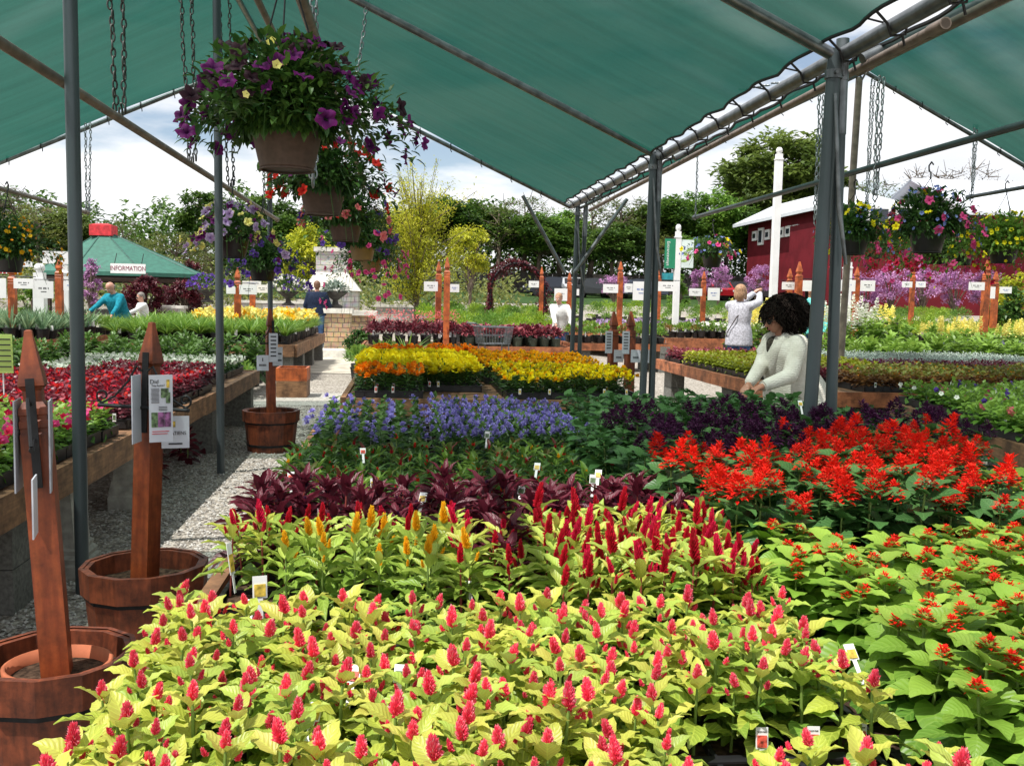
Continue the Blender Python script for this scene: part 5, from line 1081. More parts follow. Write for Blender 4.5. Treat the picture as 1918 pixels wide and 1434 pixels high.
def basket(loc, zrim, label, leafm, flowers, R0=.42, pr=.15, ph=.19, potm=None, n=900, L=.05, zrail=2.8, T=LMED, FT=PET, droop=.6, seed=1, up=.28, drop=.24, extra=None, hook=None):
    r = np.random.default_rng(900+seed); x, y = loc; root = emp('hanging_flower_basket', (x, y, zrim), label=label, cat='hanging basket'); zr = 0
    m = MB(); m.lathe([(.001, -ph), (pr*.70, -ph), (pr*.72, -ph+.006), (pr*.97, -.022), (pr*1.06, -.02), (pr*1.07, .004), (pr*.98, .004), (pr*.95, -.03)], 28)
    m.lathe([(pr*.70, -ph), (pr*.74, -ph-.008), (pr*.66, -ph-.008)], 28); m.build('pot', potm or BROWNPOT, root, smooth=True)
    w = MB()
    hz = zrail-zrim-.03
    for k in range(3):
        a = 2*PI*k/3+.5; w.tube([(pr*math.cos(a), pr*math.sin(a), -.01), (pr*.75*math.cos(a), pr*.75*math.sin(a), hz*.45), (0, 0, hz-.04)], .0035, 4)
    w.tube([(0, 0, hz-.05), (0, 0, hz), (.0, .03, hz+.02), (0, .035, hz+.06), (0, .0, hz+.085), (0, -.03, hz+.06)], .006, 6); w.build('wire_hanger', hook or IRON, root, smooth=True)
    def shell(k, lo, rr=1., bias=0.):
        az = r.uniform(0, 6.28, k); s = r.uniform(lo, 1, k)*rr; el = np.arcsin(np.clip(r.uniform(-.15+bias, 1, k), -1, 1)); q = np.cos(el)*s
        rad_ = R0*q*(1+.22*np.sin(3*az+seed)+.12*np.sin(5*az)); z = zr+.02+np.where(el > 0, up*np.sin(el)*s, 0)-drop*(np.clip(rad_-pr*1.1, 0, None)/R0)**1.5*r.uniform(.2, 1.25, k)
        return az, el, np.stack([rad_*np.cos(az), rad_*np.sin(az), z], 1)
    m = MB(); az, el, pos = shell(n, .25); e2 = np.clip(el*.8+r.normal(.0, .5, n), -1.2, 1.3); az2 = az+r.normal(0, .7, n); ax = pol(az2, e2)
    # leaves hanging over the rim of the pot
    k = n//6; a3 = r.uniform(0, 6.28, k); p3 = np.stack([pr*1.1*np.cos(a3), pr*1.1*np.sin(a3), zr+.02-r.uniform(0, .07, k)], 1); ax3 = pol(a3, r.uniform(-1.3, -.2, k))
    pos = np.vstack([pos, p3]); ax = np.vstack([ax, ax3]); up_ = np.vstack([upof(az2, e2), upof(a3, -.6*np.ones(k))]); scatter(m, T, pos, ax, up_, L*r.uniform(.6, 1.3, n+k), r.uniform(0, 1, n+k))
    for q in range(22):
        a = r.uniform(0, 6.28); d = R0*r.uniform(.7, .95); z1 = r.uniform(-drop*1.2, .08); m.tube([(pr*.6*math.cos(a), pr*.6*math.sin(a), .02), (d*.65*math.cos(a), d*.65*math.sin(a), .10+z1*.1), (d*math.cos(a+.1), d*math.sin(a+.1), z1)], [.003, .0025, .0018], 4, cap=False)
    m.build('foliage', LM[leafm], root, smooth=False)
    for (pt, cnt, size, bias, nm) in flowers:
        az, el, pos = shell(cnt, .86, 1.06, bias); m = MB(); e2 = np.clip(el*.7+r.normal(.1, .35, cnt), -.5, 1.4); nrm = pol(az+r.normal(0, .4, cnt), e2); ax = np.cross(nrm, pol(r.uniform(0, 6.28, cnt), r.uniform(-1, 1, cnt)))
        if FT is PETS or cnt > 100 or size < .026: scatter(m, FT, pos+nrm*.012, ax, nrm, size*r.uniform(.75, 1.15, cnt), r.uniform(.1, .95, cnt)); m.build(nm, LM[pt], root, smooth=True); continue
        fr = frames(ax, nrm); name = {'petunias': 'petunia', 'blossoms': 'blossom'}.get(nm, nm[:-1] if nm.endswith('s') else nm); vs = [petmesh(name, pt, k_) for k_ in range(4)]
        for q in range(cnt):
            o = bpy.data.objects.new(name, vs[r.integers(0, 4)]); sc_ = size*r.uniform(.75, 1.15); M = fr[q]; o.matrix_local = Matrix([[M[0][0], M[0][1], M[0][2], 0], [M[1][0], M[1][1], M[1][2], 0], [M[2][0], M[2][1], M[2][2], 0], [0, 0, 0, 1]])
            o.location = pos[q]+nrm[q]*.012; o.scale = (sc_, sc_*r.uniform(.8, 1.05), sc_); o.parent = root; COL.objects.link(o)
    return root
basket((-.47, 4.0), 2.105, 'nearest brown pot basket of purple petunias', 'green', [('f_purple', 72, .036, -.1, 'petunias'), ('f_black', 30, .034, .4, 'dark_petunias'), ('f_lemon', 7, .018, .3, 'pale_petunias')], R0=.41, n=4600, L=.046, T=LMED, seed=1, up=.30, drop=.18)
basket((-.50, 6.1), 2.11, 'second brown pot basket with red petunias', 'deep', [('f_scarlet', 40, .036, 0, 'petunias'), ('f_purple', 16, .034, .2, 'purple_petunias')], R0=.38, n=2200, seed=2, up=.26)
basket((-.49, 8.3), 2.08, 'third brown pot basket with purple and coral petunias', 'deep', [('f_coral', 30, .040, 0, 'petunias'), ('f_violet', 26, .038, .2, 'violet_petunias')], R0=.38, n=2000, seed=3, up=.28)
basket((-.44, 10.5), 2.02, 'fourth brown pot basket with violet petunias', 'deep', [('f_violet', 40, .040, .1, 'petunias'), ('f_hotpink', 14, .038, 0, 'pink_petunias')], R0=.40, n=2000, seed=4, up=.30, potm=TAN, ph=.2)
basket((-.38, 11.7), 1.93, 'farthest basket of the brown pot row, trailing hot pink flowers', 'deep', [('f_hotpink', 70, .036, -.2, 'petunias')], R0=.48, n=2400, seed=5, up=.28, drop=.75, potm=TAN)
basket((-1.47, 8.6), 1.93, 'basket of lilac and pale yellow petunias on the left rail', 'deep', [('f_lilac', 34, .040, .1, 'petunias'), ('f_purple', 24, .038, 0, 'purple_petunias'), ('f_lemon', 26, .038, -.1, 'yellow_petunias')], R0=.36, n=800, seed=6, up=.26, zrail=2.36, drop=.34, hook=IRON, potm=PLAST)
basket((-1.40, 9.9), 1.76, 'basket of dark violet petunias below the left rail', 'deep', [('f_violet', 70, .036, -.1, 'petunias')], R0=.38, n=2000, seed=7, up=.20, zrail=2.36, drop=.35, potm=PLAST)
basket((-3.66, 9.5), 1.78, 'basket of orange yellow flowers at the left edge', 'deep', [('f_amber', 110, .022, -.1, 'blossoms'), ('f_orange', 30, .018, -.1, 'orange_blossoms')], R0=.38, n=2400, seed=8, up=.30, zrail=2.36, drop=.30, potm=PLAST, FT=PETS)
basket((4.14, 7.3), 2.06, 'big mixed basket of pink, blue and yellow flowers on the right', 'deep', [('f_hotpink', 26, .034, .0, 'pink_petunias'), ('f_blue', 90, .015, .1, 'lobelia'), ('f_yellow', 12, .03, -.1, 'yellow_petunias')], R0=.36, n=2000, seed=9, up=.30, zrail=2.52, drop=.30, potm=PLAST)
basket((4.10, 8.5), 2.10, 'basket of yellow petunias just right of the double posts', 'deep', [('f_yellow', 34, .034, .1, 'petunias'), ('f_blue', 40, .014, -.1, 'lobelia')], R0=.32, n=1700, seed=10, up=.25, zrail=2.53, drop=.3, potm=PLAST)
basket((4.24, 13.0), 2.14, 'small mixed basket hanging in the distance before the dark trees', 'deep', [('f_hotpink', 24, .034, 0, 'petunias'), ('f_blue', 60, .02, .1, 'lobelia'), ('f_yellow', 10, .03, -.1, 'yellow_petunias')], R0=.34, n=800, seed=11, up=.22, zrail=2.54, drop=.22, potm=PLAST)
for i, (px, py, y, lf, fl, lb) in enumerate(((1635, 458, 13.0, 'deep', 'f_crimson', 'crimson petunia basket, leftmost of the right row'), (1692, 455, 11.8, 'green', 'f_hotpink', 'magenta petunia basket, second of the right row'), (1752, 462, 10.6, 'fresh', 'f_crimson', 'crimson and green basket in the middle of the right row'), (1800, 462, 9.9, 'green', 'f_hotpink', 'hot pink basket left of the yellow one in the right row'), (1880, 455, 9.0, 'fresh', 'f_yellow', 'bright green basket with yellow flowers at the right edge'))):
    p = at(px, py, y); basket((p.x, p.y), p.z, lb, lf, [(fl, 88 if fl != 'f_yellow' else 130, .036 if fl != 'f_yellow' else .02, -.2, 'petunias')], R0=.52, n=3200, seed=20+i, up=.28, zrail=p.z+.55, drop=.42, potm=PLAST)

# ------------------------------------------------------------------ white signs and posts of the nursery
for i, (px, ty, y, z0, lb) in enumerate(((22, 490, 17.4, .6, 'orange finial post at the far left edge on the iris bench'), (110, 482, 18.6, .6, 'orange finial post between two white posts on the iris bench'), (445, 500, 18.6, .6, 'orange finial post left of the pair behind the daylilies'), (473, 505, 21.5, .6, 'orange finial post right of the pair behind the daylilies'),
      (822, 490, 20.4, .5, 'shorter left post of the orange pair before the yellow tree'), (838, 482, 18.75, .5, 'taller right post of the orange pair before the yellow tree'), (1015, 500, 27, .2, 'small orange post under the right end of the vine arch'), (1067, 510, 24.5, .5, 'orange post behind the woman in white'),
      (1163, 490, 23.6, .6, 'orange finial post between white boards on the middle bench'), (1236, 503, 33, .5, 'small orange post left of the green banner'), (1319, 508, 25.0, .6, 'orange finial post left of the photographing woman'), (1498, 490, 18.2, .6, 'orange finial post right of the dark haired woman'), (1480, 503, 22, .6, 'farther orange post beside the snapdragons'),
      (1711, 500, 27, .5, 'orange finial post before the redbud trees'), (1850, 487, 17.6, .7, 'thick orange post on the far right bench'), (1866, 508, 20.6, .7, 'thinner orange post on the far right bench'), (1606, 500, 21, .5, 'orange post behind the snapdragons'))):
    p = at(px, ty, y); finial_post((p.x, y, 0), z0-.05, p.z, .058, lb, CEDARF, R.uniform(-.1, .1))
for px, ty, y, lb in ((1150, 583, 11.6, 'brown finial post with care signs, left of two by the marigolds'), (1182, 583, 11.3, 'brown finial post with care signs, right of two by the marigolds')):
    p = at(px, ty, y); finial_post((p.x, y, 0), .1, p.z, .050, lb, CEDAR, .2)
    q = at(px-9, 620, y-.12); s = sign('hanging_plant_sign', q, .09, .27, .1, 'grey care sign on the '+('left' if px < 1160 else 'right')+' brown post by the marigolds', LAMIN, 'plant sign'); m = MB()
    for k in range(6): m.box((0, -.0035, -.03-.035*k), (.055, .002, .012))
    m.build('text_lines', INK, s)
    q = at(px+9, 655, y-.14); s = sign('hanging_plant_sign', q, .12, .15, .1, 'square price sign low on the '+('left' if px < 1160 else 'right')+' brown post by the marigolds', LAMIN, 'plant sign'); m = MB(); [m.box((-.03+.012*k, -.0035, -.09), (.008, .002, .018)) for k in range(6)]; m.build('text_lines', INK, s)
q = at(1212, 655, 10.9); s = sign('hanging_plant_sign', q, .10, .15, .1, 'small price sign left of the second double posts', LAMIN, 'plant sign')
WORDS = ['IRIS', 'PHLOX', 'HOSTA', 'DAYLILIES', 'SEDUM', 'SALVIA', 'HEUCHERA', 'ASTER', 'MONARDA', 'ACHILLEA', 'DIANTHUS']
for i, (x0, x1, y0, y1, y, lb) in enumerate(((0, 14, 521, 558, 17.3, 'white board at the left edge'), (28, 66, 521, 540, 17.3, 'white board right of the leftmost orange post'), (66, 102, 526, 558, 18.4, 'tall white board left of the second orange post'), (121, 150, 527, 544, 18.5, 'white board right of the second orange post'),
      (425, 442, 534, 550, 18.5, 'white board left of the daylily posts'), (449, 482, 533, 551, 18.5, 'white board between the daylily posts'), (455, 490, 526, 534, 19.0, 'narrow raised white board over the daylilies'), (478, 507, 533, 548, 21.4, 'white board right of the daylily posts'),
      (794, 820, 527, 545, 20.3, 'white board left of the orange pair'), (842, 860, 532, 547, 20.5, 'small white board right of the orange pair'), (990, 1009, 526, 538, 26.9, 'small white board beside the vine arch'), (1038, 1062, 540, 563, 24.3, 'white board left of the orange post behind the woman'), (1072, 1084, 541, 553, 24.3, 'white board piece beside the third double posts'),
      (1129, 1157, 532, 548, 23.5, 'white board left of the middle orange post'), (1169, 1184, 531, 547, 23.5, 'white board right of the middle orange post'), (1185, 1215, 527, 562, 23.4, 'large white board behind the second double posts'), (1232, 1268, 527, 545, 23.2, 'white board hung from the white banner post'),
      (1290, 1314, 540, 554, 24.9, 'tilted white board left of the orange post'), (1325, 1347, 539, 562, 24.9, 'square white board right of the orange post'), (1502, 1519, 525, 545, 18.1, 'white board behind the girl in aqua'), (1463, 1490, 528, 542, 18.4, 'white board among the cream snapdragons'),
      (1568, 1600, 524, 545, 20.8, 'white board left of the slim tan post'), (1610, 1637, 525, 545, 20.8, 'white board right of the slim tan post'), (1688, 1707, 527, 538, 26.9, 'white board left of the post before the redbuds'), (1714, 1732, 527, 538, 26.9, 'white board right of the post before the redbuds'),
      (1812, 1841, 528, 543, 17.5, 'white board left of the thick right post'), (1851, 1861, 537, 559, 18.5, 'upright white board between the right posts'), (1870, 1892, 537, 549, 20.5, 'white board right of the thin right post'))):
    a, b, c = at(x0, y0, y), at(x1, y0, y), at(x0, y1, y); w = b.x-a.x; h = a.z-c.z; s = sign('hanging_white_board', ((a.x+b.x)/2, y-.06, a.z), w, h, R.uniform(-.03, .03), lb, WHITE, 'sign board', th=.02)
    if w > .2:
        t_ = MB()
        for k in range(9):
            if k % 4 != 3: t_.box((w*(-.24+.06*k), -.0115, -h*.42), (w*.038, .002, h*.10))
        t_.box((0, -.0115, -h*.62), (w*.3, .002, h*.04)); t_.build('faint_text_line', INKBLUE if i % 3 == 0 else INK, s)
    m = MB(); m.tube([(-w*.6, 0, .03), (w*.6, 0, .03)], .008, 5); m.tube([(-w*.4, 0, .03), (-w*.4, 0, -.01)], .004, 4); m.tube([(w*.4, 0, .03), (w*.4, 0, -.01)], .004, 4); m.build('iron_arm', IRON, s)
def whitepost(px, ty, y, z0, w, label, ball=True):
    p = at(px, ty, y); r_ = emp('white_post', (p.x, y, 0), label=label, cat='post'); m = MB(); sqloft(m, [(w, z0), (w, p.z-.35), (w*1.15, p.z-.34), (w*1.15, p.z-.31), (w*.9, p.z-.30), (w*.9, p.z-.18)]); m.build('shaft', WP, r_)
    c = MB(); c.lathe([(w*.5, -.18), (w*1.0, -.12), (w*.95, -.05), (w*.5, -.005), (.001, 0)], 12, c=(0, 0, p.z)); c.build('finial', WP, r_, smooth=True); return r_, p
wp, p = whitepost(1271, 420, 24, .3, .07, 'white post carrying the green banner and a picture banner')
whitepost(1460, 276, 26, .2, .09, 'tall slim white post before the red barn')
whitepost(1589, 478, 24, .3, .09, 'short white post right of the double posts')
whitepost(74, 493, 19.6, .5, .10, 'white post left of the pair on the iris bench')
whitepost(120, 480, 19.9, .5, .10, 'white post right of the pair on the iris bench')
a, b = at(1245, 447, 24), at(1266, 503, 24); w = b.x-a.x; h = a.z-b.z
GREENB = simple('banner_green', (.01, .22, .11), .6, var=.08, bmp=0)
s = sign('green_banner', ((a.x+b.x)/2, 23.95, a.z), w, h, 0, 'green banner with white vertical lettering on the white post', GREENB, 'banner', th=.012)
text('lettering', 'Entranceways', h*.15, WP, s, (-w*.22, -.008, -h*.5), (PI/2, PI/2, 0))
m = MB(); m.tube([(-w/2, 0, .02), (w*.6, 0, .02)], .012, 6); m.tube([(-w/2, 0, -h-.02), (w*.6, 0, -h-.02)], .012, 6); m.build('banner_rod', IRON, s)
a, b = at(1275, 449, 24), at(1297, 502, 24); w = b.x-a.x; h = a.z-b.z
s = sign('picture_banner', ((a.x+b.x)/2, 23.95, a.z), w, h, 0, 'white banner with a pale green leaf picture on the white post', simple('banner_pale', (.65, .75, .72), .6, var=.1, scale=4, bmp=0), 'banner', th=.012)
m = MB()
for k, (cx_, cz_, an) in enumerate(((.1, -.35, .6), (-.05, -.52, -.4), (.12, -.62, 1.2), (-.12, -.75, .2))):
    q = [(w*(cx_*1.6+.30*math.cos(t)*math.cos(an)-.12*math.sin(t)*math.sin(an)), -.008, h*(cz_+.12*math.cos(t)*math.sin(an)+.05*math.sin(t)*math.cos(an))) for t in np.linspace(0, 2*PI, 14)[:-1]]
    m.add(q, [[j, (j+1) % 13, 0] for j in range(1, 12)])
m.build('leaf_picture', simple('printed_leaf', (.30, .45, .12), .6, var=.3, bmp=0), s)
a, b = at(1240, 511, 30), at(1262, 524, 30); sign('teal_banner', ((a.x+b.x)/2, 30, a.z), b.x-a.x, a.z-b.z, 0, 'small teal banner low behind the green banner', simple('teal_banner_cloth', (.02, .25, .30), .6, bmp=0), 'banner', th=.012)
# white header board at the left
a, b = at(80, 470, 19.5), at(152, 495, 19.5); sign('white_header_board', ((a.x+b.x)/2, 19.5, a.z), b.x-a.x, a.z-b.z, 0, 'large blank white board joining the two white posts', WP, 'sign board', th=.04)
a, b = at(-10, 485, 19.6), at(60, 500, 19.6); sign('white_header_board', ((a.x+b.x)/2, 19.6, a.z), b.x-a.x, a.z-b.z, 0, 'lower white board at the left edge behind the orange post', WP, 'sign board', th=.04)
a, b = at(-6, 498, 19.4), at(36, 513, 19.4); s = sign('plant_board', ((a.x+b.x)/2, 19.4, a.z), b.x-a.x, a.z-b.z, 0, 'white sign with red lettering at the left edge', WHITE, 'sign board', th=.03); m = MB(); [m.box((-.2+.07*k, -.017, -.09), (.045, .004, .10)) for k in range(6)]; m.build('text_lines', INKRED, s)

# ------------------------------------------------------------------ gazebo with information sign
p0, p1, pa = at(28, 506, 40), at(357, 505, 40), at(150, 428, 40)
gw = (p1.x-p0.x)/2; gx = (p0.x+p1.x)/2; ze = p0.z; root = emp('gazebo', (pa.x, 43, gz(43)), label='gazebo with green hipped roof and information sign', cat='gazebo')
gx0 = gx-pa.x; g0 = gz(43); m = MB(); n = 8; V = [[0, 0, pa.z-g0+.15]]+[[gx0+gw*1.04*math.cos(2*PI*(k+.5)/n), gw*.8*math.sin(2*PI*(k+.5)/n), ze-g0+.05] for k in range(n)]
m.add(V, [[0, 1+k, 1+(k+1) % n] for k in range(n)]); m.add([[v[0], v[1], v[2]-.16] for v in V[1:]]+V[1:], [[k, (k+1) % n, 8+(k+1) % n, 8+k] for k in range(n)]); m.build('roof', ROOFG, root)
m = MB()
for k in range(n): m.tube([Vector(V[0]), Vector(V[1+k])], .035, 5)
m.build('ridge_caps', simple('dark_green_cap', (.02, .09, .07), .6), root)
for k in range(n): b = MB(); a = 2*PI*(k+.5)/n; b.box((gx0+gw*.92*math.cos(a), gw*.7*math.sin(a), (ze-g0)/2), (.2, .2, ze-g0)); b.build('post', DARKW, root)
b = MB(); 
for k in range(n): b.tube([(gx0+gw*.98*math.cos(2*PI*(k+.5+j)/n), gw*.75*math.sin(2*PI*(k+.5+j)/n), ze-g0-.22) for j in (0, 1)], .13, 4)
b.build('fascia', DARKW, root)
b = MB(); sqloft(b, [(.45, pa.z-g0-.1), (.45, pa.z-g0+.35), (.2, pa.z-g0+.42)]); b.build('cupola', simple('red_cupola', (.60, .03, .04), .6, bmp=0), root)
a, b = at(198, 492, 38), at(265, 512, 38); s = sign('information_sign', ((a.x+b.x)/2, 38.6, a.z), b.x-a.x, a.z-b.z, 0, 'white information sign with dark red capitals under the gazebo roof', WHITE, 'sign', th=.05)
text('lettering', 'INFORMATION', (a.z-b.z)*.68, simple('sign_maroon', (.22, .03, .07), .6, bmp=0), s, (0, -.03, -(a.z-b.z)/2), (PI/2, 0, 0), sx=.78, ext=.003)
m = MB(); m.tube([(-.5, 0, 0), (-.5, .3, .4)], .015, 4); m.tube([(.5, 0, 0), (.5, .3, .4)], .015, 4); m.build('sign_hanger', IRON, s)

# ------------------------------------------------------------------ stone fireplace and walls
def fireplace():
    Y = 33; f = lambda px, py, y=Y: at(px, py, y); g = 0.15
    c = f(635, 600); root = emp('stone_fireplace', (c.x, Y, g), label='white stone outdoor fireplace with sloping hood and square chimney', cat='fireplace'); X = c.x
    x0, x1 = f(594, 500).x-X, f(652, 500).x-X; zt = f(594, 471).z-g; zh = f(594, 511).z-g; m = MB(); m.box(((x0+x1)/2, 0, (zt+zh)/2), (x1-x0, .9, zt-zh)); m.build('chimney', STONEW, root)
    m = MB(); m.box(((x0+x1)/2, 0, zt+.06), (x1-x0+.14, 1.04, .14)); m.build('chimney_cap', CAPSTONE, root)
    a0, a1 = f(567, 543).x-X, f(678, 543).x-X; zb = f(567, 543).z-g; m = MB()
    V = [[a0, -.75, zb], [a1, -.75, zb], [a1, .75, zb], [a0, .75, zb], [x0, -.48, zh+.02], [x1, -.48, zh+.02], [x1, .48, zh+.02], [x0, .48, zh+.02]]
    m.add(V, [[0, 3, 2, 1], [0, 1, 5, 4], [1, 2, 6, 5], [2, 3, 7, 6], [3, 0, 4, 7]]); m.build('hood', CAPSTONE, root)
    m = MB(); m.box(((a0+a1)/2+.05, .02, zb/2), (a1-a0-.3, 1.2, zb-.01)); m.build('base', STONEW, root)
    m = MB(); m.box(((a0+a1)/2-.1, -.60, zb*.38), (.9, .06, zb*.6)); m.build('firebox', DARKW, root)
fireplace()
def wall(x0, x1, ytop, ybot, Y, label, mat=STONEW, th=.5, cap=.09):
    a, b = at(x0, ytop, Y), at(x1, ybot, Y); z0 = min(0, gz(Y)) ; root = emp('stone_wall', ((a.x+b.x)/2, Y, 0), label=label, cat='stone wall'); w = b.x-a.x
    m = MB(); m.box((0, 0, (a.z-cap)/2), (w, th, a.z-cap)); m.build('stonework', mat, root); m = MB(); m.box((0, 0, a.z-cap/2), (w+.12, th+.14, cap)); m.build('capstone', CAPSTONE, root)
wall(610, 657, 577, 650, 27.0, 'square brown stone pillar beside the man in navy', STONEB, .95, .13)
wall(655, 702, 581, 640, 28.2, 'short brown stone wall right of the pillar', STONEB, .5, .14)
wall(500, 590, 576, 640, 29.0, 'low stone wall behind the daylilies', STONEB, .5, .12)
wall(445, 580, 562, 600, 36, 'pale stone garden wall left of the fireplace')
wall(705, 822, 570, 600, 36, 'pale stone garden wall right of the fireplace')
wall(300, 345, 572, 600, 34, 'short pale stone wall beside the burgundy maple')
m = MB(); a = onz(612, 660, .1); m.box((a.x+.55, a.y, .09), (1.5, .9, .18), .06, top=.93); tag(m.build('stone_slab_step', CAPSTONE), 'pale rough stone slab lying before the pillar', 'stone step')
def urn(px, py, Y, label, pt, lf, sz=1.):
    p = at(px, py, Y); root = emp('garden_urn', (p.x, Y, p.z), label=label, cat='urn'); m = MB(); m.lathe([(.001, 0), (.20, 0), (.20, .05), (.09, .1), (.07, .2), (.16, .27), (.30, .38), (.34, .44), (.30, .44), (.001, .40)], 18); m.build('urn', simple('dark_urn', (.07, .065, .06), .8), root, smooth=True)
    r = np.random.default_rng(int(px)); n = 300; az = r.uniform(0, 6.28, n); el = np.arcsin(r.uniform(-.1, 1, n)); q = pol(az, el)*r.uniform(.5, 1, n)[:, None]*np.array([.55, .55, .4])*sz+[0, 0, .45]; m = MB(); scatter(m, LLOW, q, pol(az, el), upof(az, el), .14, r.uniform(0, 1, n)); m.build('foliage', LM[lf], root)
    if pt:
        for k_, q_ in enumerate(pt): n = 70; az = r.uniform(0, 6.28, n); el = np.arcsin(r.uniform(0, 1, n)); q = pol(az, el)*np.array([.58, .58, .42])*sz+[0, 0, .47]; m = MB(); blossoms(m, PETS, q, r, .06); m.build('blossoms', LM[q_], root)
urn(628, 576, 27.0, 'dark urn with pale foliage on the stone pillar', None, 'silver', .62)
urn(540, 572, 30.5, 'urn of violet and white petunias left of the man in navy', ['f_violet', 'f_white'], 'green', 1.1)
urn(388, 566, 34, 'urn of violet flowers beside the second grey post', ['f_violet', 'f_violet'], 'green', 1.2)

# shopping cart
def cart():
    p = at(925, 612, 17.2); root = emp('shopping_cart', (p.x, 17.2, 0), .25, label='silver wire shopping cart behind the marigolds', cat='cart'); z1 = p.z; z0 = z1-.30
    m = MB(); T_ = [(-.30, -.25), (.30, -.20), (.30, .20), (-.30, .25)]
    def rim(z, k, r): q = [Vector((a*k, b*k, z)) for a, b in T_]; m.tube(q+[q[0]], r, 5, cap=False)
    rim(z1, 1, .014); rim((z1+z0)/2, .93, .006); rim(z0, .85, .009)
    for i in range(4):
        a, b = Vector((*T_[i], 0)), Vector((*T_[(i+1) % 4], 0))
        for k in range(10): q = a.lerp(b, k/10); m.tube([(q.x, q.y, z1), (q.x*.85, q.y*.85, z0)], .0045, 4, cap=False)
    for k in range(8): m.tube([(-.25+.065*k, -.2, z0), (-.25+.065*k, .2, z0)], .004, 4)
    m.build('basket', GALV, root)
    m = MB(); m.tube([(-.42, -.24, z1+.06), (-.42, .24, z1+.06)], .018, 8); m.tube([(-.30, -.25, z1), (-.42, -.24, z1+.06)], .012, 6); m.tube([(-.30, .25, z1), (-.42, .24, z1+.06)], .012, 6); m.build('handle', GALV, root)
    for sx in (-1, 1):
        for sy in (-1, 1): m = MB(); m.tube([(sx*.22, sy*.18, z0), (sx*.26, sy*.2, .12)], .011, 6); m.build('leg', GALV, root); m = MB(); m.lathe([(.02, -.015), (.06, -.012), (.06, .012), (.02, .015)], 14); o = m.build('wheel', PLAST, root); o.rotation_euler = (PI/2, 0, 0); o.location = (sx*.26, sy*.2, .06)
cart()
# timber planter box at the bench corner
p = onz(560, 742, .02); root = emp('timber_planter_box', (p.x-.1, p.y+.2, 0), label='small orange timber box standing in the gravel by the bench', cat='planter'); m = MB(); m.box((0, 0, .12), (.42, .5, .24)); m.build('lower_crate', BOARD, root); m = MB()
for sx in (-1, 1): m.box((sx*.2, 0, .33), (.03, .5, .18)); m.box((0, sx*.235, .33), (.37, .03, .18))
m.build('box', CEDARF, root); m = MB(); m.box((0, 0, .30), (.36, .43, .1)); m.build('soil', SOIL, root)

# ------------------------------------------------------------------ vine arch
def arch():
    l, r_ = at(914, 600, 31), at(1020, 600, 31); zt = at(960, 487, 31).z; cx_ = (l.x+r_.x)/2; g = gz(31); root = emp('vine_arch', (cx_, 31, g), label='garden arch covered in burgundy vine leaves', cat='garden arch'); w = (r_.x-l.x)/2*.95; hh = zt-g-w-.1
    for dy in (-.24, .24):
        m = MB(); pts = [(-w, dy, 0), (-w, dy, hh*.5), (-w, dy, hh)]+[(-w*math.cos(a), dy, hh+w*math.sin(a)) for a in np.linspace(.1, PI-.1, 12)]+[(w, dy, hh), (w, dy, 0)]; m.tube(pts, .03, 6); m.build('hoop', IRON, root)
    rr = np.random.default_rng(5); m = MB(); n = 4200; t = rr.uniform(0, 1, n); Ltot = 2*hh+PI*w; s = t*Ltot; x = np.where(s < hh, -w, np.where(s > hh+PI*w, w, -w*np.cos((s-hh)/w))); z = np.where(s < hh, s, np.where(s > hh+PI*w, Ltot-s, hh+w*np.sin(np.clip((s-hh)/w, 0, PI))))
    th = .18*(.7+.5*np.sin(s*3)); pos = np.stack([x+rr.normal(0, 1, n)*th*.5, rr.uniform(-.28, .28, n), z+rr.normal(0, 1, n)*th*.5], 1); az = rr.uniform(0, 6.28, n); el = rr.uniform(-1.2, 1, n); scatter(m, LLOW, pos, pol(az, el), upof(az, el), .11, rr.uniform(0, 1, n)); m.build('vine_leaves', LM['mapleburg'], root)
arch()

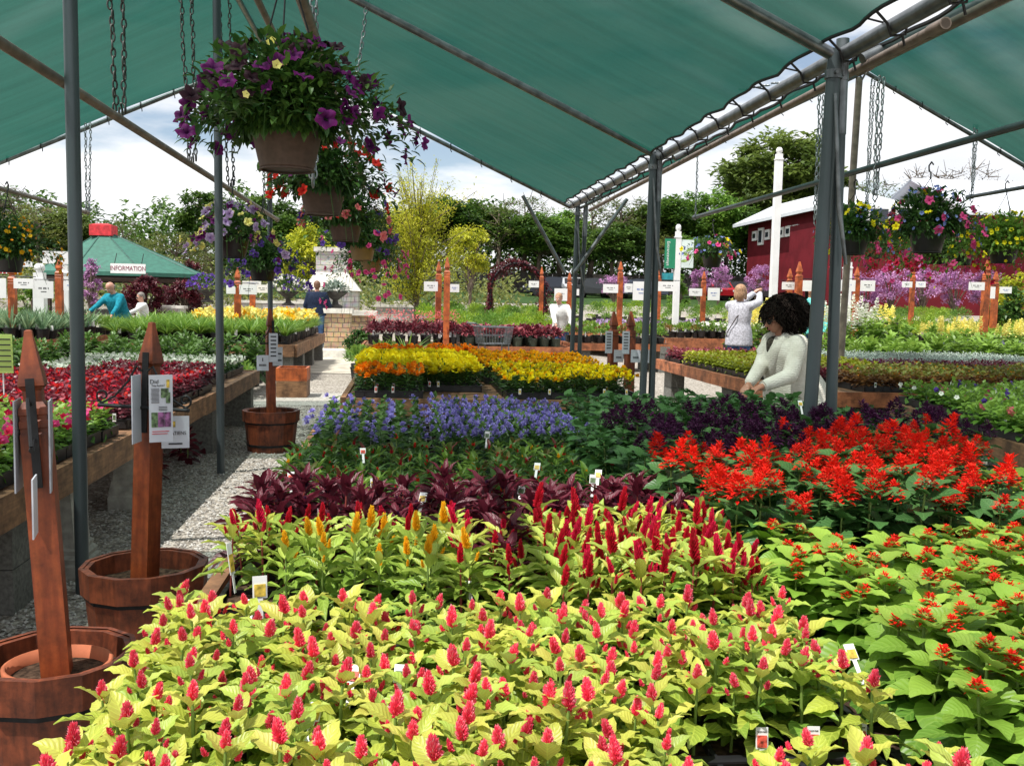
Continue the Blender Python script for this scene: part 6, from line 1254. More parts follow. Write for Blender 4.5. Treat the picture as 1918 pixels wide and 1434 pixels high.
# ------------------------------------------------------------------ barn
def barn():
    root = emp('red_barn', (30, 60, gz(60)), label='long red barn with pale metal roofs and small white framed windows', cat='barn'); off = Vector((30, 60, gz(60)))
    def W_(p): return list(Vector(p)-off)
    A = at(1402, 421, 78); B = at(1556, 396, 62.6); ze = A.z; B.z = ze; g = 2.0
    d = (B-A); d.z = 0; ln = d.length; d.normalize(); nr = Vector((-d.y, d.x, 0)); 
    if nr.dot(Vector((0, 1, 0))) < 0: nr = -nr
    if nr.x < 0: nr = -nr
    D = 5; m = MB(); V = [W_((p.x, p.y, z)) for z in (g-3, ze) for p in (A, B, B+nr*D, A+nr*D)]; m.add(V, [[0, 1, 5, 4], [1, 2, 6, 5], [2, 3, 7, 6], [3, 0, 4, 7]])
    k = A+nr*D/2; k2 = B+nr*D/2; rz_ = ze+1.5; m.add([W_((A.x, A.y, ze)), W_((A+nr*D)[:2]+(ze,)) if False else W_((A.x+nr.x*D, A.y+nr.y*D, ze)), W_((k.x, k.y, rz_))], [[0, 1, 2]]); m.build('wall', BARNRED, root)
    m = MB(); o = 1.0; P = [A-d*o-nr*o, B+d*o-nr*o, B-d*3+nr*D/2, A-d*o+nr*D/2, A-d*o+nr*(D+o), B+d*o+nr*(D+o)]; zz = [ze-.2, ze-.2, rz_, rz_, ze-.2, ze-.2]
    V = [W_((p.x, p.y, z)) for p, z in zip(P, zz)]; V2 = [[v[0], v[1], v[2]+.25] for v in V]; m.add(V, [[0, 1, 2, 3], [3, 2, 5, 4]]); m.add(V2, [[3, 2, 1, 0], [4, 5, 2, 3]]); m.add(V2, [[1, 5, 2]]); m.add(V+V2, [[0, 1, 7, 6], [0, 3, 9, 6], [3, 4, 10, 9], [1, 2, 8, 7]]); m.build('roof', ROOFM, root)
    GL = simple('barn_glass', (.03, .035, .05), .15, bmp=0)
    for px, y0, y1, w in ((1415, 433, 451, .85), (1426.5, 427, 459, .95), (1439, 430, 449, .85), (1465, 426, 445, .85), (1478, 423, 443, .85), (1491.5, 421, 441, .85)):
        # where the sight line meets the wall plane
        dr = at(px, (y0+y1)/2, 1)-Vector((0, 0, H)); q0 = Vector((0, 0, H)); t = (A-q0).dot(nr)/dr.dot(nr); c = q0+dr*t; top = at(px, y0, 1)-Vector((0, 0, H)); hh = abs((top*(c.y/top.y)).z+H-c.z)
        ang = math.atan2(d.y, d.x); f = MB(); cc = Vector(W_(c))-nr*.06; f.box(cc, (w+.12, .12, hh*2), ang); ob = f.build('window', WP, root); f = MB(); f.box(cc-nr*.07, (w*.62, .06, hh*2-.42), ang); f.build('pane', GL, ob)
    # second wing, facing the nursery
    a2, b2 = at(1628, 396, 56), at(1990, 396, 56); ze2 = a2.z; x0, x1 = a2.x, b2.x+6; y0 = 56; m = MB(); m.box(((x0+x1)/2-30, y0+6-60, (ze2+g-3)/2-off.z), (x1-x0, 12, ze2-g+3)); m.build('wall', BARNRED, root)
    x0 = at(1822, 396, 56).x; m = MB(); zr2 = at(1900, 346, 62).z; V = [[x0-.8-30, y0-1-60, ze2-.1-off.z], [x1-30, y0-1-60, ze2-.1-off.z], [x1-30, y0+6-60, zr2-off.z], [x0-.8-30, y0+6-60, zr2-off.z], [x1-30, y0+13-60, ze2-off.z], [x0-.8-30, y0+13-60, ze2-off.z]]
    V2 = [[v[0], v[1], v[2]+.2] for v in V]; m.add(V, [[3, 2, 1, 0], [4, 2, 3, 5]]); m.add(V2, [[0, 1, 2, 3], [3, 2, 4, 5]]); m.add(V+V2, [[0, 1, 7, 6], [0, 6, 9, 3]]); m.build('roof', ROOFM, root)
    for px in (1645, 1700, 1765): 
        q = at(px, 412, 55.9); f = MB(); f.box((q.x-30, 55.9-60, q.z-off.z), (1.5, .15, 1.7)); ob = f.build('window', WP, root); f = MB(); f.box((q.x-30, 55.8-60, q.z-off.z), (1.1, .1, 1.3)); f.build('pane', GL, ob)
    q0, q1 = at(1645, 416, 54), at(1668, 409, 54); m = MB(); V = [[q0.x-30-.6, -4.2, q0.z-off.z+.4], [q1.x-30+.9, -4.2, q0.z-off.z-.1]]; m.tube([Vector(V[0]), Vector(V[1])], .14, 4); m.build('porch_beam', WP, root)
barn()
# long white greenhouse strip and fences
def fence(x0, x1, ytop, Y, label, mat=FENCEW, h=2.2, px=True):
    a, b = at(x0, ytop, Y), at(x1, ytop, Y); root = emp('board_fence', ((a.x+b.x)/2, Y, 0), label=label, cat='fence'); w = b.x-a.x; z = (a.z+b.z)/2; m = MB(); n = int(w/.22)
    for k in range(n): m.box((-w/2+w*(k+.5)/n, 0, z-h/2+R.uniform(-.02, .02)), (w/n*.92, .03, h))
    m.build('boards', mat, root); m = MB(); m.box((0, .06, z-.3), (w, .05, .1)); m.box((0, .06, z-h+.5), (w, .05, .1)); m.build('rails', mat, root)
fence(800, 1240, 512, 81, 'weathered dark board fence before the dark trees', h=3)
fence(1240, 1420, 515, 82, 'weathered board fence continuing behind the banner', h=3)

# ------------------------------------------------------------------ parked cars beyond
def car(px, py, Y, col, rz, label, name='parked_car'):
    p = at(px, py, Y); g = gz(Y); root = emp(name, (p.x, Y, g), rz, label=label, cat='car', group=None); cm = simple('car_paint', col, .25, .3, var=.03, bmp=0)
    L_, w = 4.4, 1.75; prof = [(-2.2, .35), (-2.2, .80), (-2.05, .92), (-1.35, .98), (-.85, 1.42), (-.2, 1.50), (.7, 1.46), (1.35, 1.02), (2.05, .90), (2.2, .72), (2.2, .35)]
    m = MB(); V = []; 
    for s_ in (-1, 1):
        for x, z in prof: V.append([x, s_*w/2*(1-.12*max(0, z-.95)/.5), z])
    k = len(prof); F4 = [[i, i+1, k+i+1, k+i] for i in range(k-1)]+[[k-1, 0, k, 2*k-1]]; m.add(V, F4)
    V = np.array(V); 
    for s_ in (0, 1): m.add(np.vstack([V[s_*k:(s_+1)*k], [[0, V[s_*k][1], .7]]]), [[i, (i+1) % k, k] for i in range(k)])
    m.build('body', cm, root)
    gl = MB()
    for s_ in (-1, 1): gl.add([[-1.15, s_*.80, 1.02], [-.75, s_*.775, 1.36], [.6, s_*.775, 1.38], [1.15, s_*.80, 1.04]], [[0, 1, 2, 3]])
    for a, b in (((-1.37, 1.0), (-.87, 1.41)), ((1.33, 1.04), (.72, 1.45))): gl.add([[a[0]+(.03 if a[0] > 0 else -.03), -.72, a[1]], [a[0]+(.03 if a[0] > 0 else -.03), .72, a[1]], [b[0]+(.03 if a[0] > 0 else -.03), .66, b[1]], [b[0]+(.03 if a[0] > 0 else -.03), -.66, b[1]]], [[0, 1, 2, 3]])
    gl.build('windows', DGLASS, root)
    for x in (-1.35, 1.35):
        for s_ in (-1, 1): t = MB(); t.lathe([(.001, -.1), (.2, -.11), (.33, -.1), (.34, .1), (.2, .11), (.001, .1)], 16); o = t.build('wheel', PLAST, root, smooth=False); o.rotation_euler = (PI/2, 0, 0); o.location = (x, s_*.84, .34)
    for s_ in (-1, 1): t = MB(); t.box((-2.2, s_*.6, .72), (.08, .3, .14)); t.build('headlight', WP, root)
for i, (px, col, nm) in enumerate(((1035, (.03, .035, .05), 'dark blue car behind the woman in white'), (1068, (.55, .57, .6), 'silver car parked beyond the middle bench'), (1110, (.05, .055, .06), 'black car right of the third double posts'), (1150, (.25, .28, .33), 'grey blue car beyond the middle orange post'), (1195, (.06, .07, .10), 'dark car behind the large white board'), (1340, (.45, .02, .03), 'red car beyond the board right of the orange post'), (1385, (.06, .06, .07), 'black car beside the red car'), (1770, (.10, .12, .16), 'dark car before the redbud trees'))):
    car(px, 552, 73+R.uniform(-1, 1), col, R.uniform(1.3, 1.8) if i % 2 else R.uniform(-.2, .3), nm)

# ------------------------------------------------------------------ trees
def crownmesh(r, cx_, n_cl, per, rad3, cl, leaf, T=LLOW, z0=0, cut=.0):
    m = MB(); P = []
    for q in range(n_cl):
        a = r.uniform(0, 6.28); e = math.asin(r.uniform(-.65, 1)); s = r.uniform(.35, 1)**.6; P.append(np.array([math.cos(a)*math.cos(e)*s*rad3[0], math.sin(a)*math.cos(e)*s*rad3[1], math.sin(e)*s*rad3[2]+z0]))
    P = np.array(P); C = np.repeat(P, per, 0); n = len(C); d = r.normal(0, 1, (n, 3)); d /= np.linalg.norm(d, axis=1)[:, None]; s = r.uniform(.3, 1, n)[:, None]; cs = np.repeat(r.uniform(.6, 1.25, n_cl), per)[:, None]
    pos = C+d*s*cs*np.array([cl, cl, cl*.7]); az = r.uniform(0, 6.28, n); el = r.uniform(-.9, .9, n); tc = np.repeat(r.uniform(.1, .75, n_cl), per)
    scatter(m, T, pos, pol(az, el), upof(az, el), leaf*r.uniform(.6, 1.4, n), np.clip(tc+r.normal(0, .17, n), 0, 1)); return m, P
def tree_proto(name, leafm, seed, h=10, w=3.2, n_cl=95, per=110, leaf=.36, cl=1.05, trunk=.22, tz=.35, open_=0, twig=0):
    r = np.random.default_rng(seed); root = emp(name, (0, 0, -80)); zc = h*(tz+(1-tz)/2); m, P = crownmesh(r, 0, n_cl, per, (w, w, h*(1-tz)/2*.95), cl, leaf, z0=zc)
    t = MB(); t.tube([(0, 0, -1.5), (.05, 0, h*.2), (-.1, .1, h*.5), (.05, 0, h*.85)], [trunk*1.2, trunk, trunk*.65, trunk*.15], 8)
    for q in range(0, len(P), 3): b = P[q]; z = max(h*.15, min(h*.75, b[2]-h*.12)); t.tube([(0, 0, z), (b[0]*.5, b[1]*.5, (z+b[2])/2+.1), tuple(b)], [trunk*.35, trunk*.18, trunk*.05], 5, cap=False)
    for q in range(twig): b = P[q % len(P)]; d = pol(np.array(r.uniform(0, 6.28)), np.array(r.uniform(-.2, 1.3))); t.tube([tuple(b), tuple(b+d*r.uniform(.5, 1.3))], [.03, .012], 4, cap=False)
    t.build('trunk', BARK, root, smooth=True); m.build('crown', LM[leafm], root); return proto(root)
TP = {'a': tree_proto('leafy_tree', 'tree', 301), 'b': tree_proto('leafy_tree', 'tree', 302, w=2.8, n_cl=80, cl=.9), 'c': tree_proto('leafy_tree', 'treespring', 303, w=3.0, n_cl=85, cl=.9), 'd': tree_proto('spring_tree', 'treespring', 304, w=2.8, n_cl=55, per=40, cl=.8, leaf=.2, twig=90), 'o': tree_proto('olive_tree', 'treeolive', 305, w=3.2, n_cl=60, per=60, cl=.8, leaf=.2), 'e': tree_proto('bare_tree', 'treebare', 306, w=3.0, n_cl=50, per=22, cl=.9, leaf=.14, twig=220), 'g': tree_proto('bright_tree', 'fresh', 307, w=2.9, n_cl=80, per=95, cl=.95, leaf=.32)}
TL = {'a': 'dark green tree', 'b': 'slim dark green tree', 'c': 'spring green tree', 'd': 'thin leaved spring tree', 'o': 'olive willow tree', 'e': 'bare branched grey tree', 'g': 'bright green tree'}
trees = [(-30, 345, 62, 'e', 1.1), (25, 352, 70, 'e', 1.1), (70, 385, 64, 'o', 1.2), (120, 400, 66, 'c', 1.1), (230, 402, 60, 'd', .7), (262, 440, 66, 'o', 1.1), (330, 440, 52, 'o', 1.3), (395, 455, 58, 'o', 1.2), (385, 362, 75, 'b', .9), (440, 380, 80, 'd', 1.1), (500, 358, 78, 'b', 1.0), (545, 385, 78, 'a', 1.1), (470, 440, 60, 'a', 1.3), (700, 400, 80, 'a', 1.1),
         (600, 420, 70, 'a', 1.2), (760, 400, 85, 'c', 1.2), (840, 375, 82, 'a', 1.1), (890, 366, 84, 'a', 1.0), (935, 380, 80, 'd', 1.2), (985, 355, 84, 'd', 1.1), (1010, 385, 80, 'a', 1.1), (1050, 390, 84, 'g', 1.1), (1110, 372, 84, 'd', 1.2), (1165, 365, 82, 'd', 1.1), (1150, 410, 76, 'a', 1.2), (1215, 375, 85, 'c', 1.2), (1270, 372, 84, 'a', 1.1), (1320, 362, 84, 'g', 1.0), (1365, 365, 86, 'a', 1.0), (1300, 430, 74, 'g', 1.0), (1240, 430, 76, 'o', 1.1),
         (1468, 262, 92, 'c', 1.05), (1430, 340, 90, 'c', .9), (1540, 330, 92, 'c', 1.0), (1605, 335, 92, 'd', 1.0), (1740, 318, 95, 'e', 1.0), (1800, 322, 95, 'e', 1.0), (1860, 325, 92, 'd', 1.1), (1930, 318, 92, 'd', 1.1), (1990, 330, 92, 'a', 1.1), (-90, 350, 66, 'a', 1.2)]
for i, (px, ty, Y, k, ws) in enumerate(trees):
    p = at(px, ty, Y); g = gz(Y); s = (p.z-g)/10.3; where = 'at the far left' if px < 150 else 'behind the gazebo' if px < 400 else 'behind the fireplace' if px < 780 else 'behind the vine arch' if px < 1050 else 'behind the parked cars' if px < 1400 else 'behind the red barn'
    lb = '%s %s, %s' % (TL[k], where, 'taller' if ty < 370 else 'lower'); place(TP[k], (p.x, Y, g), R.uniform(0, 6), (s*ws*1.3, s*ws*1.3, s*R.uniform(.93, 1.12)), label=lb, cat='tree', group=lb)
# low undergrowth in front of the tree line
m = MB(); n = 52000; r = np.random.default_rng(77); x = r.uniform(-60, 75, n); y = r.uniform(84, 100, n); cl_ = .3+1.1*np.sin(x*.31)+.7*np.sin(x*.83+1)+.5*np.sin(x*1.9+y*.4)
z = gz(90)+r.uniform(0, 1, n)*(6.4+cl_); keep = ~((x > 24) & (y < 84)); az = r.uniform(0, 6.28, n); el = r.uniform(-.9, .9, n)
scatter(m, LLOW, np.stack([x, y, z], 1), pol(az, el), upof(az, el), .62, r.uniform(0, .8, n)); tag(m.build('undergrowth', LM['tree']), kind='stuff', label='dark leafy undergrowth along the tree line')
m = MB(); n = 16000; x = r.uniform(-42, 6, n); y = r.uniform(44, 58, n); cl_ = .5+.5*np.sin(x*.9)+.3*np.sin(x*2.3+1); z = .8+r.uniform(0, 1, n)*(1.7+cl_); az = r.uniform(0, 6.28, n); el = r.uniform(-.9, .9, n)
scatter(m, LLOW, np.stack([x, y, z], 1), pol(az, el), upof(az, el), .28, r.uniform(0, .9, n)); tag(m.build('shrubbery', LM['treeolive']), kind='stuff', label='olive green shrubbery behind the gazebo and fireplace')
# feathery yellow tree
def feathery():
    p = at(780, 600, 34); g = gz(34); root = emp('yellow_willow_tree', (p.x, 34, g), label='feathery yellow green willow right of the fireplace', cat='tree'); zt = at(780, 285, 34).z-g; r = np.random.default_rng(9); m = MB(); t = MB()
    t.tube([(0, 0, 0), (0, 0, zt*.5), (0, 0, zt*.8)], [.1, .06, .02], 7)
    nb = 95
    for q in range(nb):
        z0 = zt*r.uniform(.12, .6); a = r.uniform(0, 6.28); L_ = zt*r.uniform(.16, .36); e = r.uniform(.6, 1.25); d = pol(np.array(a), np.array(e)); st = np.array([0, 0, z0]); en = st+d*L_*np.array([1.35, 1.35, 1]); t.tube([tuple(st), tuple(en)], [.025, .008], 4, cap=False)
        k = 120; u = r.uniform(.2, 1, k)[:, None]; pos = st+(en-st)*u+r.normal(0, .14, (k, 3)); az = r.uniform(0, 6.28, k); el = r.uniform(0, 1.3, k); scatter(m, LLOWN, pos, pol(az, el), upof(az, el), .14, np.clip(r.normal(r.uniform(.3, .8), .2, k), 0, 1))
    for q in range(26):
        a = r.uniform(0, 6.28); st = np.array([math.cos(a)*.4, math.sin(a)*.4, zt*r.uniform(.6, .78)]); en = st+np.array([math.cos(a)*.3, math.sin(a)*.3, zt*r.uniform(.12, .24)]); t.tube([tuple(st), tuple(en)], [.012, .004], 4, cap=False); k = 30; u = r.uniform(0, 1, k)[:, None]; pos = st+(en-st)*u+r.normal(0, .06, (k, 3)); az = r.uniform(0, 6.28, k); el = r.uniform(.3, 1.3, k); scatter(m, LLOWN, pos, pol(az, el), upof(az, el), .11, r.uniform(.2, .8, k))
    t.build('trunk', BARK, root); m.build('crown', LM['treeyellow'], root)
feathery()
def smalltree(px, ytop, ybase, Y, wpx, leafm, label, name='ornamental_tree', n_cl=40, per=80, leaf=.13, squat=1., tz=.25):
    p = at(px, ybase, Y); t = at(px, ytop, Y); w = wpx/FPX*Y/2; h = t.z-gz(Y); r = np.random.default_rng(int(px)); root = emp(name, (p.x, Y, gz(Y)), label=label, cat='tree'); zc = h*(tz+(1-tz)/2); m, P = crownmesh(r, 0, n_cl, per, (w*.85, w*.85, h*(1-tz)/2*.85), w*.32, leaf, z0=zc)
    tr = MB(); tr.tube([(0, 0, -.2), (.03, 0, h*.3), (0, 0, h*.7)], [.09, .07, .02], 6)
    for q in range(0, len(P), 2): b = P[q]; tr.tube([(0, 0, h*.22), tuple(b*np.array([.5, .5, .8])), tuple(b)], [.035, .02, .008], 4, cap=False)
    tr.build('trunk', BARK, root); m.build('crown', LM[leafm], root)
smalltree(586, 412, 560, 42, 130, 'treeyellow', 'yellow green shrubby tree behind the stone fireplace', n_cl=60, per=110, leaf=.16, tz=.1)
smalltree(880, 405, 540, 44, 90, 'treeyellow', 'yellow green tree right of the feathery willow', n_cl=34, leaf=.16)
smalltree(272, 508, 590, 33, 85, 'mapleburg', 'rounded burgundy maple behind the woman in the white turtleneck', 'burgundy_maple', tz=.02)
smalltree(345, 510, 560, 37, 80, 'mapleburg', 'wider burgundy maple at the right end of the gazebo', 'burgundy_maple', tz=.05)
smalltree(355, 480, 560, 44, 60, 'mapleburg', 'reddish shrub behind the gazebo corner', 'burgundy_maple', per=40)
smalltree(172, 474, 600, 27, 44, 'redbud', 'small redbud with purple blossom before the gazebo', 'redbud_tree', n_cl=34, per=34, leaf=.075)
for i, (px, yt, w) in enumerate(((1622, 500, 70), (1668, 482, 95), (1728, 480, 90), (1790, 488, 85), (1850, 496, 80), (1420, 482, 60), (1345, 484, 55), (1310, 490, 40), (1150, 505, 60))):
    smalltree(px, yt, 550, 40 if px > 1500 else 52, w, 'redbud', 'redbud with purple pink blossom, %s' % ('left of the slim tan post', 'largest one right of the slim tan post', 'behind the orange post', 'right of the orange post', 'rightmost of the row', 'before the red barn corner', 'behind the mixed distant basket', 'beside the banner', 'behind the cars')[i], 'redbud_tree', n_cl=34, per=60, leaf=.10, tz=.2)
smalltree(1900, 500, 560, 30, 110, 'treeyellow', 'yellow green conifer shrub at the right edge', n_cl=40, tz=.05)
smalltree(1890, 530, 590, 26, 110, 'green', 'dark rounded conifer at the right edge', n_cl=40, tz=.0)
smalltree(1272, 505, 560, 38, 50, 'fresh', 'round green shrub under the picture banner', n_cl=20, tz=.0)
smalltree(60, 520, 590, 24, 60, 'fresh', 'bright green shrub between the white boards', n_cl=20, tz=.0, leaf=.09)
smalltree(675, 610, 655, 23, 60, 'green', 'leafy green shrub in front of the stone wall', n_cl=22, tz=.0, leaf=.09, per=60)
# ------------------------------------------------------------------ people
def capVF(p0, r0, p1, r1, n=14):
    p0, p1 = Vector(p0), Vector(p1); d = (p1-p0); L_ = max(d.length, 1e-4); d = d/L_; pts = []; rs = []
    for a in (85, 60, 30): pts.append(p0-d*r0*math.sin(rad(a))); rs.append(r0*math.cos(rad(a)))
    pts += [p0, p0.lerp(p1, .5), p1]; rs += [r0, (r0+r1)/2, r1]
    for a in (30, 60, 85): pts.append(p1+d*r1*math.sin(rad(a))); rs.append(r1*math.cos(rad(a)))
    return pts, rs, n
class Body:
    def __init__(s): s.m = MB()
    def loft(s, T, u, secs, bulk, n=28):
        V = []; a = np.arange(n)*2*PI/n; F = []
        for z, rx, ry in secs:
            for t in a: c, q = math.cos(t), math.sin(t); V.append(list(T(rx*bulk*math.copysign(abs(c)**.85, c), ry*bulk*math.copysign(abs(q)**.85, q), z)))
        for i in range(len(secs)-1):
            for j in range(n): F.append([i*n+j, (i+1)*n+j, (i+1)*n+(j+1) % n, i*n+(j+1) % n])
        s.m.add(V, F); k = len(V)
        for base, z, rev in ((0, secs[0][0], 0), (k-n, secs[-1][0], 1)): s.m.add(V[base:base+n]+[list(T(0, 0, z))], [[(j if rev else (j+1) % n), ((j+1) % n if rev else j), n] for j in range(n)])
        return s
    def cap(s, p0, r0, p1, r1): P, r_, n = capVF(p0, r0, p1, r1); s.m.tube(P, r_, n); return s
    def ell(s, c, r_, rot=None):
        V, F = sphVF((0, 0, 0), r_, 20, 14)
        if rot is not None: V = V@np.array(rot.to_matrix()).T
        V = V+np.array(c); s.m.add(V, F)
        return s
    def build(s, name, mat, parent, voxel=.012, it=3):
        o = s.m.build(name, mat, parent, smooth=True); rm = o.modifiers.new('remesh', 'REMESH'); rm.mode = 'VOXEL'; rm.voxel_size = voxel; rm.use_smooth_shade = True
        if it: sm = o.modifiers.new('smooth', 'SMOOTH'); sm.iterations = it*2; sm.factor = .6
        return o
def hand(b, w, d, nrm, side, k=1., curl=.7, detail=True):
    """palm and five fingers from wrist w along d; nrm points out of the palm"""
    d = Vector(d).normalized(); nrm = Vector(nrm).normalized(); s_ = d.cross(nrm).normalized()*side
    b.cap(w, .023*k, w+d*.035*k, .026*k); 
    for q in (-1, 0, 1): b.cap(w+d*.03*k+s_*.014*q*k, .016*k, w+d*.075*k+s_*.022*q*k, .013*k)
    if not detail: b.cap(w+d*.06*k, .026*k, w+d*.14*k+nrm*.03*k, .02*k); b.cap(w+d*.03*k-s_*.025*k, .012*k, w+d*.085*k-s_*.045*k, .009*k); return
    for q, ln in enumerate((.070, .080, .075, .058)):
        o_ = (q-1.5)*.0195*k; p = w+d*.082*k+s_*o_; r_ = .0088*k; a = curl*.6
        for sg in range(3): q2 = p+(d*math.cos(a)+nrm*math.sin(a))*ln*k*(.45, .30, .25)[sg]; b.cap(p, r_, q2, r_*.92); p = q2; a += curl*.55; r_ *= .93
    p = w+d*.02*k-s_*.022*k; a = (d*.55-s_*.65+nrm*.45).normalized(); q1 = p+a*.045*k; b.cap(p, .012*k, q1, .0105*k); q2 = q1+(d*.9+nrm*.4-s_*.1).normalized()*.032*k; b.cap(q1, .0100*k, q2, .0085*k)
def ik(S, Wt, a, b, hint):
    d = Wt-S; L_ = min(d.length, (a+b)*.995); dn = d.normalized(); Wt = S+dn*L_; x = (a*a-b*b+L_*L_)/(2*L_); h = math.sqrt(max(0, a*a-x*x)); hp = hint-dn*hint.dot(dn); hp.normalize(); return S+dn*x+hp*h, Wt
def person(loc, Ht, rz, label, skin=None, hair=None, top=None, legs=None, lean=0, headp=0, heady=0, hands=(None, None), bulk=1., voxel=.016, hairstyle='short', detail=False, sleeve=1., toplen=.47, voxh=.008, elb=(None, None), hems=1.):
    root = emp('person', loc, rz, label=label, cat='person'); Mi = Matrix.Translation(loc)@Matrix.Rotation(rz, 4, 'Z'); Mi = Mi.inverted(); u = Ht
    hipz = .52*u
    def T(x, y, z, extra=0):
        v = Vector((x*u, y*u, z*u)); dz = v.z-hipz
        if dz > 0: a = lean; v = Vector((v.x, v.y*math.cos(a)+dz*math.sin(a), hipz+dz*math.cos(a)-v.y*math.sin(a)))
        return v
    Hc = T(0, .008, .928); hr = Euler((-(lean*.6+headp), 0, heady)); Hm = hr.to_matrix()
    def hp(x, y, z): return Hc+Hm@Vector((x*u, y*u, z*u))
    b = Body(); arms = []
    # head with cranium, face, jaw, nose and ears
    b.ell(hp(0, -.006, .014), (.046*u, .058*u, .056*u), hr); b.ell(hp(0, .012, -.018), (.036*u, .042*u, .046*u), hr); b.ell(hp(0, .030, -.046), (.020*u, .018*u, .016*u), hr)
    b.cap(hp(0, .050, .004), .006*u, hp(0, .064, -.016), .0085*u); b.ell(hp(0, .048, -.036), (.014*u, .009*u, .0075*u), hr)
    for s_ in (-1, 1): b.ell(hp(s_*.046, -.004, -.006), (.006*u, .012*u, .018*u), hr); b.ell(hp(s_*.022, .040, -.016), (.014*u, .012*u, .012*u), hr)
    b.cap(T(0, -.006, .80), .036*u, hp(0, -.004, -.03), .031*u)
    b.loft(T, u, [(.835, .03, .03), (.82, .07, .04), (.79, .092, .052), (.72, .090, .060), (.63, .076, .054), (.56, .084, .062), (.50, .088, .062), (.46, .05, .04)], bulk)
    for i, s_ in enumerate((-1, 1)):
        S = T(s_*.098*(.6+.4*bulk), -.004, .805)
        if hands[i] is not None: Wt = Mi@Vector(hands[i])
        else: Wt = T(s_*.15, .03, .50)
        hint = elb[i] if elb[i] is not None else Vector((s_*.5, -.6, -.5)); E_, Wt = ik(S, Wt, .178*u, .150*u, Vector(hint)); arms.append((S, E_, Wt, s_))
        b.cap(T(s_*.06, 0, .80), .032*u, S, .030*u); b.cap(S, .030*u, E_, .023*u); b.cap(E_, .023*u, Wt, .0155*u)
        d = (Wt-E_).normalized(); nr = d.cross(Vector((0, 0, 1))).cross(d); nr = -nr if nr.z > 0 else nr
        hand(b, Wt+d*.008*u, d, nr if nr.length > .01 else Vector((0, 1, 0)), -s_, u/1.7, .7, detail)
        hx = s_*.052; K = Vector((hx*1.15*u, .012*u, .285*u)); A = Vector((hx*1.25*u, -.012*u, .045*u)); b.cap((hx*u, 0, .52*u), .052*u*bulk, K, .034*u); b.cap(K, .032*u, A, .019*u); b.cap(A+Vector((0, -.02*u, -.015*u)), .02*u, A+Vector((.0, .09*u, -.027*u)), .016*u)
    b.build('body', skin or SKIN, root, voxh if detail else voxel*.75)
    # trousers
    c = Body(); c.ell((0, 0, .53*u), (.094*u*bulk, .070*u*bulk, .06*u))
    for s_ in (-1, 1): hx = s_*.052; K = Vector((hx*1.15*u, .012*u, .285*u)); A = Vector((hx*1.25*u, -.012*u, .05*u)); c.cap((hx*u, 0, .52*u), .060*u*bulk, K, .042*u); c.cap(K, .042*u, A, .034*u)
    c.build('trousers', legs or DENIM, root, voxel)
    c = Body()
    for s_ in (-1, 1): A = Vector((s_*.065*u, -.012*u, .03*u)); c.cap(A+Vector((0, -.02*u, -.005*u)), .024*u, A+Vector((.0, .095*u, -.010*u)), .020*u)
    c.build('shoes', WHITE if top is NAVY else DARKW, root, voxel)
    # top
    c = Body(); p_ = .013*u
    zb = toplen; c.loft(T, u, [(.848, .034, .036), (.835, .062, .046), (.812, .090, .056), (.775, .104, .068), (.71, .103, .074), (.64, .094, .070), (.58, .098*hems, .076*hems), (.52, .104*hems, .080*hems), (zb, .108*hems, .083*hems), (zb-.004, .06, .05)], bulk)
    for S, E_, Wt, s_ in arms:
        c.cap(T(s_*.06, 0, .80), .045*u, S, .044*u); c.cap(S, .043*u, E_, .036*u)
        if sleeve > .5: c.cap(E_, .036*u, E_.lerp(Wt, .93), .027*u)
    c.build('top', top or WHITEC, root, voxel*.8 if detail else voxel)
    # hair
    h = Body()
    if hairstyle == 'short': h.ell(hp(0, -.014, .022), (.050*u, .060*u, .056*u), hr); h.ell(hp(0, -.038, -.006), (.042*u, .034*u, .045*u), hr)
    elif hairstyle == 'bald': h.ell(hp(0, -.034, -.010), (.047*u, .036*u, .030*u), hr)
    elif hairstyle == 'bob': h.ell(hp(0, -.014, .020), (.055*u, .064*u, .060*u), hr); h.ell(hp(0, -.040, -.02), (.054*u, .040*u, .062*u), hr); [h.cap(hp(s_*.046, -.012, .01), .018*u, hp(s_*.045, .0, -.055), .014*u) for s_ in (-1, 1)]
    elif hairstyle == 'long': h.ell(hp(0, -.014, .022), (.052*u, .062*u, .058*u), hr); h.cap(hp(0, -.045, 0), .045*u, hp(0, -.05, -.14), .035*u); [h.cap(hp(s_*.044, -.01, .0), .018*u, hp(s_*.046, .0, -.12), .014*u) for s_ in (-1, 1)]
    elif hairstyle == 'curly': h.ell(hp(0, -.036, .016), (.076*u, .078*u, .070*u), hr); h.ell(hp(0, -.064, -.035), (.066*u, .046*u, .052*u), hr); [h.ell(hp(s_*.055, -.02, -.010), (.034*u, .045*u, .055*u), hr) for s_ in (-1, 1)]
    h.build('hair', hair or HAIRB, root, voxel*.7)
    f = MB()
    for s_ in (-1, 1): f.sph(hp(s_*.019, .047, .004), .0065*u, 8, 6)
    f.build('eyes', EYEW, root, smooth=True); f = MB()
    for s_ in (-1, 1): f.sph(hp(s_*.019, .0535, .004), .003*u, 8, 6)
    f.build('pupils', DGLASS, root, smooth=True); f = MB(); f.tube([hp(-.014, .055, -.037), hp(0, .0595, -.0355), hp(.014, .055, -.037)], [.002*u, .0035*u, .002*u], 6); f.build('lips', LIPS, root, smooth=True)
    return root, hp, T, arms, u, hr
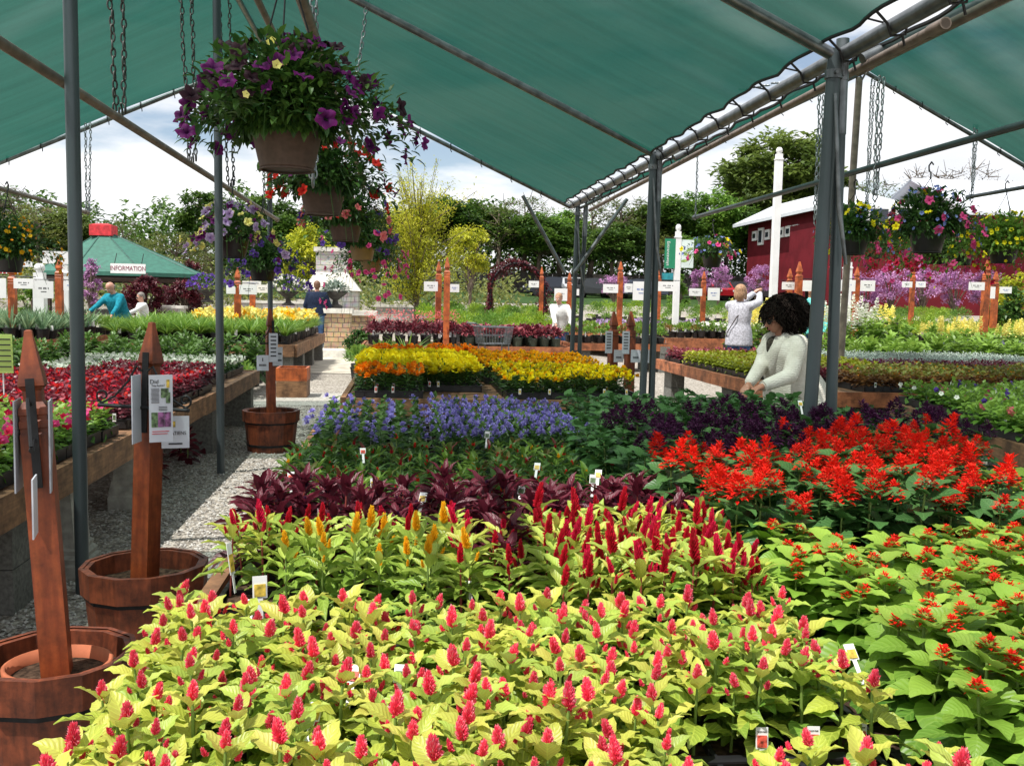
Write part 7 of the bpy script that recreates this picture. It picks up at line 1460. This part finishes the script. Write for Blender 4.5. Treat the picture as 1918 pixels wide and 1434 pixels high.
def glasses(root, hp, u, mat=DGLASS):
    f = MB()
    for s_ in (-1, 1):
        q = [hp(s_*.020+.016*math.cos(t), .060-.004*abs(math.cos(t)), .003+.012*math.sin(t)) for t in np.linspace(0, 2*PI, 15)[:-1]]; c_ = hp(s_*.020, .0625, .003); f.add([list(v) for v in q]+[list(c_)], [[j, (j+1) % 14, 14] for j in range(14)]); f.tube(q+[q[0]], .002*u, 5, cap=False)
        f.tube([hp(s_*.037, .056, .006), hp(s_*.048, .03, .006), hp(s_*.050, -.004, .003)], .0018*u, 5)
    f.build('sunglasses', mat, root)
# the woman at the front bench
LEAN = .30; WH = 1.56; WR = rad(101)
hd_ = at(1452, 594, 6.3); fwd = Vector((-math.sin(WR), math.cos(WR), 0)); off = (.008*math.cos(LEAN)+.408*math.sin(LEAN))*WH
WH = hd_.z/(.52+.408*math.cos(LEAN)); WL = Vector((hd_.x, hd_.y, 0))-fwd*off
hL = at(1432, 722, 5.95)
rt, hp, T, arms, u, hr = person((WL.x, WL.y, 0), WH, WR, 'woman with dark curly hair in a white knit cardigan tending plants at the double posts', skin=SKIND, hair=HAIRD, top=KNIT, legs=simple('dark_trousers', (.02, .02, .025), .8), lean=LEAN, headp=.20, hairstyle='curly', detail=True, bulk=1.50, voxel=.011,
    hands=(hL, hL+Vector((-.04, .20, -.03))), elb=(Vector((-.25, -.9, -.7)), Vector((.25, -.9, -.7))), hems=1.12, voxh=.0055)
glasses(rt, hp, u)
f = MB(); r = np.random.default_rng(3)
for q in range(1500):
    az = r.uniform(0, 6.28); el = math.asin(r.uniform(-.75, 1)); n_ = pol(np.array(az), np.array(el)); c_ = np.array([0, -.046, .004])+n_*np.array([.098, .098, .092])
    if c_[1] > .018 and c_[2] < .036: continue
    r1 = r.uniform(.007, .012); t1 = np.cross(n_, [0, 0, 1.])+1e-3; t1 /= np.linalg.norm(t1); t2 = np.cross(n_, t1); ph = r.uniform(0, 6.28); k_ = 12; pts = []
    for i in range(k_): w_ = i/k_; ang = ph+w_*10; pts.append(hp(*(c_+n_*(w_*.020-.004+.008*math.sin(q*1.7))+(t1*math.cos(ang)+t2*math.sin(ang))*r1*.7+t2*w_*.030-np.array([0, 0, .018*w_]))))
    f.tube(pts, [.0022*u]*k_, 3, cap=False)
f.build('hair_curls', HAIRD, rt, smooth=True)
b = Body(); b.cap(T(0, .108, .71), .010*u, T(0, .050, .815), .038*u); b.build('blouse', simple('dark_lace', (.06, .05, .04), .9, var=.7, scale=60), rt, .006)
b = MB()
for s_ in (-1, 1):
    b.tube([T(s_*.014, .104, .66), T(s_*.036, .106, .72), T(s_*.056, .088, .79), T(s_*.062, .02, .838), T(s_*.04, -.045, .845)], [.012*u, .020*u, .026*u, .026*u, .024*u], 10)
b.tube([T(-.03, -.035, .845), T(0, -.045, .847), T(.03, -.035, .845)], .020*u, 10); b.build('shawl_collar', KNIT, rt, smooth=True)
S, E_, Wt, s_ = arms[0]; d = (Wt-E_).normalized(); b = MB(); b.tube([Wt-d*.012, Wt+d*.012], .026*u*.62+.012, 18); b.build('wristwatch', simple('watch_white', (.7, .68, .6), .4, bmp=0), rt, smooth=True)
b = MB(); b.sph(hp(-.053, -.002, -.03), .009*u, 10, 8); b.build('earring', simple('pearl', (.75, .73, .70), .25, bmp=0), rt, smooth=True)
# the others
def head_to(px, py, Y): p = at(px, py, Y); return p
p = at(594, 526, 26.6); person((p.x, 26.6, 0), p.z-.0, rad(4), 'man in navy jacket and jeans standing with his back turned beside the stone pillar', hair=HAIRB, top=NAVY, legs=DENIM, hairstyle='short', bulk=1.38, toplen=.50, hands=(Vector((p.x-.27, 26.85, p.z*.56)), Vector((p.x+.27, 26.85, p.z*.56))), voxel=.02)
p = at(212, 546, 21.2); person((p.x+.1, 21.4, 0), 1.72, rad(152), 'balding man in teal shirt leaning over the iris pots', hair=HAIRG, top=TEALC, lean=.42, headp=.45, hairstyle='bald', bulk=1.3, hands=(Vector((p.x+.1, 20.7, .95)), Vector((p.x-.45, 20.8, .95))), voxel=.02)
p = at(268, 549, 22.4); r_ = person((p.x, 22.4, 0), p.z+.02, rad(125), 'woman in white turtleneck and sunglasses beside the man in teal', hair=HAIRG, top=WHITEC, hairstyle='short', bulk=1.2, voxel=.02, headp=.2, lean=.08, hands=(Vector((p.x-.3, 22.0, .95)), None)); glasses(r_[0], r_[1], r_[4])
p = at(1060, 553, 20.8); person((p.x, 21.3, 0), 1.66, rad(150), 'older woman in white top bending over the middle bench beside the far posts', hair=HAIRBL, top=WHITEC, lean=.3, headp=.1, hairstyle='short', bulk=1.2, hands=(Vector((p.x+.1, 20.8, .9)), Vector((p.x-.2, 20.8, .9))), voxel=.02)
p = at(1388, 533, 15.2); hd = at(1418, 549, 15.5)
r_ = person((p.x, 15.2, 0), p.z, rad(-38), 'woman in grey blouse photographing the flowers with raised arms', hair=HAIRBL, top=GREYC, hairstyle='bob', bulk=1.05, toplen=.44, hands=(hd+Vector((-.06, 0, 0)), hd+Vector((.05, .0, 0))), voxel=.015, hems=1.12, elb=(Vector((-.6, 0, -1)), Vector((.8, 0, -1))))
m = MB(); m.box((0, 0, 0), (.11, .03, .065)); m.lathe([(.02, 0), (.022, .02), (.001, .021)], 12, c=(0, .0, .0)); o = m.build('camera', PLAST); o.location = at(1418, 547, 15.62); o.rotation_euler = (0, 0, rad(-38)); tag(o, 'small black camera held up by the woman in the grey blouse', 'camera'); o.name = 'compact_camera'
b = MB(); b.tube([r_[2](.07, .02, .83), r_[2](.0, -.09, .70), r_[2](-.08, -.10, .56), r_[2](-.11, -.04, .50)], .008, 6); b.build('bag_strap', DARKW, r_[0], smooth=True)
p = at(1520, 530, 18.3); person((p.x, 18.3, 0), p.z, rad(160), 'long haired girl in aqua printed top behind the double posts', hair=HAIRD, top=AQUAC, hairstyle='long', voxel=.018, bulk=1.0, heady=.4)
# prototypes that found no place
for nm in [k for k in PROTO if k not in USED and k in bpy.data.objects]:
    if nm in ('x',) or bpy.data.objects[nm].location.z > -40: continue
    for c, gs in PROTO[nm]:
        for g in gs: bpy.data.objects.remove(g)
        bpy.data.objects.remove(c)
    bpy.data.objects.remove(bpy.data.objects[nm])
finish_text()
